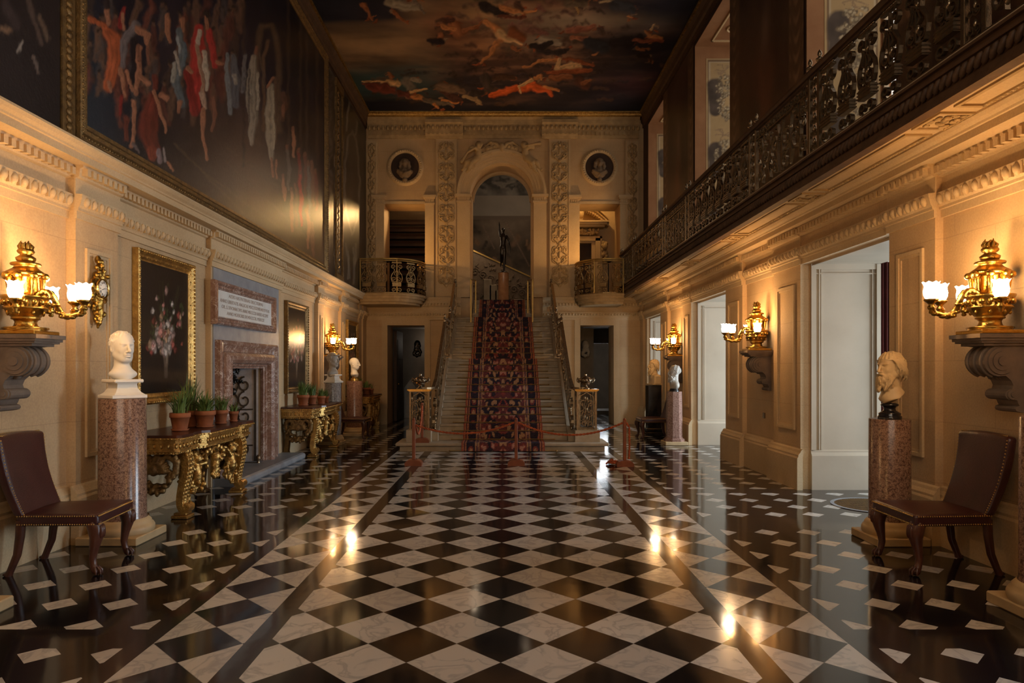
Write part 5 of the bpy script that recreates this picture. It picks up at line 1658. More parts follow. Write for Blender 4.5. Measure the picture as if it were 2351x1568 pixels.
# ------------------------------------------------------------------ potted bulbs
potN = 0
def potted(x, y, r, h, leaf, label, n=26, seed=0, dry=0, saucer=True, z=.852, spread=.5):
    q = random.Random(seed); n = int(n*2.1); leaf *= .92; spread *= 1.5
    p = empty('potted_plant', (x, y, z), 0, label, 'plant pot', G)
    b = MB(); z0 = .012 if saucer else 0
    b.lathe([(r*.70,z0),(r*.94,z0+h*.72),(r*1.0,z0+h*.72),(r*1.04,z0+h*.74),(r*1.04,z0+h*.98),(r*1.0,z0+h),(r*.9,z0+h),(r*.88,z0+h*.86)], seg=28, caps=False)
    b.lathe([(0,z0),(r*.7,z0)], seg=28, caps=False); b.obj('pot', M['terracotta'], p)
    if saucer: b = MB(); b.lathe([(0,0),(r*.78,0),(r*.92,.02),(r*.88,.02),(r*.75,.006)], seg=28, caps=False); b.obj('saucer', M['terracotta'], p)
    b = MB(); b.lathe([(0,z0+h*.9),(r*.86,z0+h*.87)], seg=20, caps=False); b.obj('soil', M['soil'], p)
    b = MB()
    def blade(cnt, mb, H, w, sp):
        for i in range(cnt):
            a = q.uniform(0,2*PI); rr = r*.7*math.sqrt(q.random()); x0, y0 = rr*cos(a), rr*sin(a)
            L = H*q.uniform(.55,1.0); ta = a+q.uniform(-.8,.8); lean = sp*q.uniform(.1,1)**1.4*(.35+rr/r)*1.25
            pts = []
            for k in range(7):
                t = k/6; bend = lean*t*t
                pts.append((x0+cos(ta)*L*bend, y0+sin(ta)*L*bend, z0+h*.86+L*(t-.34*bend*t-.10*bend*bend*t)))
            ww = w*q.uniform(.7,1.1); sx, sy = -sin(ta)*ww/2, cos(ta)*ww/2
            vs = []
            for k, pt in enumerate(pts):
                f = (.8,1,1,.95,.8,.5,.08)[k]
                vs += [(pt[0]+sx*f, pt[1]+sy*f, pt[2]), (pt[0]-sx*f, pt[1]-sy*f, pt[2])]
            mb.add(vs, [(2*k,2*k+1,2*k+3,2*k+2) for k in range(6)], True)
    blade(n, b, leaf, .0155, spread); b.obj('leaves', M['leaf'], p)
    if dry:
        b = MB(); blade(dry, b, leaf*1.25, .006, .35); b.obj('dry_stalks', M['leaf_dry'], p)
    return p
G = 'potted bulbs on the console tables'
potted(-3.34, 7.16, .098, .175, .36, 'largest terracotta pot of tall daffodil leaves, nearest the flower painting', 34, 1)
potted(-3.44, 7.62, .09, .17, .48, 'terracotta pot at the back with tallest dry stalks', 26, 2, 22)
potted(-3.27, 7.60, .105, .17, .30, 'second large terracotta pot on the near table, leaves drooping over its rim', 36, 3, 0, True, .852, .9)
potted(-3.28, 8.05, .078, .15, .24, 'third, mid-sized terracotta pot with short grassy leaves on the near table', 34, 4, 8)
potted(-3.26, 8.38, .055, .115, .15, 'smallest terracotta pot with dry wisps, at the fireplace end of the near table', 12, 5, 14)
potted(-3.45, 11.95, .10, .175, .34, 'tallest leafy terracotta pot on the table beyond the fireplace', 36, 6)
potted(-3.42, 12.40, .085, .15, .30, 'terracotta pot with bushy leaves in the middle of the table beyond the fireplace', 32, 7)
potted(-3.28, 12.50, .075, .135, .20, 'low terracotta pot at the front edge of the table beyond the fireplace', 22, 8)
potted(-3.30, 12.90, .055, .11, .20, 'small terracotta pot at the far end of the table beyond the fireplace', 18, 9)
potted(-3.45, 16.45, .10, .18, .36, 'tall leafy terracotta pot on the far corner table, half behind the pink column', 34, 10)
potted(-3.35, 16.95, .10, .16, .24, 'low terracotta pot with drooping leaves on the far corner table', 26, 11)
potted(-3.30, 17.35, .06, .12, .22, 'small pot of dry stalks at the dark end of the far corner table', 4, 12, 18)
# ------------------------------------------------------------------ frames and pictures
def frame_obj(root, w, h, fw, mat, depth=.07, carved=True, name='frame'):
    # local: picture in the (y,z) plane facing +x, outer size w x h, centred
    b = MB()
    prof = [(0,0),(depth*.9,0),(depth,fw*.12),(depth*.8,fw*.28),(depth*.55,fw*.45),(depth*.65,fw*.62),(depth*.35,fw*.8),(depth*.35,fw)]
    sides = []
    for k in range(4):
        rows = []
        for d, o in prof:
            if k == 0: a, c = (-w/2+o, -h/2+o), (w/2-o, -h/2+o)
            if k == 1: a, c = (w/2-o, -h/2+o), (w/2-o, h/2-o)
            if k == 2: a, c = (w/2-o, h/2-o), (-w/2+o, h/2-o)
            if k == 3: a, c = (-w/2+o, h/2-o), (-w/2+o, -h/2+o)
            rows.append([(d, a[0], a[1]), (d, c[0], c[1])])
        vs = [p for r in rows for p in r]
        b.add(vs, [(2*i, 2*i+1, 2*i+3, 2*i+2) for i in range(len(rows)-1)])
        if carved:
            L = w if k % 2 == 0 else h; n = int(L/.045)
            for i in range(n):
                t = (i+.5)/n
                o = fw*.16
                y = [-w/2+L*t, w/2-o, -w/2+L*t, -w/2+o][k]; z = [-h/2+o, -h/2+L*t, h/2-o, -h/2+L*t][k]
                b.ell((depth*.93, y, z), (.014,.016,.016), 6, 4)
                if i % 2 == 0:
                    o2 = fw*.62; y = [-w/2+L*t, w/2-o2, -w/2+L*t, -w/2+o2][k]; z = [-h/2+o2, -h/2+L*t, h/2-o2, -h/2+L*t][k]
                    b.ell((depth*.62, y, z), (.008,.010,.010), 6, 4)
    return b.obj(name, mat, root)
def flower_canvas(w, h, seed):
    ny, nz = int(w/.009), int(h/.009)
    u, v = np.meshgrid(np.linspace(-.5,.5,ny)*w, np.linspace(-.5,.5,nz)*h)
    c = Canvas(u, v, (.008,.007,.009)); r = random.Random(seed)
    c.c *= (1+.5*np.clip(fbm2(u, v, 4, seed), -1, 1))[...,None]
    c.c += np.array((.010,.006,.004))*np.clip(1-np.hypot(u+.1,v-.1)/(.8*w),0,1)[...,None]
    c.stroke([(-w*.5,-h*.36),(w*.5,-h*.38)], .10, (.035,.022,.014), .6, .1, seed)
    # vase
    c.stroke([(0,-h*.36),(0,-h*.30)], .05, (.10,.07,.05), .4, .1, 1); c.stroke([(0,-h*.27),(0,-h*.18)], [.06,.085], (.13,.095,.07), .5, .12, 2)
    c.stroke([(.02,-h*.26),(.02,-h*.2)], .02, (.26,.2,.15), .6, .2, 3)
    cols = [(.42,.12,.10),(.5,.3,.26),(.62,.55,.5),(.55,.25,.22),(.3,.07,.06),(.45,.40,.36),(.5,.32,.2),(.62,.42,.38)]
    for k in range(46):
        x = r.gauss(-.02,.15)*w*1.05; z = -h*.16+abs(r.gauss(.0,.26))*h*1.05; z = min(z, h*.38)
        x += .1*math.sin(z*5)*w*.4
        c.stroke([(0,-h*.15),(x*.6,z*.6-.05),(x,z)], .006, (.05,.055,.025), .6, .2, k, .7)
    for k in range(80):
        x = r.gauss(0,.17)*w; z = -h*.13+abs(r.gauss(.05,.22))*h; x += .10*w*math.sin(z*4)
        if z > h*.42: continue
        c.stroke([(x,z),(x+r.uniform(-.03,.03),z+r.uniform(-.04,.04))], r.uniform(.01,.025), (.05,.07,.03), .6, .4, k, .8)
    for k in range(78):
        x = r.gauss(0,.17)*w; z = -h*.18+abs(r.gauss(.0,.23))*h; x += .07*w*math.sin(z*4)
        if z > h*.40: continue
        R = r.uniform(.022,.062)*(1.15 if z < 0 else .85); cc = r.choice(cols); m = r.uniform(.45,1)
        c.stroke([(x,z)], R, tuple(q*m*.55 for q in cc), .5, .35, k)
        for j in range(5):
            a = r.uniform(0,6.28); c.stroke([(x+.45*R*cos(a),z+.45*R*sin(a)),(x+.2*R*cos(a+.8),z+.2*R*sin(a+.8))], R*.32, tuple(min(1,q*m*1.25) for q in cc), .6, .3, k*7+j)
    P3 = np.zeros(u.shape+(3,)); P3[...,1] = u; P3[...,2] = v
    return c.mesh('flower_canvas_mesh', P3, M['canvas'])
def picture(Y, Z, w, h, fw, mat, seed, label, X=-3.735):
    p = empty('framed_painting', (X, Y, Z), 0, label, 'painting', 'framed flower paintings')
    frame_obj(p, w, h, fw, mat)
    link('canvas', flower_canvas(w-2*fw+.02, h-2*fw+.02, seed), p, (.026,0,0))
    b = MB(); b.box(0,.02,-w/2+.01,w/2-.01,-h/2+.01,h/2-.01); b.obj('backing', M['black'], p)
picture(7.62, 1.92, 1.29, 1.60, .125, M['gilt_old'], 3, 'large dark flower painting in a gold frame above the nearest console table')
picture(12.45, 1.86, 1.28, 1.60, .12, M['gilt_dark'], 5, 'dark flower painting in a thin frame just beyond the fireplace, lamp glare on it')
picture(17.0, 1.88, 1.15, 1.55, .12, M['gilt_old'], 8, 'narrow-looking gold-framed dark painting in the far left corner beyond the lamp')

# ------------------------------------------------------------------ fireplace
fp = empty('fireplace', (-3.67, 9.86, 0), 0, 'red-brown marble fireplace surround against blue-grey slate on the left wall', 'fireplace')
b = MB()
Y0, Y1 = FB[0], FB[1]
cells(b, 'y', [8.74, Y0, Y1, 11.28], [0, FB[3], 2.775], -3.68, -3.655, [FB]); wpart(b, 'slate_panel', M['slate'], fp)
def mould(b, y0, y1, z1, prof, X=-3.655, z0=0.0):
    # moulding mitred round three sides; prof = (out, inset)
    rows = [[(X+o, y0+i, z0), (X+o, y0+i, z1-i), (X+o, y1-i, z1-i), (X+o, y1-i, z0)] for o, i in prof]
    for a, c in zip(rows[:-1], rows[1:]):
        for k in range(3): b.add([a[k], a[k+1], c[k+1], c[k]], [(0,1,2,3)])
b = MB(); mould(b, 8.78, 11.0, 1.86, [(0,0),(.07,0),(.09,.02),(.085,.05),(.06,.07),(.05,.10),(.045,.16),(.03,.17)]); wpart(b, 'outer_moulding', M['mantel'], fp)
b = MB(); mould(b, 8.86, 10.72, 1.72, [(0,-.02),(.05,-.02),(.05,.0),(.11,.02),(.15,.06),(.155,.11),(.12,.15),(.06,.17),(.055,.19),(.03,.20),(.02,.225),(-.02,.225)]); wpart(b, 'bolection_surround', M['mantel'], fp)
b = MB(); 
for yy in (8.80, 10.98): b.box(-3.66,-3.585,yy-.02,yy+.02,0,.16)
b.ell((-3.585,8.99,1.28), (.03,.055,.075), 12, 8); b.ell((-3.565,8.99,1.28), (.022,.03,.045), 10, 7); wpart(b, 'carved_boss', M['marble_buff'], fp)
b = MB(); b.prism([(-3.9,0),(-3.30,0),(-3.285,.02),(-3.28,.06),(-3.295,.085),(-3.33,.10),(-3.9,.10)], 8.75, 11.5, 'y'); wpart(b, 'hearth', M['slate'], fp)
# iron cheeks of the fire recess with scrolled relief
gt = empty('fire_recess_lining', (-3.8, 9.79, 0), 0, 'polished iron lining with scrolled relief inside the dark fireplace opening', 'fireback')
b = MB(); b.box(-4.45,-4.42,Y0+.25,Y1-.25,.05,1.5); b.box(-4.45,-3.9,Y0,Y1,.0,.10); b.box(-4.5,-3.68,Y0-.0,Y0+.02,.0,1.5); wpart(b, 'fireback', M['black'], gt)
b = MB()
# far cheek slants inwards: from the opening jamb to the back
A = Vector((-3.70, Y1-.03, 0)); Bk = Vector((-4.42, Y1-.36, 0))
n = 10
def ck(t, z, d=0.0): 
    p = A.lerp(Bk, t); dr = (Bk-A).normalized(); nn = Vector((dr.y, -dr.x, 0)); nn = nn if nn.y < 0 else -nn
    return p+nn*d+Vector((0,0,z))
b.add([ck(0,.06),ck(1,.06),ck(1,1.5),ck(0,1.5)], [(0,1,2,3)])
wpart(b, 'cheek', M['steel'], gt)
b = MB(); nrm = (ck(0,0,1)-ck(0,0,0))
def rel_s(path, th=.022): b.ribbon([ck(u, z, .012) for u, z in path], nrm, th, .03)
for s in (-1,1):
    for z, r0 in ((.3,.13),(.52,.12),(.78,.14),(1.02,.13),(1.25,.12)):
        rel_s(spiral(.45+s*.20, z, r0, .03, -PI/2*s, s*1.15, 18)); 
        rel_s([(.45+s*.05,z-.1),(.45+s*.10,z),(.45+s*.03,z+.1)])
for z in (.22,.42,.65,.9,1.15,1.36): b.ell(ck(.45,z,.02), (.05,.05,.055), 8, 6)
rel_s([(.85,.08),(.85,1.48)], .03); rel_s([(.06,.08),(.06,1.48)], .03)
for z in (.34,.88): rel_s([(.1,z),(.82,z)], .02)
b2 = MB()
for k in range(110):
    r_ = random.Random(k); b2.ell((-3.86-.25*r_.random(), Y0+.08+r_.random()*1.2, 1.40+r_.uniform(-.13,.08)), (.016,.034,.02), 6, 4, R=Matrix.Rotation(r_.random()*3,3,'X'))
wpart(b, 'scroll_relief', M['bronze'], gt); wpart(b2, 'canopy_foliage', M['bronze'], gt)
b = MB(); b.box(-4.30,-4.20,Y0+.02,Y1-.30,1.1,1.5); wpart(b, 'canopy', M['black'], gt)
b = MB(); b.lathe([(.05,0),(.055,.02),(.02,.06),(.035,.09),(.035,.14),(.0,.17)], seg=16, M=Matrix.Translation((-3.62,10.24,.055))); b.tube([(-3.62,10.24,.09),(-3.9,10.24,.09)], .02, 8); wpart(b, 'fire_dog', M['iron'], gt)

# inscription tablet
tb = empty('inscription_tablet', (-3.655, 9.79, 2.33), 0, 'white marble tablet with a Latin inscription in a red marble frame over the fireplace', 'tablet')
b = MB(); w, h = 2.28, .56
def rect_mould(b, w, h, prof):
    rows = [[(o,-w/2+i,-h/2+i),(o,w/2-i,-h/2+i),(o,w/2-i,h/2-i),(o,-w/2+i,h/2-i)] for o, i in prof]
    for a, c in zip(rows[:-1], rows[1:]):
        for k in range(4): b.add([a[k], a[(k+1)%4], c[(k+1)%4], c[k]], [(0,1,2,3)])
rect_mould(b, w, h, [(0,0),(.06,0),(.085,.015),(.08,.04),(.05,.06),(.045,.085),(.06,.095),(.03,.115)]); b.obj('frame', M['mantel'], tb)
b = MB(); b.box(0,.034,-w/2+.1,w/2-.1,-h/2+.1,h/2-.1); b.obj('slab', M['slab'], tb)
lines = ['AEDES HAS PATERNAS DILECTISSIMAS', 'ANNO LIBERTATIS ANGLICAE MDCLXXXVIII INSTITVTAS', 'GVL. S. DEVONIAE DVX ANNO MDCCCXI HAERES ACCEPIT', 'ANNO MOERORIS SVI MDCCCXL PERFECIT']
dg = None; vsT = []; ob = []
cu = []
for i, (t, wd) in enumerate(zip(lines, (1.30,1.86,1.76,1.42))):
    fc = bpy.data.curves.new('line', 'FONT'); fc.body = t; fc.align_x = 'CENTER'; fc.align_y = 'CENTER'; fc.size = .062; fc.extrude = .0015
    o = bpy.data.objects.new('line', fc); col.objects.link(o); cu.append((o, fc, wd, .117-.077*i))
bpy.context.view_layer.update(); dg = bpy.context.evaluated_depsgraph_get()
tm = MB()
for o, fc, wd, zz in cu:
    me = bpy.data.meshes.new_from_object(o.evaluated_get(dg))
    V = np.array([v.co[:] for v in me.vertices]); k = wd/max(V[:,0].max()-V[:,0].min(), 1e-6); V[:,0] *= k; V[:,1] *= 1.05
    tm.add([(.0355+p[2], p[0], zz+p[1]) for p in V.tolist()], [tuple(q.vertices) for q in me.polygons])
    bpy.data.meshes.remove(me); col.objects.unlink(o); bpy.data.objects.remove(o); bpy.data.curves.remove(fc)
tm.obj('lettering', M['letter'], tb)

# ------------------------------------------------------------------ gilded wall clock
ck_ = empty('wall_clock', (-3.655, 6.17, 2.205), 0, 'gilded cartel clock with white Roman dial on the pilaster near the first lamp', 'clock')
S = SDF(); r = random.Random(12)
S.ell((.05,0,0), (.05,.125,.135), .01)
for k in range(34):
    a = 2*PI*k/34; R = .125+.015*cos(5*a); S.ell((.06+.015*sin(3*a),R*sin(a),R*cos(a)*1.05), (.022,.026,.026), .008)
for k in range(26):
    z = .13+.15*r.random(); S.ell((.06+r.uniform(-.02,.03), r.gauss(0,.055*(1.25-(z-.13)*4)), z), (.022,.024,.026), .008)
for k in range(26):
    z = -.13-.24*r.random(); wdt = .06*(1.1+(z+.13)*3.2); S.ell((.05+r.uniform(-.02,.02), r.gauss(0,max(wdt,.01)), z), (.02,.022,.028), .008)
S.chain([(.05,0,-.1),(.05,.02,-.25),(.05,0,-.40)], [.06,.035,.012], .02); S.ell((.05,0,.30), (.03,.03,.045), .01)
V, F = S.mesh((-.005,-.21,-.44), (.14,.21,.38), .0075); link('case', npmesh('clock_case_mesh', V, F, M['gilt']), ck_)
Rx = Matrix.Translation((.098,0,0)) @ Matrix.Rotation(PI/2,4,'Y')
b = MB(); b.lathe([(0,.012),(.06,.010),(.088,0)], seg=40, M=Rx, caps=False); b.obj('dial', M['dial'], ck_)
b = MB(); b.lathe([(.088,0),(.096,.016),(.104,.012),(.106,-.01)], seg=40, M=Rx, caps=False); b.obj('bezel', M['brass'], ck_)
b = MB()
rom = ['XII','I','II','III','IIII','V','VI','VII','VIII','IX','X','XI']
for k, t in enumerate(rom):
    a = 2*PI*k/12; Mx = Matrix.Translation((.112,0,0)) @ Matrix.Rotation(-a,4,'X') @ Matrix.Translation((0,0,.066))
    wch = {'I':.0045,'V':.009,'X':.009}; tot = sum(wch[c]+.0022 for c in t); x = -tot/2
    for c in t:
        if c == 'I': b.box(0,.001,x,x+.0035,-.011,.011,0,Mx)
        elif c == 'V':
            b.ribbon([(0,x,.011),(0,x+.0045,-.011),(0,x+.009,.011)], (1,0,0), .0026, .001, 0, Mx)
        else:
            b.ribbon([(0,x,.011),(0,x+.009,-.011)], (1,0,0), .0028, .001, 0, Mx); b.ribbon([(0,x,-.011),(0,x+.009,.011)], (1,0,0), .0022, .001, 0, Mx)
        x += wch[c]+.0022
b.obj('numerals', M['ink'], ck_)
b = MB()
for a, L, w in ((-1.9,.045,.005),(1.45,.062,.0035)):
    b.ribbon([(.1145,.010*-sin(a),.010*-cos(a)),(.1145,L*sin(a),L*cos(a))], (1,0,0), w, .0015)
b.obj('hands', M['ink'], ck_)

ck_.scale = (.9,.84,.86)
# ------------------------------------------------------------------ big wall painting (left), described in the plane of the wall
def wall_canvas(X, y0, y1, z0, z1, cell, base):
    # rows of the grid grow wider apart with distance
    ny, nz = int(abs(math.log(y1/y0))*8.6/cell), int((z1-z0)/cell)
    Yg, Zg = np.meshgrid(y0*(y1/y0)**np.linspace(0,1,ny), np.linspace(z0,z1,nz))
    # measuring coordinates: where each point of the wall was read off the photograph
    u = VX - X*F0/Yg; v = VY - (Zg-CH)*F0/Yg
    c = Canvas(u, v, base, 2.2, 9.0)
    P3 = np.zeros(Yg.shape+(3,)); P3[...,0] = -X; P3[...,1] = Yg; P3[...,2] = Zg
    return c, P3, Yg, Zg
XC = 3.635
c, P3, Yg, Zg = wall_canvas(XC, 5.98, 14.1, 3.55, 7.8, .0165, (.018,.014,.018))
n1 = fbm2(Yg, Zg, 1.1, 4); n2 = fbm2(Yg, Zg, 3.5, 8)
brown = np.array((.105,.062,.038)); dk = np.array((.014,.012,.02)); teal = np.array((.015,.022,.032))
# paved ground at the bottom right, dark hall above
gr_ = np.clip((Yg-7.2)/3.0, 0, 1)*np.clip((5.6-Zg)/1.3, 0, 1)
c.c = dk + (teal-dk)*np.clip((7.6-Yg)/1.5,0,1)[...,None]*np.clip((4.9-Zg)/.6,0,1)[...,None]
c.c = c.c*(1-gr_[...,None]) + brown*gr_[...,None]
c.c *= np.clip(1+.35*n1+.15*n2, .3, 2)[...,None]
def fig(strokes):
    for k, s in enumerate(strokes):
        c.stroke(*s, seed=k+17, form=.42)
        w_ = s[1] if hasattr(s[1], '__len__') else [s[1]]*len(s[0])
        if max(w_) < 8.5 or len(s[0]) < 2: continue
        for j in range(5):                                            # folds of cloth along the figure
            o = -.62+.31*j; q = [(p[0]+o*w+1.5*sin(3*i+j+k), p[1]+2*cos(j*2+i)) for i, (p, w) in enumerate(zip(s[0], w_))]
            f = (1.25,.62,1.18,.58,1.1)[(j+k) % 5]
            c.stroke(q, [max(1.2,w*.13) for w in w_], tuple(min(1,v*f) for v in s[2]), .9, .4, k*7+j, .6)
skin = (.30,.13,.075); skinD = (.19,.08,.05); redc = (.36,.035,.03); redD = (.20,.022,.02); wh = (.27,.22,.165); whD = (.13,.105,.085); gy = (.14,.115,.115); org = (.36,.09,.035)
# architecture: doorway with arch, columns
c.stroke([(590,330),(590,120),(600,60),(625,60),(640,120),(640,300)], 10, (.10,.062,.04), .8, .1, 3)
c.stroke([(605,300),(605,130),(615,95)], 6, (.13,.075,.045), .8, .1, 4); c.stroke([(632,330),(632,180)], 5, (.12,.07,.045), .8, .1, 5)
for x in (560, 662, 690, 705, 728): c.stroke([(x,380),(x,-20)], 5, (.045,.03,.026), .9, .1, x)
for (a, e) in (((520,340),(640,430)),((560,365),(650,420)),((460,390),(640,520)),((520,370),(720,560)),((400,330),(560,490))): c.stroke([a, e], 4, (.12,.08,.05), .8, .1, 6, .6)
# a dim crowd, then robed people in a loose group
rc = random.Random(99)
for k in range(90):
    x = rc.uniform(200,560); y = rc.uniform(-30,200); h = rc.uniform(50,110); cc = rc.choice([(.10,.035,.026),(.06,.05,.05),(.13,.07,.045),(.055,.035,.028),(.15,.045,.03)])
    c.stroke([(x,y+10),(x+rc.uniform(-8,8),y+h*.5),(x+rc.uniform(-12,12),y+h)], [8,14,8], cc, .8, .35, k, .8, .5)
    c.stroke([(x,y-2),(x+1,y+4)], 5.5, (.12,.065,.042), .6, .2, k+5, .8, .4); c.stroke([(x-1,y-7),(x+1,y-6)], 5, (.02,.014,.013), .6, .2, k+6, .9)
fig([ ([(238,62),(262,90),(262,150),(248,200)], [9,20,17,14], org, .4, .12), ([(206,44),(240,60)], [8,9], org, .4), ([(276,62),(284,20)], [9,6], redD, .5), ([(284,68),(282,30)], [5,4], skin, .5),
      ([(246,24),(250,52)], [8,7], skin, .4), ([(250,190),(254,208)], [6,5], skin, .5), ([(243,5),(246,16)], [10,8], (.03,.02,.02), .5),
      ([(312,60),(300,75),(285,95),(283,150)], [14,14,11,8], gy, .4, .12), ([(318,68),(338,80),(336,100)], [11,9,7], skin, .4), ([(340,110),(342,145)], [6,4], skinD, .5),
      ([(306,95),(308,150),(300,200)], [10,9,7], (.012,.01,.014), .5), ([(320,110),(318,180),(312,215)], [8,8,6], skin, .4), ([(316,105),(320,140)], [5,5], skinD, .5),
      ([(276,160),(284,200),(288,220)], [7,6,5], skin, .4), ([(290,165),(306,208)], [6,5], skin, .5), ([(280,220),(276,265)], [6,4], redD, .5), ([(288,270),(292,320)], [9,6], (.13,.035,.025), .5),
      ([(308,235),(307,270),(310,305)], [7,6,5], skin, .4), ([(310,305),(302,335)], [5,7], skin, .4), ([(305,330),(320,350)], [5,3], (.12,.09,.09), .5),
      ([(350,225),(345,270),(340,310),(352,340)], [16,28,28,22], (.15,.03,.02), .6, .14), ([(322,175),(340,190)], [6,8], skin, .4), ([(354,175),(358,200)], [8,9], (.13,.03,.022), .5),
      ([(354,210),(366,250),(378,280),(380,305)], [6,6,5,4], skin, .35), ([(372,218),(384,226)], [8,6], skin, .4), ([(346,345),(350,362),(360,350)], [12,10,10], (.22,.05,.03), .5),
      ([(365,345),(368,370)], [6,8], (.20,.15,.16), .4), ([(385,375),(396,392)], [4,3], skin, .4), ([(376,340),(380,372)], [3,4], (.25,.2,.19), .5) ])
fig([ ([(386,35),(384,70),(392,95)], [6,8,5], skin, .4), ([(418,45),(420,70)], [7,6], skin, .4), ([(412,70),(420,130),(405,190),(418,240)], [9,12,12,10], (.10,.12,.13), .45, .15), ([(402,120),(415,170)], [4,4], (.3,.26,.22), .4),
      ([(400,145),(398,185)], [6,8], (.28,.26,.22), .4), ([(412,235),(410,258)], [7,5], skin, .4), ([(408,85),(412,120)], [5,4], (.26,.27,.27), .5), ([(424,100),(424,150)], [5,5], (.09,.12,.14), .5),
      ([(458,65),(455,110),(450,170),(448,250)], [12,20,18,14], redc, .4, .1), ([(480,70),(488,110),(494,150)], [10,10,9], redc, .4), ([(430,165),(440,220),(450,260)], [10,12,10], redD, .45),
      ([(474,40),(476,62)], [6,6], skin, .4), ([(472,30),(478,38)], [8,6], (.03,.02,.018), .5), ([(460,72),(455,100)], [6,7], (.42,.33,.26), .4), ([(468,120),(474,170),(476,205)], [7,8,5], (.42,.34,.26), .4),
      ([(452,105),(462,160),(468,210)], [6,6,6], (.30,.17,.11), .45), ([(466,215),(470,245)], [8,7], (.38,.25,.18), .4), ([(466,250),(465,300),(470,340),(476,365)], [7,6,4,4], skin, .35), ([(490,225),(494,260),(488,300)], [6,6,4], skinD, .4), ([(434,158),(440,166)], [7,6], skin, .4), ([(498,140),(512,146)], [6,5], skin, .4) ])
fig([ ([(522,125),(522,170),(530,260)], [5,7,7], (.17,.17,.17), .5), ([(536,130),(540,180),(542,240)], [8,14,10], (.10,.10,.11), .5), ([(562,130),(558,210)], [6,8], (.13,.12,.12), .5), ([(538,172),(540,190)], [6,6], (.28,.24,.2), .5),
      ([(583,132),(580,170),(578,230),(582,280),(578,330)], [8,14,15,13,5], wh, .4, .1), ([(588,108),(588,122)], [5,5], skinD, .5), ([(592,170),(592,250)], [4,4], (.34,.28,.21), .5), ([(573,160),(571,280)], [3,3], whD, .5),
      ([(596,120),(608,205)], [2,2], (.1,.07,.05), .5), ([(622,200),(620,260),(622,320),(624,365)], [10,14,13,6], (.30,.24,.17), .4, .1), ([(614,200),(626,180)], [4,5], skin, .5), ([(624,365),(627,405)], [4,4], skin, .5), ([(634,365),(636,410)], [3,3], skin, .5),
      ([(628,210),(630,340)], [3,3], (.36,.29,.20), .5), ([(652,215),(654,240),(650,275)], [9,10,7], (.10,.05,.035), .5), ([(650,240),(652,265)], [5,5], skinD, .5) ])
for k, (x, y, h, col_) in enumerate(((660,345,90,whD),(672,300,60,skin),(686,350,110,redD),(689,400,120,redc),(700,360,90,(.14,.04,.03)),(708,380,120,(.15,.12,.11)),(716,380,90,skinD),(724,400,80,(.18,.05,.04)),(668,440,90,skin),(678,430,90,skinD),(706,480,90,skin),(716,520,70,skinD),(650,410,50,skin))):
    c.stroke([(x,y),(x+3,y+h*.5),(x+2,y+h)], [4,6,3], col_, .5, .2, k+50)
    c.stroke([(x,y-8),(x,y-2)], 4, skinD, .5, .2, k)
big = empty('wall_painting', (-3.655, 10.05, 3.5), 0, 'huge dark wall painting of robed figures in a gilt frame above the fireplace wall', 'painting')
cm_ = c.mesh('wall_painting_mesh', P3-np.array((-3.655,10.05,3.5)), M['mural']); link('canvas', cm_, big)
Fy, Fz = (5.88+14.22)/2, (3.45+7.9)/2
fr = frame_obj(big, 14.22-5.88, 7.9-3.45, .17, M['gilt_dark'], .08); fr.location = (-.005, Fy-10.05, Fz-3.5)
# nearer painted panel beyond the divider, and the divider itself
c, P3, Yg, Zg = wall_canvas(XC, 3.2, 5.68, 3.45, 7.8, .03, (.02,.014,.014))
c.c *= np.clip(1+.5*fbm2(Yg, Zg, 1.5, 33), .3, 2)[...,None]
for k, (pts, w, cc) in enumerate(([[(60,-10),(95,100)],7,(.09,.06,.05)],[[(20,70),(5,65)],9,(.22,.13,.08)],[[(75,130),(88,165)],4,(.18,.13,.11)],[[(48,100),(44,115)],5,(.34,.28,.24)],[[(90,40),(112,90)],6,(.13,.085,.06)],[[(10,10),(40,60)],14,(.05,.035,.035)])):
    c.stroke(pts, w, cc, .6, .3, k)
nb = empty('wall_painting', (-3.655, 4.5, 3.45), 0, 'murky brown painted panel at the top left corner, cut off by the photo edge', 'painting')
link('canvas', c.mesh('near_panel_mesh', P3-np.array((-3.655,4.5,3.45)), M['mural']), nb)
b = MB(); b.box(-3.66,-3.625,5.70,5.87,3.38,7.9)
for k in range(70): b.ell((-3.622,5.785,3.45+k*.064), (.018,.05,.034), 6, 4, R=Matrix.Rotation(.5*(1 if k%2 else -1),3,'X'))
o = b.obj('carved_divider', M['gilt_dark']); tag(o, 'upright strip of carved gilding between the two wall paintings at upper left', 'moulding')
# far painted strips: draped trophies, a carved pilaster and an oval
c, P3, Yg, Zg = wall_canvas(XC, 14.3, 18.35, 3.45, 7.8, .022, (.035,.026,.021))
c.c *= np.clip(1+.45*fbm2(Yg, Zg, 2.2, 21), .3, 2)[...,None]
for k in range(26):
    c.stroke([(757+random.uniform(-4,6), 600-k*18),(760+random.uniform(-5,5), 590-k*18)], 4, (.09,.07,.055), .7, .4, k)
for k in range(60):
    y = 625-k*8.2*(1-.0012*k); c.stroke([(776+2*sin(k*1.3), y),(779-2*sin(k), y-5)], 2.2, (.16,.11,.07), .6, .3, k)
for x in (769.5, 787): c.stroke([(x,640),(x,150)], 1.1, (.22,.15,.09), .5, .05, 2)
c.stroke([(808,540),(793,480),(791,400),(798,320),(808,300),(820,330),(826,420),(822,500),(808,540)], 3.2, (.13,.11,.085), .7, .12, 5)
c.stroke([(808,515),(808,340)], [9,9], (.045,.033,.025), .8, .1, 6)
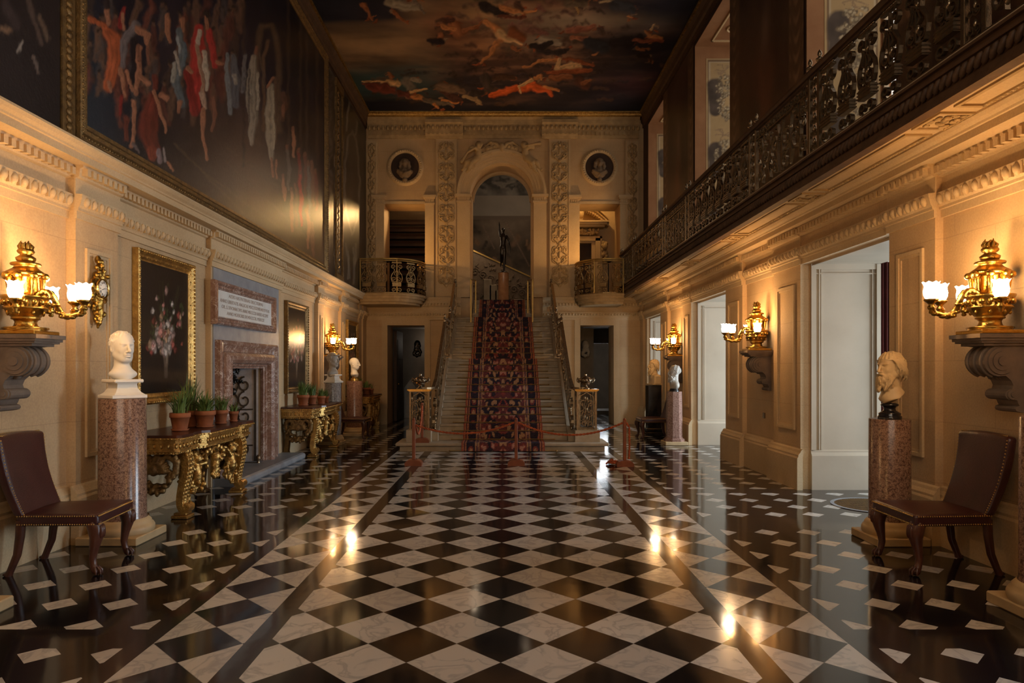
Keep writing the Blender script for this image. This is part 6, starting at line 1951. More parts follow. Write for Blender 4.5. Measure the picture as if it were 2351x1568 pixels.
for k, pts in enumerate(([(795,560),(803,640)],[(818,560),(812,650)],[(800,580),(798,640)],[(795,300),(800,250)],[(815,310),(820,280)],[(810,570),(815,640)],[(803,225),(795,290)])): c.stroke(pts, 3, (.14,.12,.095), .8, .3, k+9)
c.stroke([(834,640),(834,250)], 3, (.05,.035,.025), .8, .1, 1)
o = link('painted_pilasters', c.mesh('far_panel_mesh', P3, M['mural'])); tag(o, 'dark painted wall strip with pale scrolled oval near the far left corner', 'mural')
b = MB(); b.box(-3.66,-3.60,14.98,15.02,3.45,7.75); b.box(-3.66,-3.60,15.56,15.60,3.45,7.75); b.box(-3.66,-3.59,14.95,15.63,3.42,3.55); b.box(-3.66,-3.59,14.95,15.63,7.6,7.78)
for k in range(52): b.ell((-3.635,15.29,3.62+k*.078), (.018,.16*(.6+.4*(k%2)),.03), 6, 4, R=Matrix.Rotation(.5*(1 if k%2 else -1),3,'X'))
o = b.obj('carved_strip', M['gilt_dark']); tag(o, 'tall narrow carved and gilded strip just right of the huge wall painting', 'moulding')

# ------------------------------------------------------------------ ceiling painting
cell = .021
x0, x1, y0, y1 = -3.5, 3.58, 9.5, 18.22
nx, ny = int((x1-x0)/cell), int((y1-y0)/(cell*1.25))
Xg, Yg = np.meshgrid(np.linspace(x0,x1,nx), np.linspace(y0,y1,ny))
CZ = 8.243
u = VX+Xg*F0/Yg; v = VY-(CZ-CH)*F0/Yg
c = Canvas(u, v, (.02,.02,.028), 2.6, 8.0)
n1 = fbm2(Xg, Yg*2.2, .9, 41); n2 = fbm2(Xg, Yg*2, 2.6, 42)
sky = np.array((.09,.10,.095)); tan = np.array((.30,.19,.10)); tealc = np.array((.035,.065,.07)); dkc = np.array((.013,.014,.024)); brn = np.array((.12,.06,.035))
C = np.ones(u.shape+(3,))*dkc
def blend(mask, colr): 
    global C
    m = np.clip(mask, 0, 1)[...,None]; C = C*(1-m)+np.array(colr)*m
left = 1/(1+np.exp((u-1015-14*n1)/22.))
blend(left*np.clip(1.15-np.abs(v-95)/95+.5*n1, 0, 1)*.9, tan)
blend(left*np.clip((v-125)/50+.6*n1, 0, 1)*np.clip((235-v)/30,0,1), tealc)
blend(left*np.clip(.5*n2*np.clip(1-np.abs(v-130)/40,0,1),0,1), tan*.9)
blend(np.clip((960-u)/60,0,1)*np.clip((62+.28*(930-u)*.2-v)/22+.5*n1,0,1), dkc*1.1)
cl = np.exp(-((u-1190)/190)**2-((v-80)/105)**2)
blend(cl*np.clip(.85+.5*n1,0,1), brn*1.25); blend(np.clip(n2*.9,0,1)*cl, (.30,.15,.08)); blend(np.exp(-(np.hypot((u-1170)/150,(v-55)/60)-1)**2/.06)*np.clip(.6+.6*n2,0,1)*.8, (.30,.15,.075))
blend(np.exp(-((u-1300)/110)**2-((v-45)/22)**2)*.8, (.32,.23,.16)); blend(np.exp(-((u-1245)/60)**2-((v-95)/20)**2)*.75, (.28,.22,.16))
blend(np.exp(-((u-1090)/70)**2-((v-22)/35)**2)*.8, (.36,.22,.11)); blend(np.exp(-((u-1360)/130)**2-((v-48)/14)**2)*.7, (.30,.22,.15))
blend(np.exp(-((u-1470)/90)**2-((v-70)/18)**2)*.5, (.13,.09,.07)); blend(np.exp(-((u-1460)/70)**2-((v-190)/25)**2)*.5, (.10,.03,.03)); blend(np.exp(-((u-1030)/50)**2-((v-60)/45)**2)*.6,(.15,.05,.03))
blend(np.clip((v-238)/12,0,1)*.7, dkc)
c.c = 1.45*C*np.clip(1+.22*n2, .4, 1.8)[...,None]
fl_ = (.58,.24,.09); flD = (.34,.125,.055); flL = (.70,.44,.22); rd = (.70,.13,.035); wt = (.45,.38,.30)
T = lambda pts: [(700+a/2.4747, bb/2.4747) for a, bb in pts]
def cs(pts, w, colr, soft=.4, jit=.15, seed=0): c.stroke(T(pts), [q/2.4747 for q in (w if hasattr(w,'__len__') else [w])] if hasattr(w,'__len__') else w/2.4747, colr, soft, jit, seed, 1.0, .45)
L_ = [([(480,10),(600,40),(650,40)],[34,30,22],(.34,.28,.21)),([(330,30),(385,110)],[18,8],flD),([(505,70),(590,140)],[16,8],flD),([(620,10),(680,70)],[18,8],(.2,.15,.12)),
 ([(1010,30),(1080,60),(1140,80)],[34,40,26],(.03,.02,.02)),([(1120,40),(1160,60),(1240,70),(1310,62)],[22,24,12,8],fl_),([(1200,20),(1230,50)],[24,22],(.10,.045,.03)),([(1100,90),(1250,100)],[14,12],(.16,.05,.03)),
 ([(820,105),(850,150),(870,190)],[26,40,34],flD),([(790,120),(840,112)],[24,20],(.10,.04,.03)),([(770,200),(765,240)],[24,14],flD),([(780,150),(850,165)],[14,14],fl_),([(900,180),(960,160),(1010,120)],[16,12,9],flD),([(700,230),(770,240)],[16,26],(.03,.02,.025)),
 ([(1020,120),(1080,160),(1120,200)],[14,30,38],fl_),([(1110,190),(1160,220),(1230,245)],[34,26,10],flL),([(1090,250),(1060,300),(1005,358)],[26,17,8],fl_),([(1180,190),(1240,220)],[40,26],(.26,.08,.03)),([(1180,270),(1200,290)],[16,12],flD),
 ([(1350,225),(1450,245)],[30,24],(.40,.32,.24)),([(1290,260),(1340,270),(1400,240)],[18,26,16],(.03,.02,.02)),([(1330,290),(1440,300),(1500,280)],[18,20,14],(.045,.03,.03)),
 ([(1490,180),(1560,170),(1640,150)],[24,26,16],(.36,.13,.08)),([(1520,215),(1600,215)],[18,18],(.45,.17,.09)),([(1680,170),(1690,190)],[22,22],(.10,.06,.05)),([(1640,310),(1670,290)],[8,7],fl_),([(1600,240),(1700,270)],[40,44],(.035,.035,.045)),
 ([(1760,240),(1850,230),(1900,220)],[40,44,30],(.025,.018,.02)),([(1900,310),(1950,330),(1960,350)],[18,12,8],(.03,.022,.02)),([(1940,180),(1960,210),(2020,215)],[10,16,14],fl_),([(1985,135),(1970,170)],[7,9],flL),([(1870,225),(1960,235),(2030,230)],[10,16,14],(.30,.09,.05)),([(1890,270),(1930,285)],[10,8],flD),
 ([(1240,385),(1330,350),(1440,340)],[7,12,13],fl_),([(1450,340),(1430,385),(1480,380),(1560,375)],[15,17,22,22],flL),([(1470,330),(1560,350),(1640,370)],[10,14,10],(.34,.10,.04)),([(1380,415),(1500,405),(1620,400)],[14,20,14],(.36,.10,.04)),
 ([(1400,445),(1500,440)],[20,22],flD),([(1560,460),(1600,480)],[40,30],(.12,.045,.03)),([(1580,470),(1620,455)],[16,14],flD),
 ([(1050,550),(1130,520),(1200,500)],[14,26,24],rd),([(1230,510),(1300,490),(1370,510),(1400,540)],[26,34,26,12],rd),([(1290,455),(1250,480),(1210,495),(1225,525)],[16,13,8,7],flL),([(1310,440),(1330,435)],[15,13],fl_),([(1340,430),(1350,450)],[9,7],fl_),([(1360,490),(1440,515)],[14,8],fl_),
 ([(1020,440),(1040,500)],[30,30],(.07,.05,.045)),([(1080,440),(1180,440)],[26,20],(.09,.045,.03)),([(950,530),(1010,530)],[22,20],(.04,.03,.03)),
 ([(330,460),(400,463),(470,465)],[5,8,10],flL),([(480,430),(485,440)],[15,14],flD),([(470,470),(530,475)],[20,22],flL),([(360,490),(440,500),(500,510)],[30,36,30],(.20,.05,.035)),([(580,460),(600,490)],[36,34],(.22,.19,.16)),([(610,450),(650,460)],[16,14],(.34,.28,.22)),
 ([(540,530),(600,540)],[24,24],(.17,.05,.04)),([(600,525),(660,515),(700,500)],[10,9,6],flL),([(610,545),(680,570)],[16,18],fl_),([(680,570),(760,585),(840,590)],[20,18,12],(.15,.12,.10)),([(740,590),(755,615)],[12,9],fl_),([(780,510),(830,545),(880,570)],[26,22,18],(.09,.04,.035)),([(790,490),(810,505)],[20,16],(.12,.05,.035)),
 ([(900,550),(970,560),(1000,585)],[14,18,10],(.40,.28,.17)),([(780,570),(870,580)],[8,8],fl_),([(760,490),(840,500),(900,520)],[26,30,20],(.20,.13,.09)),
 ([(1540,20),(1550,70)],[12,9],(.5,.28,.10)),([(1500,20),(1600,25)],[30,20],(.16,.11,.07)),([(1680,10),(1760,5)],[10,8],(.5,.35,.2)),([(1780,30),(1860,50)],[50,34],(.05,.05,.06)),([(1840,90),(1860,100)],[8,6],fl_)]
rc = random.Random(31)
for k in range(170):                                                  # billowing clouds
    a = rc.uniform(0, 6.28); R = rc.uniform(.15, 1)
    x = 1215+R*235*cos(a); y = 95+R*135*sin(a)
    if y > 236 or x < 985+.25*y: continue
    t = max(0, 1-math.hypot((x-1180)/190, (y-45)/110)); rr = rc.uniform(9, 26)*(.6+.5*t)
    cc = (.05+.30*t*rc.uniform(.5,1.1), .03+.16*t*rc.uniform(.5,1.05), .028+.075*t)
    c.stroke([(x-rr*.6,y+rr*.1),(x,y-rr*.15),(x+rr*.6,y+rr*.12)], [rr*.45,rr*.6,rr*.4], cc, .9, .35, k, .75, .5)
for k in range(46):                                                   # cloud banks under the lower groups
    x = rc.uniform(860, 1560); y = rc.uniform(150, 240); rr = rc.uniform(8, 20)
    c.stroke([(x-rr,y),(x+rr,y-2)], [rr*.4,rr*.35], rc.choice([(.07,.04,.035),(.10,.055,.04),(.045,.035,.045),(.14,.075,.05)]), .9, .35, k+9, .7, .5)
for k, (p_, w_, cc) in enumerate(L_):
    for j in range(3):                                                # drapery and limbs around each figure
        q = rc.choice(p_); ang = rc.uniform(0, 6.28); Lq = rc.uniform(14, 46); ox, oy = rc.uniform(-26,26), rc.uniform(-14,14)
        col3 = rc.choice([flD, (.24,.07,.035), (.13,.09,.075), (.30,.19,.12), (.07,.05,.055), (.40,.10,.04)])
        cs([(q[0]+ox,q[1]+oy),(q[0]+ox+Lq*.5*cos(ang),q[1]+oy+Lq*.25*sin(ang)),(q[0]+ox+Lq*cos(ang+.4),q[1]+oy+Lq*.5*sin(ang+.4))], [rc.uniform(6,13),rc.uniform(5,11),3], col3, .6, .3, k*5+j)
for k, (p_, w_, cc) in enumerate(L_): cs(p_, w_, cc, .45, .2, k+3)
P3 = np.zeros(u.shape+(3,)); P3[...,0] = Xg; P3[...,1] = Yg; P3[...,2] = CZ
o = link('ceiling_painting', c.mesh('ceiling_painting_mesh', P3[:, ::-1], M['ceiling_paint']))
# colours follow the same reversal of columns
at = o.data.color_attributes['paint']; c4 = np.ones((u.size,4), np.float32); c4[:,:3] = np.clip(c.c[:, ::-1].reshape(-1,3),0,1); at.data.foreach_set('color', c4.ravel())
tag(o, 'great painted ceiling with figures tumbling through dark clouds and sky', 'painting')

# ------------------------------------------------------------------ painted window reveals and piers on the upper right wall
def reveal_panel(Y, label):
    # face of the far jamb: x 3.75..4.8, z 3.7..7.75
    x0, x1, z0, z1 = 3.97, 4.66, 3.72, 7.55; cell = .012 if Y < 10 else .018
    nx, nz = int((x1-x0)/cell), int((z1-z0)/cell)
    Xg, Zg = np.meshgrid(np.linspace(x0,x1,nx), np.linspace(z0,z1,nz))
    c = Canvas(Xg, Zg, (.42,.30,.16)); w = .03
    xm = (x0+x1)/2
    e = np.minimum(np.minimum(Xg-x0, x1-Xg), np.minimum(Zg-z0, z1-Zg))
    c.c[(e > .03) & (e < .055)] = (.2,.13,.08); c.c[(e > .055) & (e < .075)] = (.46,.37,.25)
    c.c *= (1+.10*fbm2(Xg, Zg, 6, 3))[...,None]
    r = random.Random(int(Y*10))
    zz = z1-.35
    for s_ in range(3):
        zc = z1-.75-1.25*s_
        c.stroke([(xm-.17,zc+.22),(xm-.17,zc-.25)], [.17,.14], (.085,.065,.055), .25, .06, s_)
        for k in range(10):
            a = r.uniform(0,6.28); c.stroke([(xm,zc+.50),(xm+.14*cos(a),zc+.52+.10*sin(a)),(xm+.2*cos(a+.5),zc+.50+.12*sin(a))], [.014,.014,.006], (.30,.21,.13), .5, .2, k)
        for k in range(150):
            t = r.random(); z = zc+.40-.85*t; hw = .21*sin(PI*min(1,t*.9+.1))**.6+.02
            x = xm+.06+r.uniform(-hw,hw)
            R = r.uniform(.014,.034); m = r.uniform(.6,1)
            c.stroke([(x,z),(x+r.uniform(-.03,.03),z+r.uniform(-.03,.03))], R*1.2, (.20*m,.15*m,.10*m), .5, .25, k)
            c.stroke([(x-.004,z+.004),(x+r.uniform(-.02,.02),z+r.uniform(-.02,.02))], R*.8, (.52*m,.43*m,.29*m), .6, .25, k+200)
    P3 = np.zeros(Xg.shape+(3,)); P3[...,0] = Xg; P3[...,1] = Y-.016; P3[...,2] = Zg
    o = link('fruit_painting', c.mesh('reveal_panel_mesh', P3, M['reveal_paint'])); tag(o, label, 'painting')
reveal_panel(8.57, 'tall painted panel of hanging fruit in the nearest upper window bay, behind the railing')
reveal_panel(13.55, 'tall painted panel of hanging fruit in the middle upper window bay')
reveal_panel(17.9, 'slim-looking painted panel of hanging fruit in the furthest upper window bay')
# small painted panels on the window soffits
for Y0_, Y1_, wh_ in ((6.6,8.57,'nearest'),(11.45,13.55,'middle'),(16.2,17.9,'furthest')):
    b = MB()
    for (xa,xb,ya,yb) in ((4.0,4.03,Y0_+.3,Y1_-.25),(4.55,4.58,Y0_+.3,Y1_-.25),(4.0,4.58,Y0_+.3,Y0_+.33),(4.0,4.58,Y1_-.28,Y1_-.25)): b.box(xa,xb,ya,yb,7.76,7.79)
    b.tube([(4.29+.14*cos(t),(Y0_+Y1_)/2+.3+.14*sin(t),7.775) for t in np.linspace(0,6.2,20)], .018, 6); b.ell((4.29,(Y0_+Y1_)/2+.3,7.78), (.09,.09,.03), 10, 6)
    o = b.obj('soffit_panel', M['stone_trim']); tag(o, 'moulded panel under the head of the %s upper window bay' % wh_, 'moulding')
def pier_panel(y0, y1, label):
    c, P3, Yg, Zg = wall_canvas(-3.738, y0+.04, y1-.04, 3.66, 7.86, .025, (.085,.048,.030))
    u_ = (Yg-y0)/(y1-y0)
    c.c *= np.clip(1+.4*fbm2(Yg, Zg, 2.0, int(y0)), .3, 2)[...,None]
    # carved-looking side strips and a dim figure in the middle
    for uu in (.09,.91):
        m = np.abs(u_-uu) < .075; sc = np.cos(Zg*26+3*np.cos((u_-uu)*40))*np.cos((u_-uu)*34)
        c.c[m] = (np.array((.13,.075,.043)) + np.clip(sc,0,1)[...,None]*np.array((.16,.10,.055)))[m]
        e = np.abs(np.abs(u_-uu)-.078) < .008; c.c[e] = (.12,.07,.04)
    cu_ = np.exp(-((u_-.5)/.13)**2)*np.exp(-((Zg-5.2)/.9)**2); c.c += cu_[...,None]*np.array((.12,.035,.015))*np.clip(.6+.6*fbm2(Yg*2, Zg, 3, 5),0,1.4)[...,None]
    cu_ = np.exp(-((u_-.46)/.05)**2)*np.exp(-((Zg-6.35)/.35)**2); c.c += cu_[...,None]*np.array((.09,.06,.05))
    cu_ = np.exp(-((u_-.42)/.10)**2)*np.exp(-((Zg-4.4)/.25)**2); c.c += cu_[...,None]*np.array((.30,.14,.03))*np.clip(fbm2(Yg, Zg, 8, 7),0,1)[...,None]
    o = link('painted_pier', c.mesh('pier_panel_mesh', P3[:, ::-1], M['mural'])); 
    at = o.data.color_attributes['paint']; c4 = np.ones((Yg.size,4), np.float32); c4[:,:3] = np.clip(c.c[:, ::-1].reshape(-1,3),0,1); at.data.foreach_set('color', c4.ravel())
    tag(o, label, 'painting')
pier_panel(3.4, 6.6, 'dark painted pier panel seen through the nearest bay of the gallery railing')
pier_panel(8.57, 11.45, 'dark painted panel with dim reddish figure on the nearest full pier above the gallery')
pier_panel(13.55, 16.2, 'dark painted panel on the narrower-looking far pier above the gallery')
# ------------------------------------------------------------------ carved work on the back wall
def foliage_panel(name, x0, x1, z0, z1, Y, label, step=.52):
    p = empty(name, ((x0+x1)/2, Y, z0), 0, label, 'carving')
    w = (x1-x0); hw = w/2
    b = MB(); b.box(-hw-.06, hw+.06, -.03, .0, -.05, z1-z0+.05); b.box(-hw-.06,hw+.06,-.06,-.0,-.30,-.05)
    for s in (-1,1): b.box(s*hw-.012+s*.02, s*hw+.012+s*.02, -.05, -.0, 0, z1-z0)
    b.obj('pilaster_slab', M['stone_trim'], p)
    b = MB(); n = int(round((z1-z0)/step)); st_ = (z1-z0)/n; r = random.Random(int(x0*77))
    for i in range(n):
        z0_ = i*st_
        for s in (-1,1):
            for (cz, R0, t, fl_) in ((.30,.44,1.5,1),(.74,.40,1.4,-1)):
                q = spiral(s*hw*.50, z0_+cz*st_, hw*R0, .018, -PI/2*fl_, s*fl_*t, 18); m = len(q)
                b.tube([(u, -.03, z) for u, z in q], [.026-.012*k/m for k in range(m)], 5)
                b.ell((s*hw*.50,-.045,z0_+cz*st_), (.034,.034,.034), 7, 5)
                for k in range(9):
                    a = 2*PI*k/9+.3; b.ell((s*hw*.50+hw*.30*cos(a), -.036, z0_+cz*st_+hw*.30*sin(a)), (.014,.02,.032), 6, 4, R=Matrix.Rotation(PI/2-a,3,'Y'))
            b.tube([(0,-.03,z0_),(s*hw*.30,-.045,z0_+.14*st_),(s*hw*.78,-.04,z0_+.30*st_),(s*hw*.90,-.035,z0_+.50*st_),(s*hw*.55,-.045,z0_+.60*st_),(s*hw*.1,-.03,z0_+.98*st_)], [.02,.03,.026,.02,.028,.015], 5)
            for k in range(6):
                b.ell((s*hw*(.12+.15*k), -.04, z0_+st_*(.02+.09*k+.03*sin(k*2))), (.018,.024,.045), 6, 4, R=Matrix.Rotation(s*(.3+.25*k),3,'Y'))
                b.ell((s*hw*(.90-.12*k), -.04, z0_+st_*(.52+.07*k)), (.016,.022,.040), 6, 4, R=Matrix.Rotation(-s*(.2+.3*k),3,'Y'))
        b.ell((0,-.045,z0_+.05*st_), (.055,.035,.05), 8, 5); b.ell((0,-.045,z0_+.52*st_), (.03,.03,.10), 8, 5); b.ell((0,-.05,z0_+.80*st_), (.04,.035,.05), 8, 5)
    b.obj('foliage_relief', M['stone_carved'], p)
foliage_panel('carved_pilaster', bx(1006), bx(1044), 3.68, 7.55, 18.47, 'pilaster carved with scrolling foliage on the left of the great arch')
foliage_panel('carved_pilaster', bx(1265), bx(1304), 3.68, 7.55, 18.47, 'pilaster carved with scrolling foliage on the right of the great arch')
foliage_panel('carved_pilaster', -3.60, -3.40, 3.55, 7.5, 18.47, 'slim shadowed carved pilaster in the far left corner of the back wall', .45)
foliage_panel('carved_pilaster', 3.32, 3.56, 3.75, 7.5, 18.47, 'slim shadowed carved pilaster in the far right corner of the back wall', .45)

# portrait medallions
for xx, lab, sd in ((bx(930), 'round stone medallion with a portrait bust, left of the arch', 1), (bx(1376), 'round stone medallion with a portrait bust, right of the arch', 2)):
    p = empty('portrait_medallion', (xx, 18.5, bz(384)), 0, lab, 'medallion')
    Rm = Matrix.Rotation(PI/2, 4, 'X')
    b = MB(); b.lathe([(.375,.0),(.375,.03),(.39,.05),(.42,.06),(.455,.05),(.47,.03),(.49,.025),(.50,0)], seg=48, M=Rm, caps=False)
    for k in range(44):
        a = 2*PI*k/44; b.ell((.435*cos(a), -.058, .435*sin(a)), (.026,.018,.026), 6, 4)
    b.obj('wreath_frame', M['stone_trim'], p)
    b = MB(); b.lathe([(0,.002),(.38,.004)], seg=40, M=Rm, caps=False); b.obj('dark_niche', M['dark_painted'], p)
    S = SDF(); S.ell((0,-.07,.09), (.075,.08,.11), .02); S.ell((0,-.13,.08), (.018,.03,.03), .02); S.ell((0,-.05,.13), (.11,.07,.10), .02); S.cap((0,-.06,.0),(0,-.06,-.08), .06, .07, .03)
    S.ell((0,-.05,-.14), (.22,.09,.10), .04); S.ell((0,-.05,-.22), (.15,.08,.09), .04); S.cap((0,-.05,-.28),(0,-.05,-.34), .05, .07, .02)
    for s in (-1,1): S.chain([(s*.10,-.07,.1),(s*.12,-.07,.0),(s*.10,-.08,-.08)], [.05,.045,.03], .02)
    S.chain([(-.18,-.10,-.10),(0,-.14,-.20),(.16,-.11,-.12)], [.03,.035,.03], .02)
    nz = lambda G: .008*wob(G, 45, sd)
    V, F = S.mesh((-.28,-.22,-.42), (.28,.03,.30), .013, nz); link('bust', npmesh('medallion_bust_mesh', V, F, M['relief_brown']), p)

# trumpeting children and scrolls over the arch
tr = empty('carved_trophy', (AX, 18.5, 7.3), 0, 'high-relief carving of two winged children with trumpets over the great arch', 'carving')
def child(s):
    S = SDF(); 
    # coordinates: x from the arch axis, z from 7.3
    X = lambda a: s*a
    S.ell((X(.60),-.16,.10), (.085,.085,.095), .01)                                     # head
    for k in range(9): S.ell((X(.60)+.075*cos(k*.7),-.15,.13+.06*sin(k*.7)), .032, .01)
    S.ell((X(.62),-.12,-.10), (.095,.08,.13), .03); S.ell((X(.66),-.12,-.22), (.10,.085,.09), .03)
    S.chain([(X(.60),-.15,-.02),(X(.75),-.20,.04),(X(.84),-.18,.02)], [.05,.04,.03], .02)
    S.chain([(X(.84),-.19,.03),(X(.70),-.22,.02),(X(.9),-.22,-.10)] if s < 0 else [(X(.84),-.19,.06),(X(.70),-.22,.06)], [.03,.03,.03][:3 if s < 0 else 2], .02)
    S.chain([(X(.66),-.13,-.25),(X(.80),-.17,-.36),(X(.86),-.14,-.52),(X(.93),-.12,-.60)], [.08,.06,.045,.035], .02)
    S.chain([(X(.70),-.12,-.24),(X(.92),-.15,-.34),(X(1.0),-.12,-.50)], [.08,.06,.04], .02)
    for k in range(5): S.chain([(X(.55),-.08,-.02),(X(.40-.03*k),-.07,.12-.06*k),(X(.30-.02*k),-.05,.10-.08*k)], [.04,.035,.015], .02)    # wing
    for k in range(7): S.chain([(X(.68+.05*k),-.10,-.30-.03*k),(X(.74+.05*k),-.12,-.42-.02*k),(X(.78+.05*k),-.08,-.52)], [.035,.03,.02], .015)   # drapery
    if s > 0: S.cap((.64,-.25,.07),(1.0,-.24,.13), .012, .05, .005)
    else: S.cap((-.80,-.22,.06),(-1.06,-.20,-.34), .012, .045, .005); 
    return S
for s in (-1,1):
    S = child(s); lo = (min(s*.2,s*1.12),-.34,-.72); hi = (max(s*.2,s*1.12),.04,.30)
    V, F = S.mesh(lo, hi, .015); link('winged_child', npmesh('winged_child_mesh', V, F, M['stone_carved']), tr)
S = SDF()
for s in (-1,1):
    for k, (cx, cz, R0, t) in enumerate(((.16,.10,.13,1.3),(.36,.0,.10,-1.2))):
        q = spiral(cx, cz, R0, .03, -PI/2, t, 14); S.chain([(s*u,-.10,z) for u, z in q], list(np.linspace(.045,.025,len(q))), .01)
    S.chain([(s*.02,-.09,-.02),(s*.12,-.12,.14),(s*.28,-.10,.20),(s*.42,-.10,.10)], [.05,.045,.04,.02], .015)
    for k in range(4): S.chain([(s*(.05+.08*k),-.1,.0),(s*(.10+.09*k),-.13,.12-.03*k),(s*(.14+.1*k),-.1,.04-.06*k)], [.03,.03,.015], .01)
S.ell((0,-.12,.06), (.07,.07,.12), .02)
V, F = S.mesh((-.56,-.24,-.18), (.56,.04,.32), .014); link('scrollwork', npmesh('scrollwork_mesh', V, F, M['stone_carved']), tr)

# ------------------------------------------------------------------ bronze figure on its round pedestal at the head of the stairs
pd_ = empty('statue_pedestal', (0.01, 19.75, 3.37), 0, 'polished brown marble drum pedestal under the bronze figure at the stair head', 'pedestal')
b = MB(); b.lathe([(.165,0),(.165,.03),(.152,.04),(.148,.80),(.152,.82),(.152,.84)], seg=40); b.obj('drum', M['scagliola'], pd_)
sp = empty('bronze_statue', (0.01, 19.75, 4.21), .15, 'slender dark bronze figure with one arm raised, on the drum pedestal under the arch', 'statue')
S = SDF(); k = .01
S.chain([(.015,0,.10),(.02,.0,.34),(.03,.0,.60),(.015,0,.74)], [.026,.042,.056,.06], .02)        # standing leg
S.chain([(.0,-.01,.04),(.035,-.07,.03)], [.022,.014], .01); S.cap((.015,0,.10),(.012,.005,.04), .026, .024, .01)
S.chain([(-.04,0,.74),(-.05,.02,.55),(-.035,.16,.36),(-.03,.30,.30)], [.058,.05,.036,.022], .02); S.cap((-.03,.30,.30),(-.03,.36,.24), .02, .012, .01)
S.chain([(-.01,0,.74),(-.005,.0,.88),(0,.0,1.0),(.0,.0,1.08)], [.075,.068,.085,.06], .03); S.cap((0,0,1.08),(-.005,-.01,1.15), .032, .03, .015)
S.ell((-.008,-.02,1.205), (.042,.05,.058), .01); S.ell((-.008,-.015,1.235), (.06,.065,.022), .008); S.ell((-.008,-.01,1.255), (.04,.045,.03), .01); S.cap((-.008,-.065,1.205),(-.008,-.072,1.195), .008, .008, .005)
S.chain([(-.085,0,1.06),(-.115,.0,1.20),(-.12,-.03,1.34),(-.125,-.035,1.42)], [.036,.028,.02,.014], .02); S.cap((-.125,-.035,1.42),(-.127,-.04,1.47), .011, .006, .005)
S.chain([(.085,0,1.06),(.15,.02,.96),(.16,-.02,.86),(.17,-.05,.80)], [.036,.028,.022,.018], .02)
V, F = S.mesh((-.2,-.12,0), (.26,.42,1.5), .0105); link('figure', npmesh('bronze_figure_mesh', V, F, M['bronze']), sp)
b = MB(); b.tube([(.17,-.06,.55),(.19,-.06,.62),(.19,-.06,.74),(.165,-.06,.85),(.155,-.06,.92),(.17,-.06,1.0)], [.006,.009,.010,.010,.009,.004], 8); b.obj('held_bow', M['bronze'], sp)
b = MB(); b.lathe([(.12,0),(.12,.02),(.09,.035),(.07,.05),(.03,.06)], seg=20); b.obj('base', M['bronze'], sp)

# ------------------------------------------------------------------ the stair hall beyond
ny, nz = 260, 240
Xg, Zg = np.meshgrid(np.linspace(-3.6,3.6,ny), np.linspace(3.3,8.5,nz))
c = Canvas(Xg, Zg, (.10,.075,.055)); n1 = fbm2(Xg, Zg, 2.2, 61); n2 = fbm2(Xg, Zg, 6, 62)
c.c *= np.clip(1+.5*n1+.25*n2, .25, 2.2)[...,None]
for k in range(16):
    r = random.Random(k); x = r.uniform(-1.4,1.4); z = r.uniform(4.4,6.2); c.stroke([(x,z),(x+r.uniform(-.3,.3),z+r.uniform(-.3,.3))], r.uniform(.06,.16), r.choice([(.16,.10,.065),(.06,.045,.035),(.13,.09,.06),(.20,.12,.07)]), .7, .3, k)
c.stroke([(.1,6.5),(.9,5.0)], .03, (.16,.11,.08), .6, .1, 3); c.stroke([(-.7,6.4),(-.3,5.6)], .03, (.16,.11,.08), .6, .1, 4)
m = (Zg > 6.72) & (Zg < 7.42); c.c[m] = np.array((.22,.19,.16))*(1+.05*n2[m])[:,None]; m = (Zg > 6.6) & (Zg <= 6.72); c.c[m] = (.12,.09,.07)
m = Zg >= 7.42; c.c[m] = (np.array((.11,.10,.09))*np.clip(1+.5*n2, .4, 2)[...,None])[m]
for k in range(12):
    r = random.Random(k+40); x = r.uniform(-1.2,1.2); c.stroke([(x,7.8+r.uniform(-.1,.3)),(x+.4,7.75+r.uniform(-.1,.3))], r.uniform(.05,.1), r.choice([(.06,.055,.05),(.17,.15,.13)]), .7, .3, k)
P3 = np.zeros(Xg.shape+(3,)); P3[...,0] = Xg; P3[...,1] = 23.78; P3[...,2] = Zg
o = link('stair_hall_mural', c.mesh('stair_hall_mural_mesh', P3, M['reveal_paint'])); tag(o, 'dim painted relief mural on the far wall seen through the great arch', 'mural')
# sloping stone parapet with brass handrail, steps in front of it
sr = empty('stair_parapet', (0, 22.2, 3.3), 0, 'sloping stone stair parapet with brass handrail, seen through the arch behind the bronze figure', 'parapet')
def ln(x): return 5.22+(x+.86)*(4.45-5.22)/(.82+.86)
b = MB(); b.prism([(-2.2,ln(-2.2)-.06),(1.0,ln(1.0)-.06),(1.0,3.3),(-2.2,3.3)], 22.2, 22.32, 'y'); wpart(b, 'parapet_wall', M['relief_brown'], sr)
b = MB(); b.ribbon([Vector((-2.2,22.22,ln(-2.2))),Vector((1.0,22.22,ln(1.0)))], (0,1,0), .045, .09); wpart(b, 'handrail', M['rod_brass'], sr)
b = MB(); r = random.Random(2)
for k in range(90):
    x = r.uniform(-1.0,.95); z = r.uniform(3.5, ln(x)-.15); a = r.uniform(0,3)
    b.ell((x,22.19,z), (.07,.03,.028), 6, 4, R=Matrix.Rotation(a,3,'Y'))
for k in range(8):
    x = -.9+k*.25; b.tube([(x+u,22.185,ln(x)-.65+z) for u, z in spiral(0,0,.13,.03,0,1.4,14)], .022, 5)
wpart(b, 'relief', M['relief_brown'], sr)
b = MB()
for k in range(5):
    b.bbox(-.60+k*.17, -.36+k*.17, 21.6, 22.2, 3.3, 4.27-k*.17, .015)
for k in range(2): b.bbox(.18+k*.15, .62, 21.5+.1*k, 22.2, 3.3, 3.52+.13*k, .015)
wpart(b, 'step', M['stair_stone'], sr)
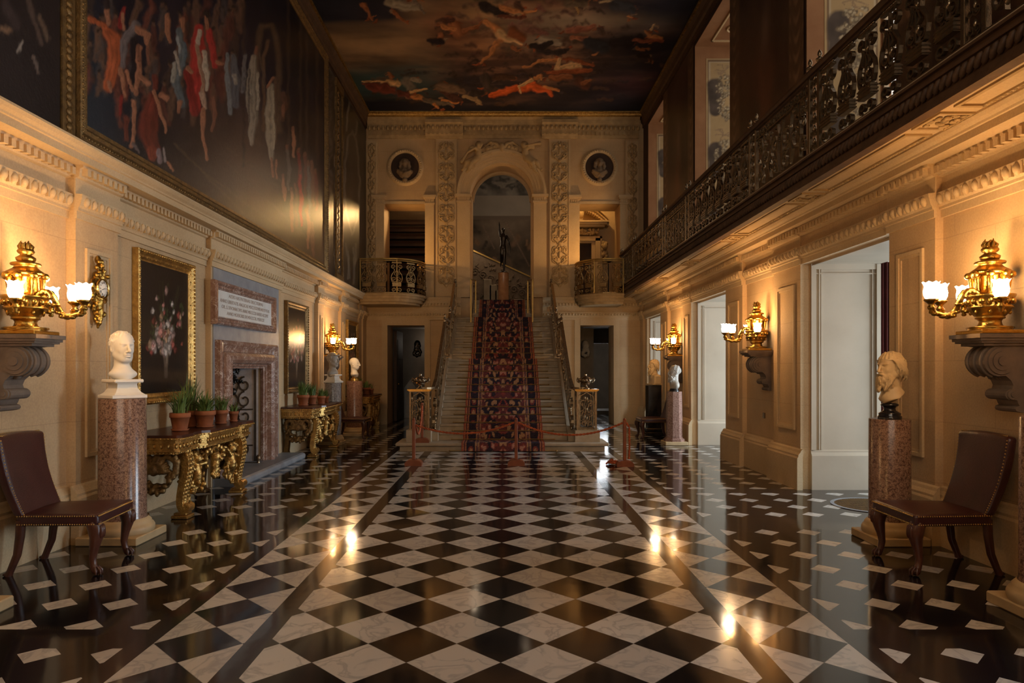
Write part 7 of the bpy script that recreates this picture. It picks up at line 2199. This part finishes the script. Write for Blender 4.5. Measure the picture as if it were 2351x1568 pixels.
# left upper opening: undersides of a dark flight of steps
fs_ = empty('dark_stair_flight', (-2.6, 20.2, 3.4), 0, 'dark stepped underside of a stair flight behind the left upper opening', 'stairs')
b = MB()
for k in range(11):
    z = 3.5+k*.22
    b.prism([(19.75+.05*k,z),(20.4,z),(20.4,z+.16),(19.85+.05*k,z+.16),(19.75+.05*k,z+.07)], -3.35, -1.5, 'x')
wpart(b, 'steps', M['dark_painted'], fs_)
# right upper opening: carved doorcase with a broken pediment
dc = empty('pedimented_doorcase', (2.52, 20.0, 3.37), 0, 'lamp-lit stone doorcase with a broken curved pediment behind the right upper opening', 'doorcase')
b = MB()
Yd = 20.3; xl, xr = 1.85, 3.05
b.box(xl-.3, xr+.7, Yd+.25, Yd+.35, 3.37, 7.0)
wpart(b, 'wall_panel', M['stone_trim'], dc)
b = MB()
for (xa,xb,za,zb,d) in ((2.59,2.70,3.37,5.16,-.02),(2.70,2.84,3.37,5.30,-.08),(2.84,2.90,3.37,5.36,-.03),(1.3,2.70,5.16,5.22,-.02),(1.3,2.84,5.22,5.30,-.08),(1.3,2.90,5.30,5.36,-.03),(1.3,2.96,5.62,5.67,-.12),(1.3,3.02,5.67,5.73,-.22),(1.3,3.07,5.73,5.77,-.30)): b.box(xa,xb,Yd+d,Yd+.25,za,zb)
for i in range(12):
    t0, t1 = i/12, (i+1)/12
    f = lambda t: (2.36+.72*t, 6.24-.47*t**1.7)
    a, e = f(t0), f(t1)
    for o, h, d in ((-.17,.07,-.12),(-.08,.05,-.20),(.0,.05,-.30)): b.prism([(a[0],a[1]+o),(e[0],e[1]+o*.8),(e[0],e[1]+o*.8+h),(a[0],a[1]+o+h)], Yd+d, Yd+.25, 'y')
wpart(b, 'architrave', M['stone_trim'], dc)
b = MB(); r = random.Random(6)
for k in range(46): b.ell((r.uniform(2.0,2.80), Yd-.05, 5.48+r.uniform(-.07,.07)), (.05,.05,.035), 7, 5, R=Matrix.Rotation(r.uniform(0,3),3,'Y'))
for k in range(22): b.ell((2.97+.06*r.uniform(-1,1), Yd-.02, 4.95+r.uniform(-.35,.25)), (.06,.07,.07), 7, 5)
b.ell((2.97,Yd-.08,5.05), (.085,.085,.10), 10, 7); b.ell((2.27, Yd-.1, 6.0), (.10,.10,.15), 10, 7)
wpart(b, 'garland', M['stone_carved'], dc)
b = MB(); b.box(1.3, 2.6, Yd+.12, Yd+.2, 3.37, 5.17); wpart(b, 'door_leaf', M['dark_painted'], dc)

# dark rooms behind the two low doorways
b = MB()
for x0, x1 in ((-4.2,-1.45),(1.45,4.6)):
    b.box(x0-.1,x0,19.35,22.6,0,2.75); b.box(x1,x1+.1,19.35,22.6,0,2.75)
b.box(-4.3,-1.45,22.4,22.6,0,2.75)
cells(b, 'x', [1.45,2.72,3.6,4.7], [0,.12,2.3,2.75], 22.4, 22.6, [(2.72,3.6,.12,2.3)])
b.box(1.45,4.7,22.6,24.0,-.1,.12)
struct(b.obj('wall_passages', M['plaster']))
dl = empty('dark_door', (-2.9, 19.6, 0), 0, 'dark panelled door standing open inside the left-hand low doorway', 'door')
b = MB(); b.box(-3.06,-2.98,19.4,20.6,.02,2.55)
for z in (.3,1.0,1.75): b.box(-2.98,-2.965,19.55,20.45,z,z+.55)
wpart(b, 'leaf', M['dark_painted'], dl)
b = MB(); b.ell((-2.95,19.5,1.05), (.03,.03,.03), 8, 6); wpart(b, 'knob', M['brass'], dl)
b = MB(); b.prism([(-2.99,0),(-2.60,0),(-2.60,.85),(-2.66,.95),(-2.80,1.15),(-2.99,.9)], 20.9, 20.95, 'y')
tag(b.obj('pale_board', M['slate']), 'pale grey board leaning in the dark passage behind the left doorway', 'board')
S = SDF(); r = random.Random(3)
S.ell((0,0,.15), (.10,.06,.13), .02); 
for k in range(14): S.ell((.12*cos(k*.9)*r.uniform(.4,1),-.02,.05-.02*k+.3*r.uniform(0,.4)), (.05,.05,.06), .02)
V, F = S.mesh((-.22,-.14,-.35), (.22,.12,.34), .018)
o = link('carved_relief', npmesh('carved_relief_mesh', V, F, M['marble_grey']), None, (2.45, 20.6, 2.05)); tag(o, 'small pale plaster relief hanging in the dark passage behind the right doorway', 'carving')
o = link('carved_relief', npmesh('carved_relief_mesh', V, F, M['bronze']), None, (-2.55, 20.6, 2.05)); tag(o, 'dim dark carved relief hanging in the passage behind the left doorway', 'carving')
b = MB(); b.box(2.2,2.72,20.80,20.88,0,2.7); b.box(3.35,3.42,20.80,20.88,.0,2.4)
tag(b.obj('passage_screen', M['plaster']), 'grey screen wall standing in the passage behind the right doorway', 'screen')
# crimson curtain in the corridor, seen past the pale reveal
b = MB(); rows = []
for z in (0.03,2.84):
    rows.append([(4.70+.34*i/40, 8.75+.05*sin(i*1.1), z) for i in range(41)])
b.grid(rows); b2 = [ (p[0],p[1]+.03,p[2]) for p in []]
tag(b.obj('curtain', M['curtain']), 'narrow strip of dark red curtain at the edge of the nearest pale opening', 'curtain')
# small spotlight under the corner of the right balcony
s_ = empty('spotlight', (3.02, 18.1, 3.30), 0, 'tiny lit spotlight under the corner of the right-hand balcony', 'spotlight')
b = MB(); b.lathe([(.03,.0),(.03,.06),(.018,.07)], seg=14); b.obj('housing', M['iron'], s_)
b = MB(); b.lathe([(0,-.004),(.024,-.002),(.026,.004)], seg=14, caps=False); b.obj('lens', M['spot'], s_)
# picture spotlights standing on the two small balconies, turned to the carved pilasters
for xx, lab in ((-2.98,'black spotlight peeping over the rail of the left bowed balcony'),(2.70,'black spotlight behind the rail of the right bowed balcony')):
    f_ = empty('spotlight', (xx, 17.75, 3.381), 0, lab, 'spotlight')
    b = MB(); b.lathe([(.10,0),(.10,.02),(.015,.03),(.012,.80)], seg=12); b.obj('stand', M['black'], f_)
    b = MB(); b.ell((0,0,.88), (.095,.08,.07), 12, 8); b.obj('lamp_head', M['bronze'], f_)
# wall socket low on the pier
b = MB(); b.box(3.735,3.75,9.9,9.97,.78,.86); tag(b.obj('wall_socket', M['iron']), 'small dark socket low on the pier under the middle right bracket', 'socket')
# ------------------------------------------------------------------ light
sc = bpy.context.scene
w = bpy.data.worlds.new('overcast_sky'); sc.world = w; w.use_nodes = True
w.node_tree.nodes['Background'].inputs['Color'].default_value = (1,.93,.82,1)
w.node_tree.nodes['Background'].inputs['Strength'].default_value = .65
def area(name, loc, rot, sx, sy, e, c=(.80,.90,1.0)):
    d = bpy.data.lights.new(name, 'AREA'); d.shape = 'RECTANGLE'; d.size = sx; d.size_y = sy; d.energy = e; d.color = c
    o = bpy.data.objects.new(name, d); col.objects.link(o); o.location = loc; o.rotation_euler = rot
    return o
# daylight outside the corridor windows (facing -x)
for (y0, y1), e in zip(CW, (190,250,330,200)):
    area('corridor_daylight', (7.5,(y0+y1)/2,1.6), (0,PI/2,0), 2.0, y1-y0, e, (.70,.86,1.0))
for (y0, y1), e in zip(OPEN, (60,10,10,10)):
    area('upper_daylight', (5.1,(y0+y1)/2,5.9), (0,PI/2,0), 3.8, y1-y0-.05, e, (1,.84,.64))
area('front_fill_light', (0,-3.6,5.8), (PI/2,0,0), 5.8, 3.2, 170, (1,.84,.64))  # fill light added outside the unseen front windows, for stairs and back wall
def pt(name, loc, e, c=(1,.66,.32), r=.08):
    d = bpy.data.lights.new(name, 'POINT'); d.energy = e; d.color = c; d.shadow_soft_size = r
    o = bpy.data.objects.new(name, d); col.objects.link(o); o.location = loc; return o
# fill lights added where wall lamps would stand behind the camera
for y in (-.4,):
    for s in (-1,1): pt('hall_fill', (s*3.1, y, 2.2), 30, (1,.55,.2), .15)
d = bpy.data.lights.new('stair_hall_lamp', 'SPOT'); d.energy = 115; d.color = (1,.58,.22); d.spot_size = .85; d.spot_blend = .5; d.shadow_soft_size = .09
o = bpy.data.objects.new('stair_hall_lamp', d); col.objects.link(o); o.location = (-2.15, 20.5, 6.1); o.rotation_euler = (Vector((-3.5, 15.2, 4.9))-o.location).to_track_quat('-Z','Y').to_euler()
pt('flight_light', (-2.0, 20.6, 6.6), 3, (1,.58,.22), .1)  # weak point light behind the left opening, no fitting modelled
for x0, tx in ((-2.90,-1.3),(2.62,1.35)):
    d = bpy.data.lights.new('pilaster_spot', 'SPOT'); d.energy = 42; d.color = (1,.53,.17); d.spot_size = 1.9; d.spot_blend = .6; d.shadow_soft_size = .04
    o = bpy.data.objects.new('pilaster_spot', d); col.objects.link(o); o.location = (x0, 17.62, 4.32)
    o.rotation_euler = (Vector((tx, 18.5, 5.6))-o.location).to_track_quat('-Z','Y').to_euler()
pt('doorcase_lamp', (2.35, 19.6, 6.6), 22, (1,.62,.22), .05)
pt('landing_fill', (-1.0, 21.4, 5.6), 9, (1,.75,.5), .2)  # both landing lights are fill added for the stair hall, without fittings
pt('landing_fill', (.9, 21.3, 7.3), 28, (1,.75,.5), .2)
pt('passage_fill', (-2.3, 21.9, 2.3), 2, (1,.85,.7), .15)  # fill light added so the left passage does not go black
area('passage_daylight', (3.2,23.8,1.6), (-PI/2,0,0), .8, 1.6, 45, (.9,.95,1))

for s, e in ((1,300),):
    d = bpy.data.lights.new('stair_spot', 'SPOT'); d.energy = e; d.color = (1,.66,.32); d.spot_size = 1.25; d.spot_blend = .8; d.shadow_soft_size = .03
    o = bpy.data.objects.new('stair_spot', d); col.objects.link(o); o.location = (s*3.0, 17.2 if s < 0 else 18.0, 3.08 if s < 0 else 3.27)
    o.rotation_euler = (Vector((-s*.6, 13.2, .9))-o.location).to_track_quat('-Z','Y').to_euler()
cam = bpy.data.cameras.new('camera'); co = bpy.data.objects.new('camera', cam); col.objects.link(co)
co.location = (0,0,CH); co.rotation_euler = (PI/2,0,0)
cam.sensor_width = 36; cam.sensor_fit = 'HORIZONTAL'; cam.lens = F0/2351*36
cam.shift_x = (2351/2-VX)/2351; cam.shift_y = (VY-1568/2)/2351
cam.clip_start = .05; cam.clip_end = 200
sc.camera = co
sc.view_settings.view_transform = 'Standard'; sc.view_settings.look = 'None'; sc.view_settings.gamma = 1; sc.view_settings.exposure = .62
sc.view_settings.use_curve_mapping = False
sc.cycles.use_denoising = True
sc.cycles.max_bounces = 8; sc.cycles.diffuse_bounces = 3; sc.cycles.glossy_bounces = 4
sc.cycles.sample_clamp_indirect = 4.0
sc.cycles.caustics_reflective = False; sc.cycles.caustics_refractive = False
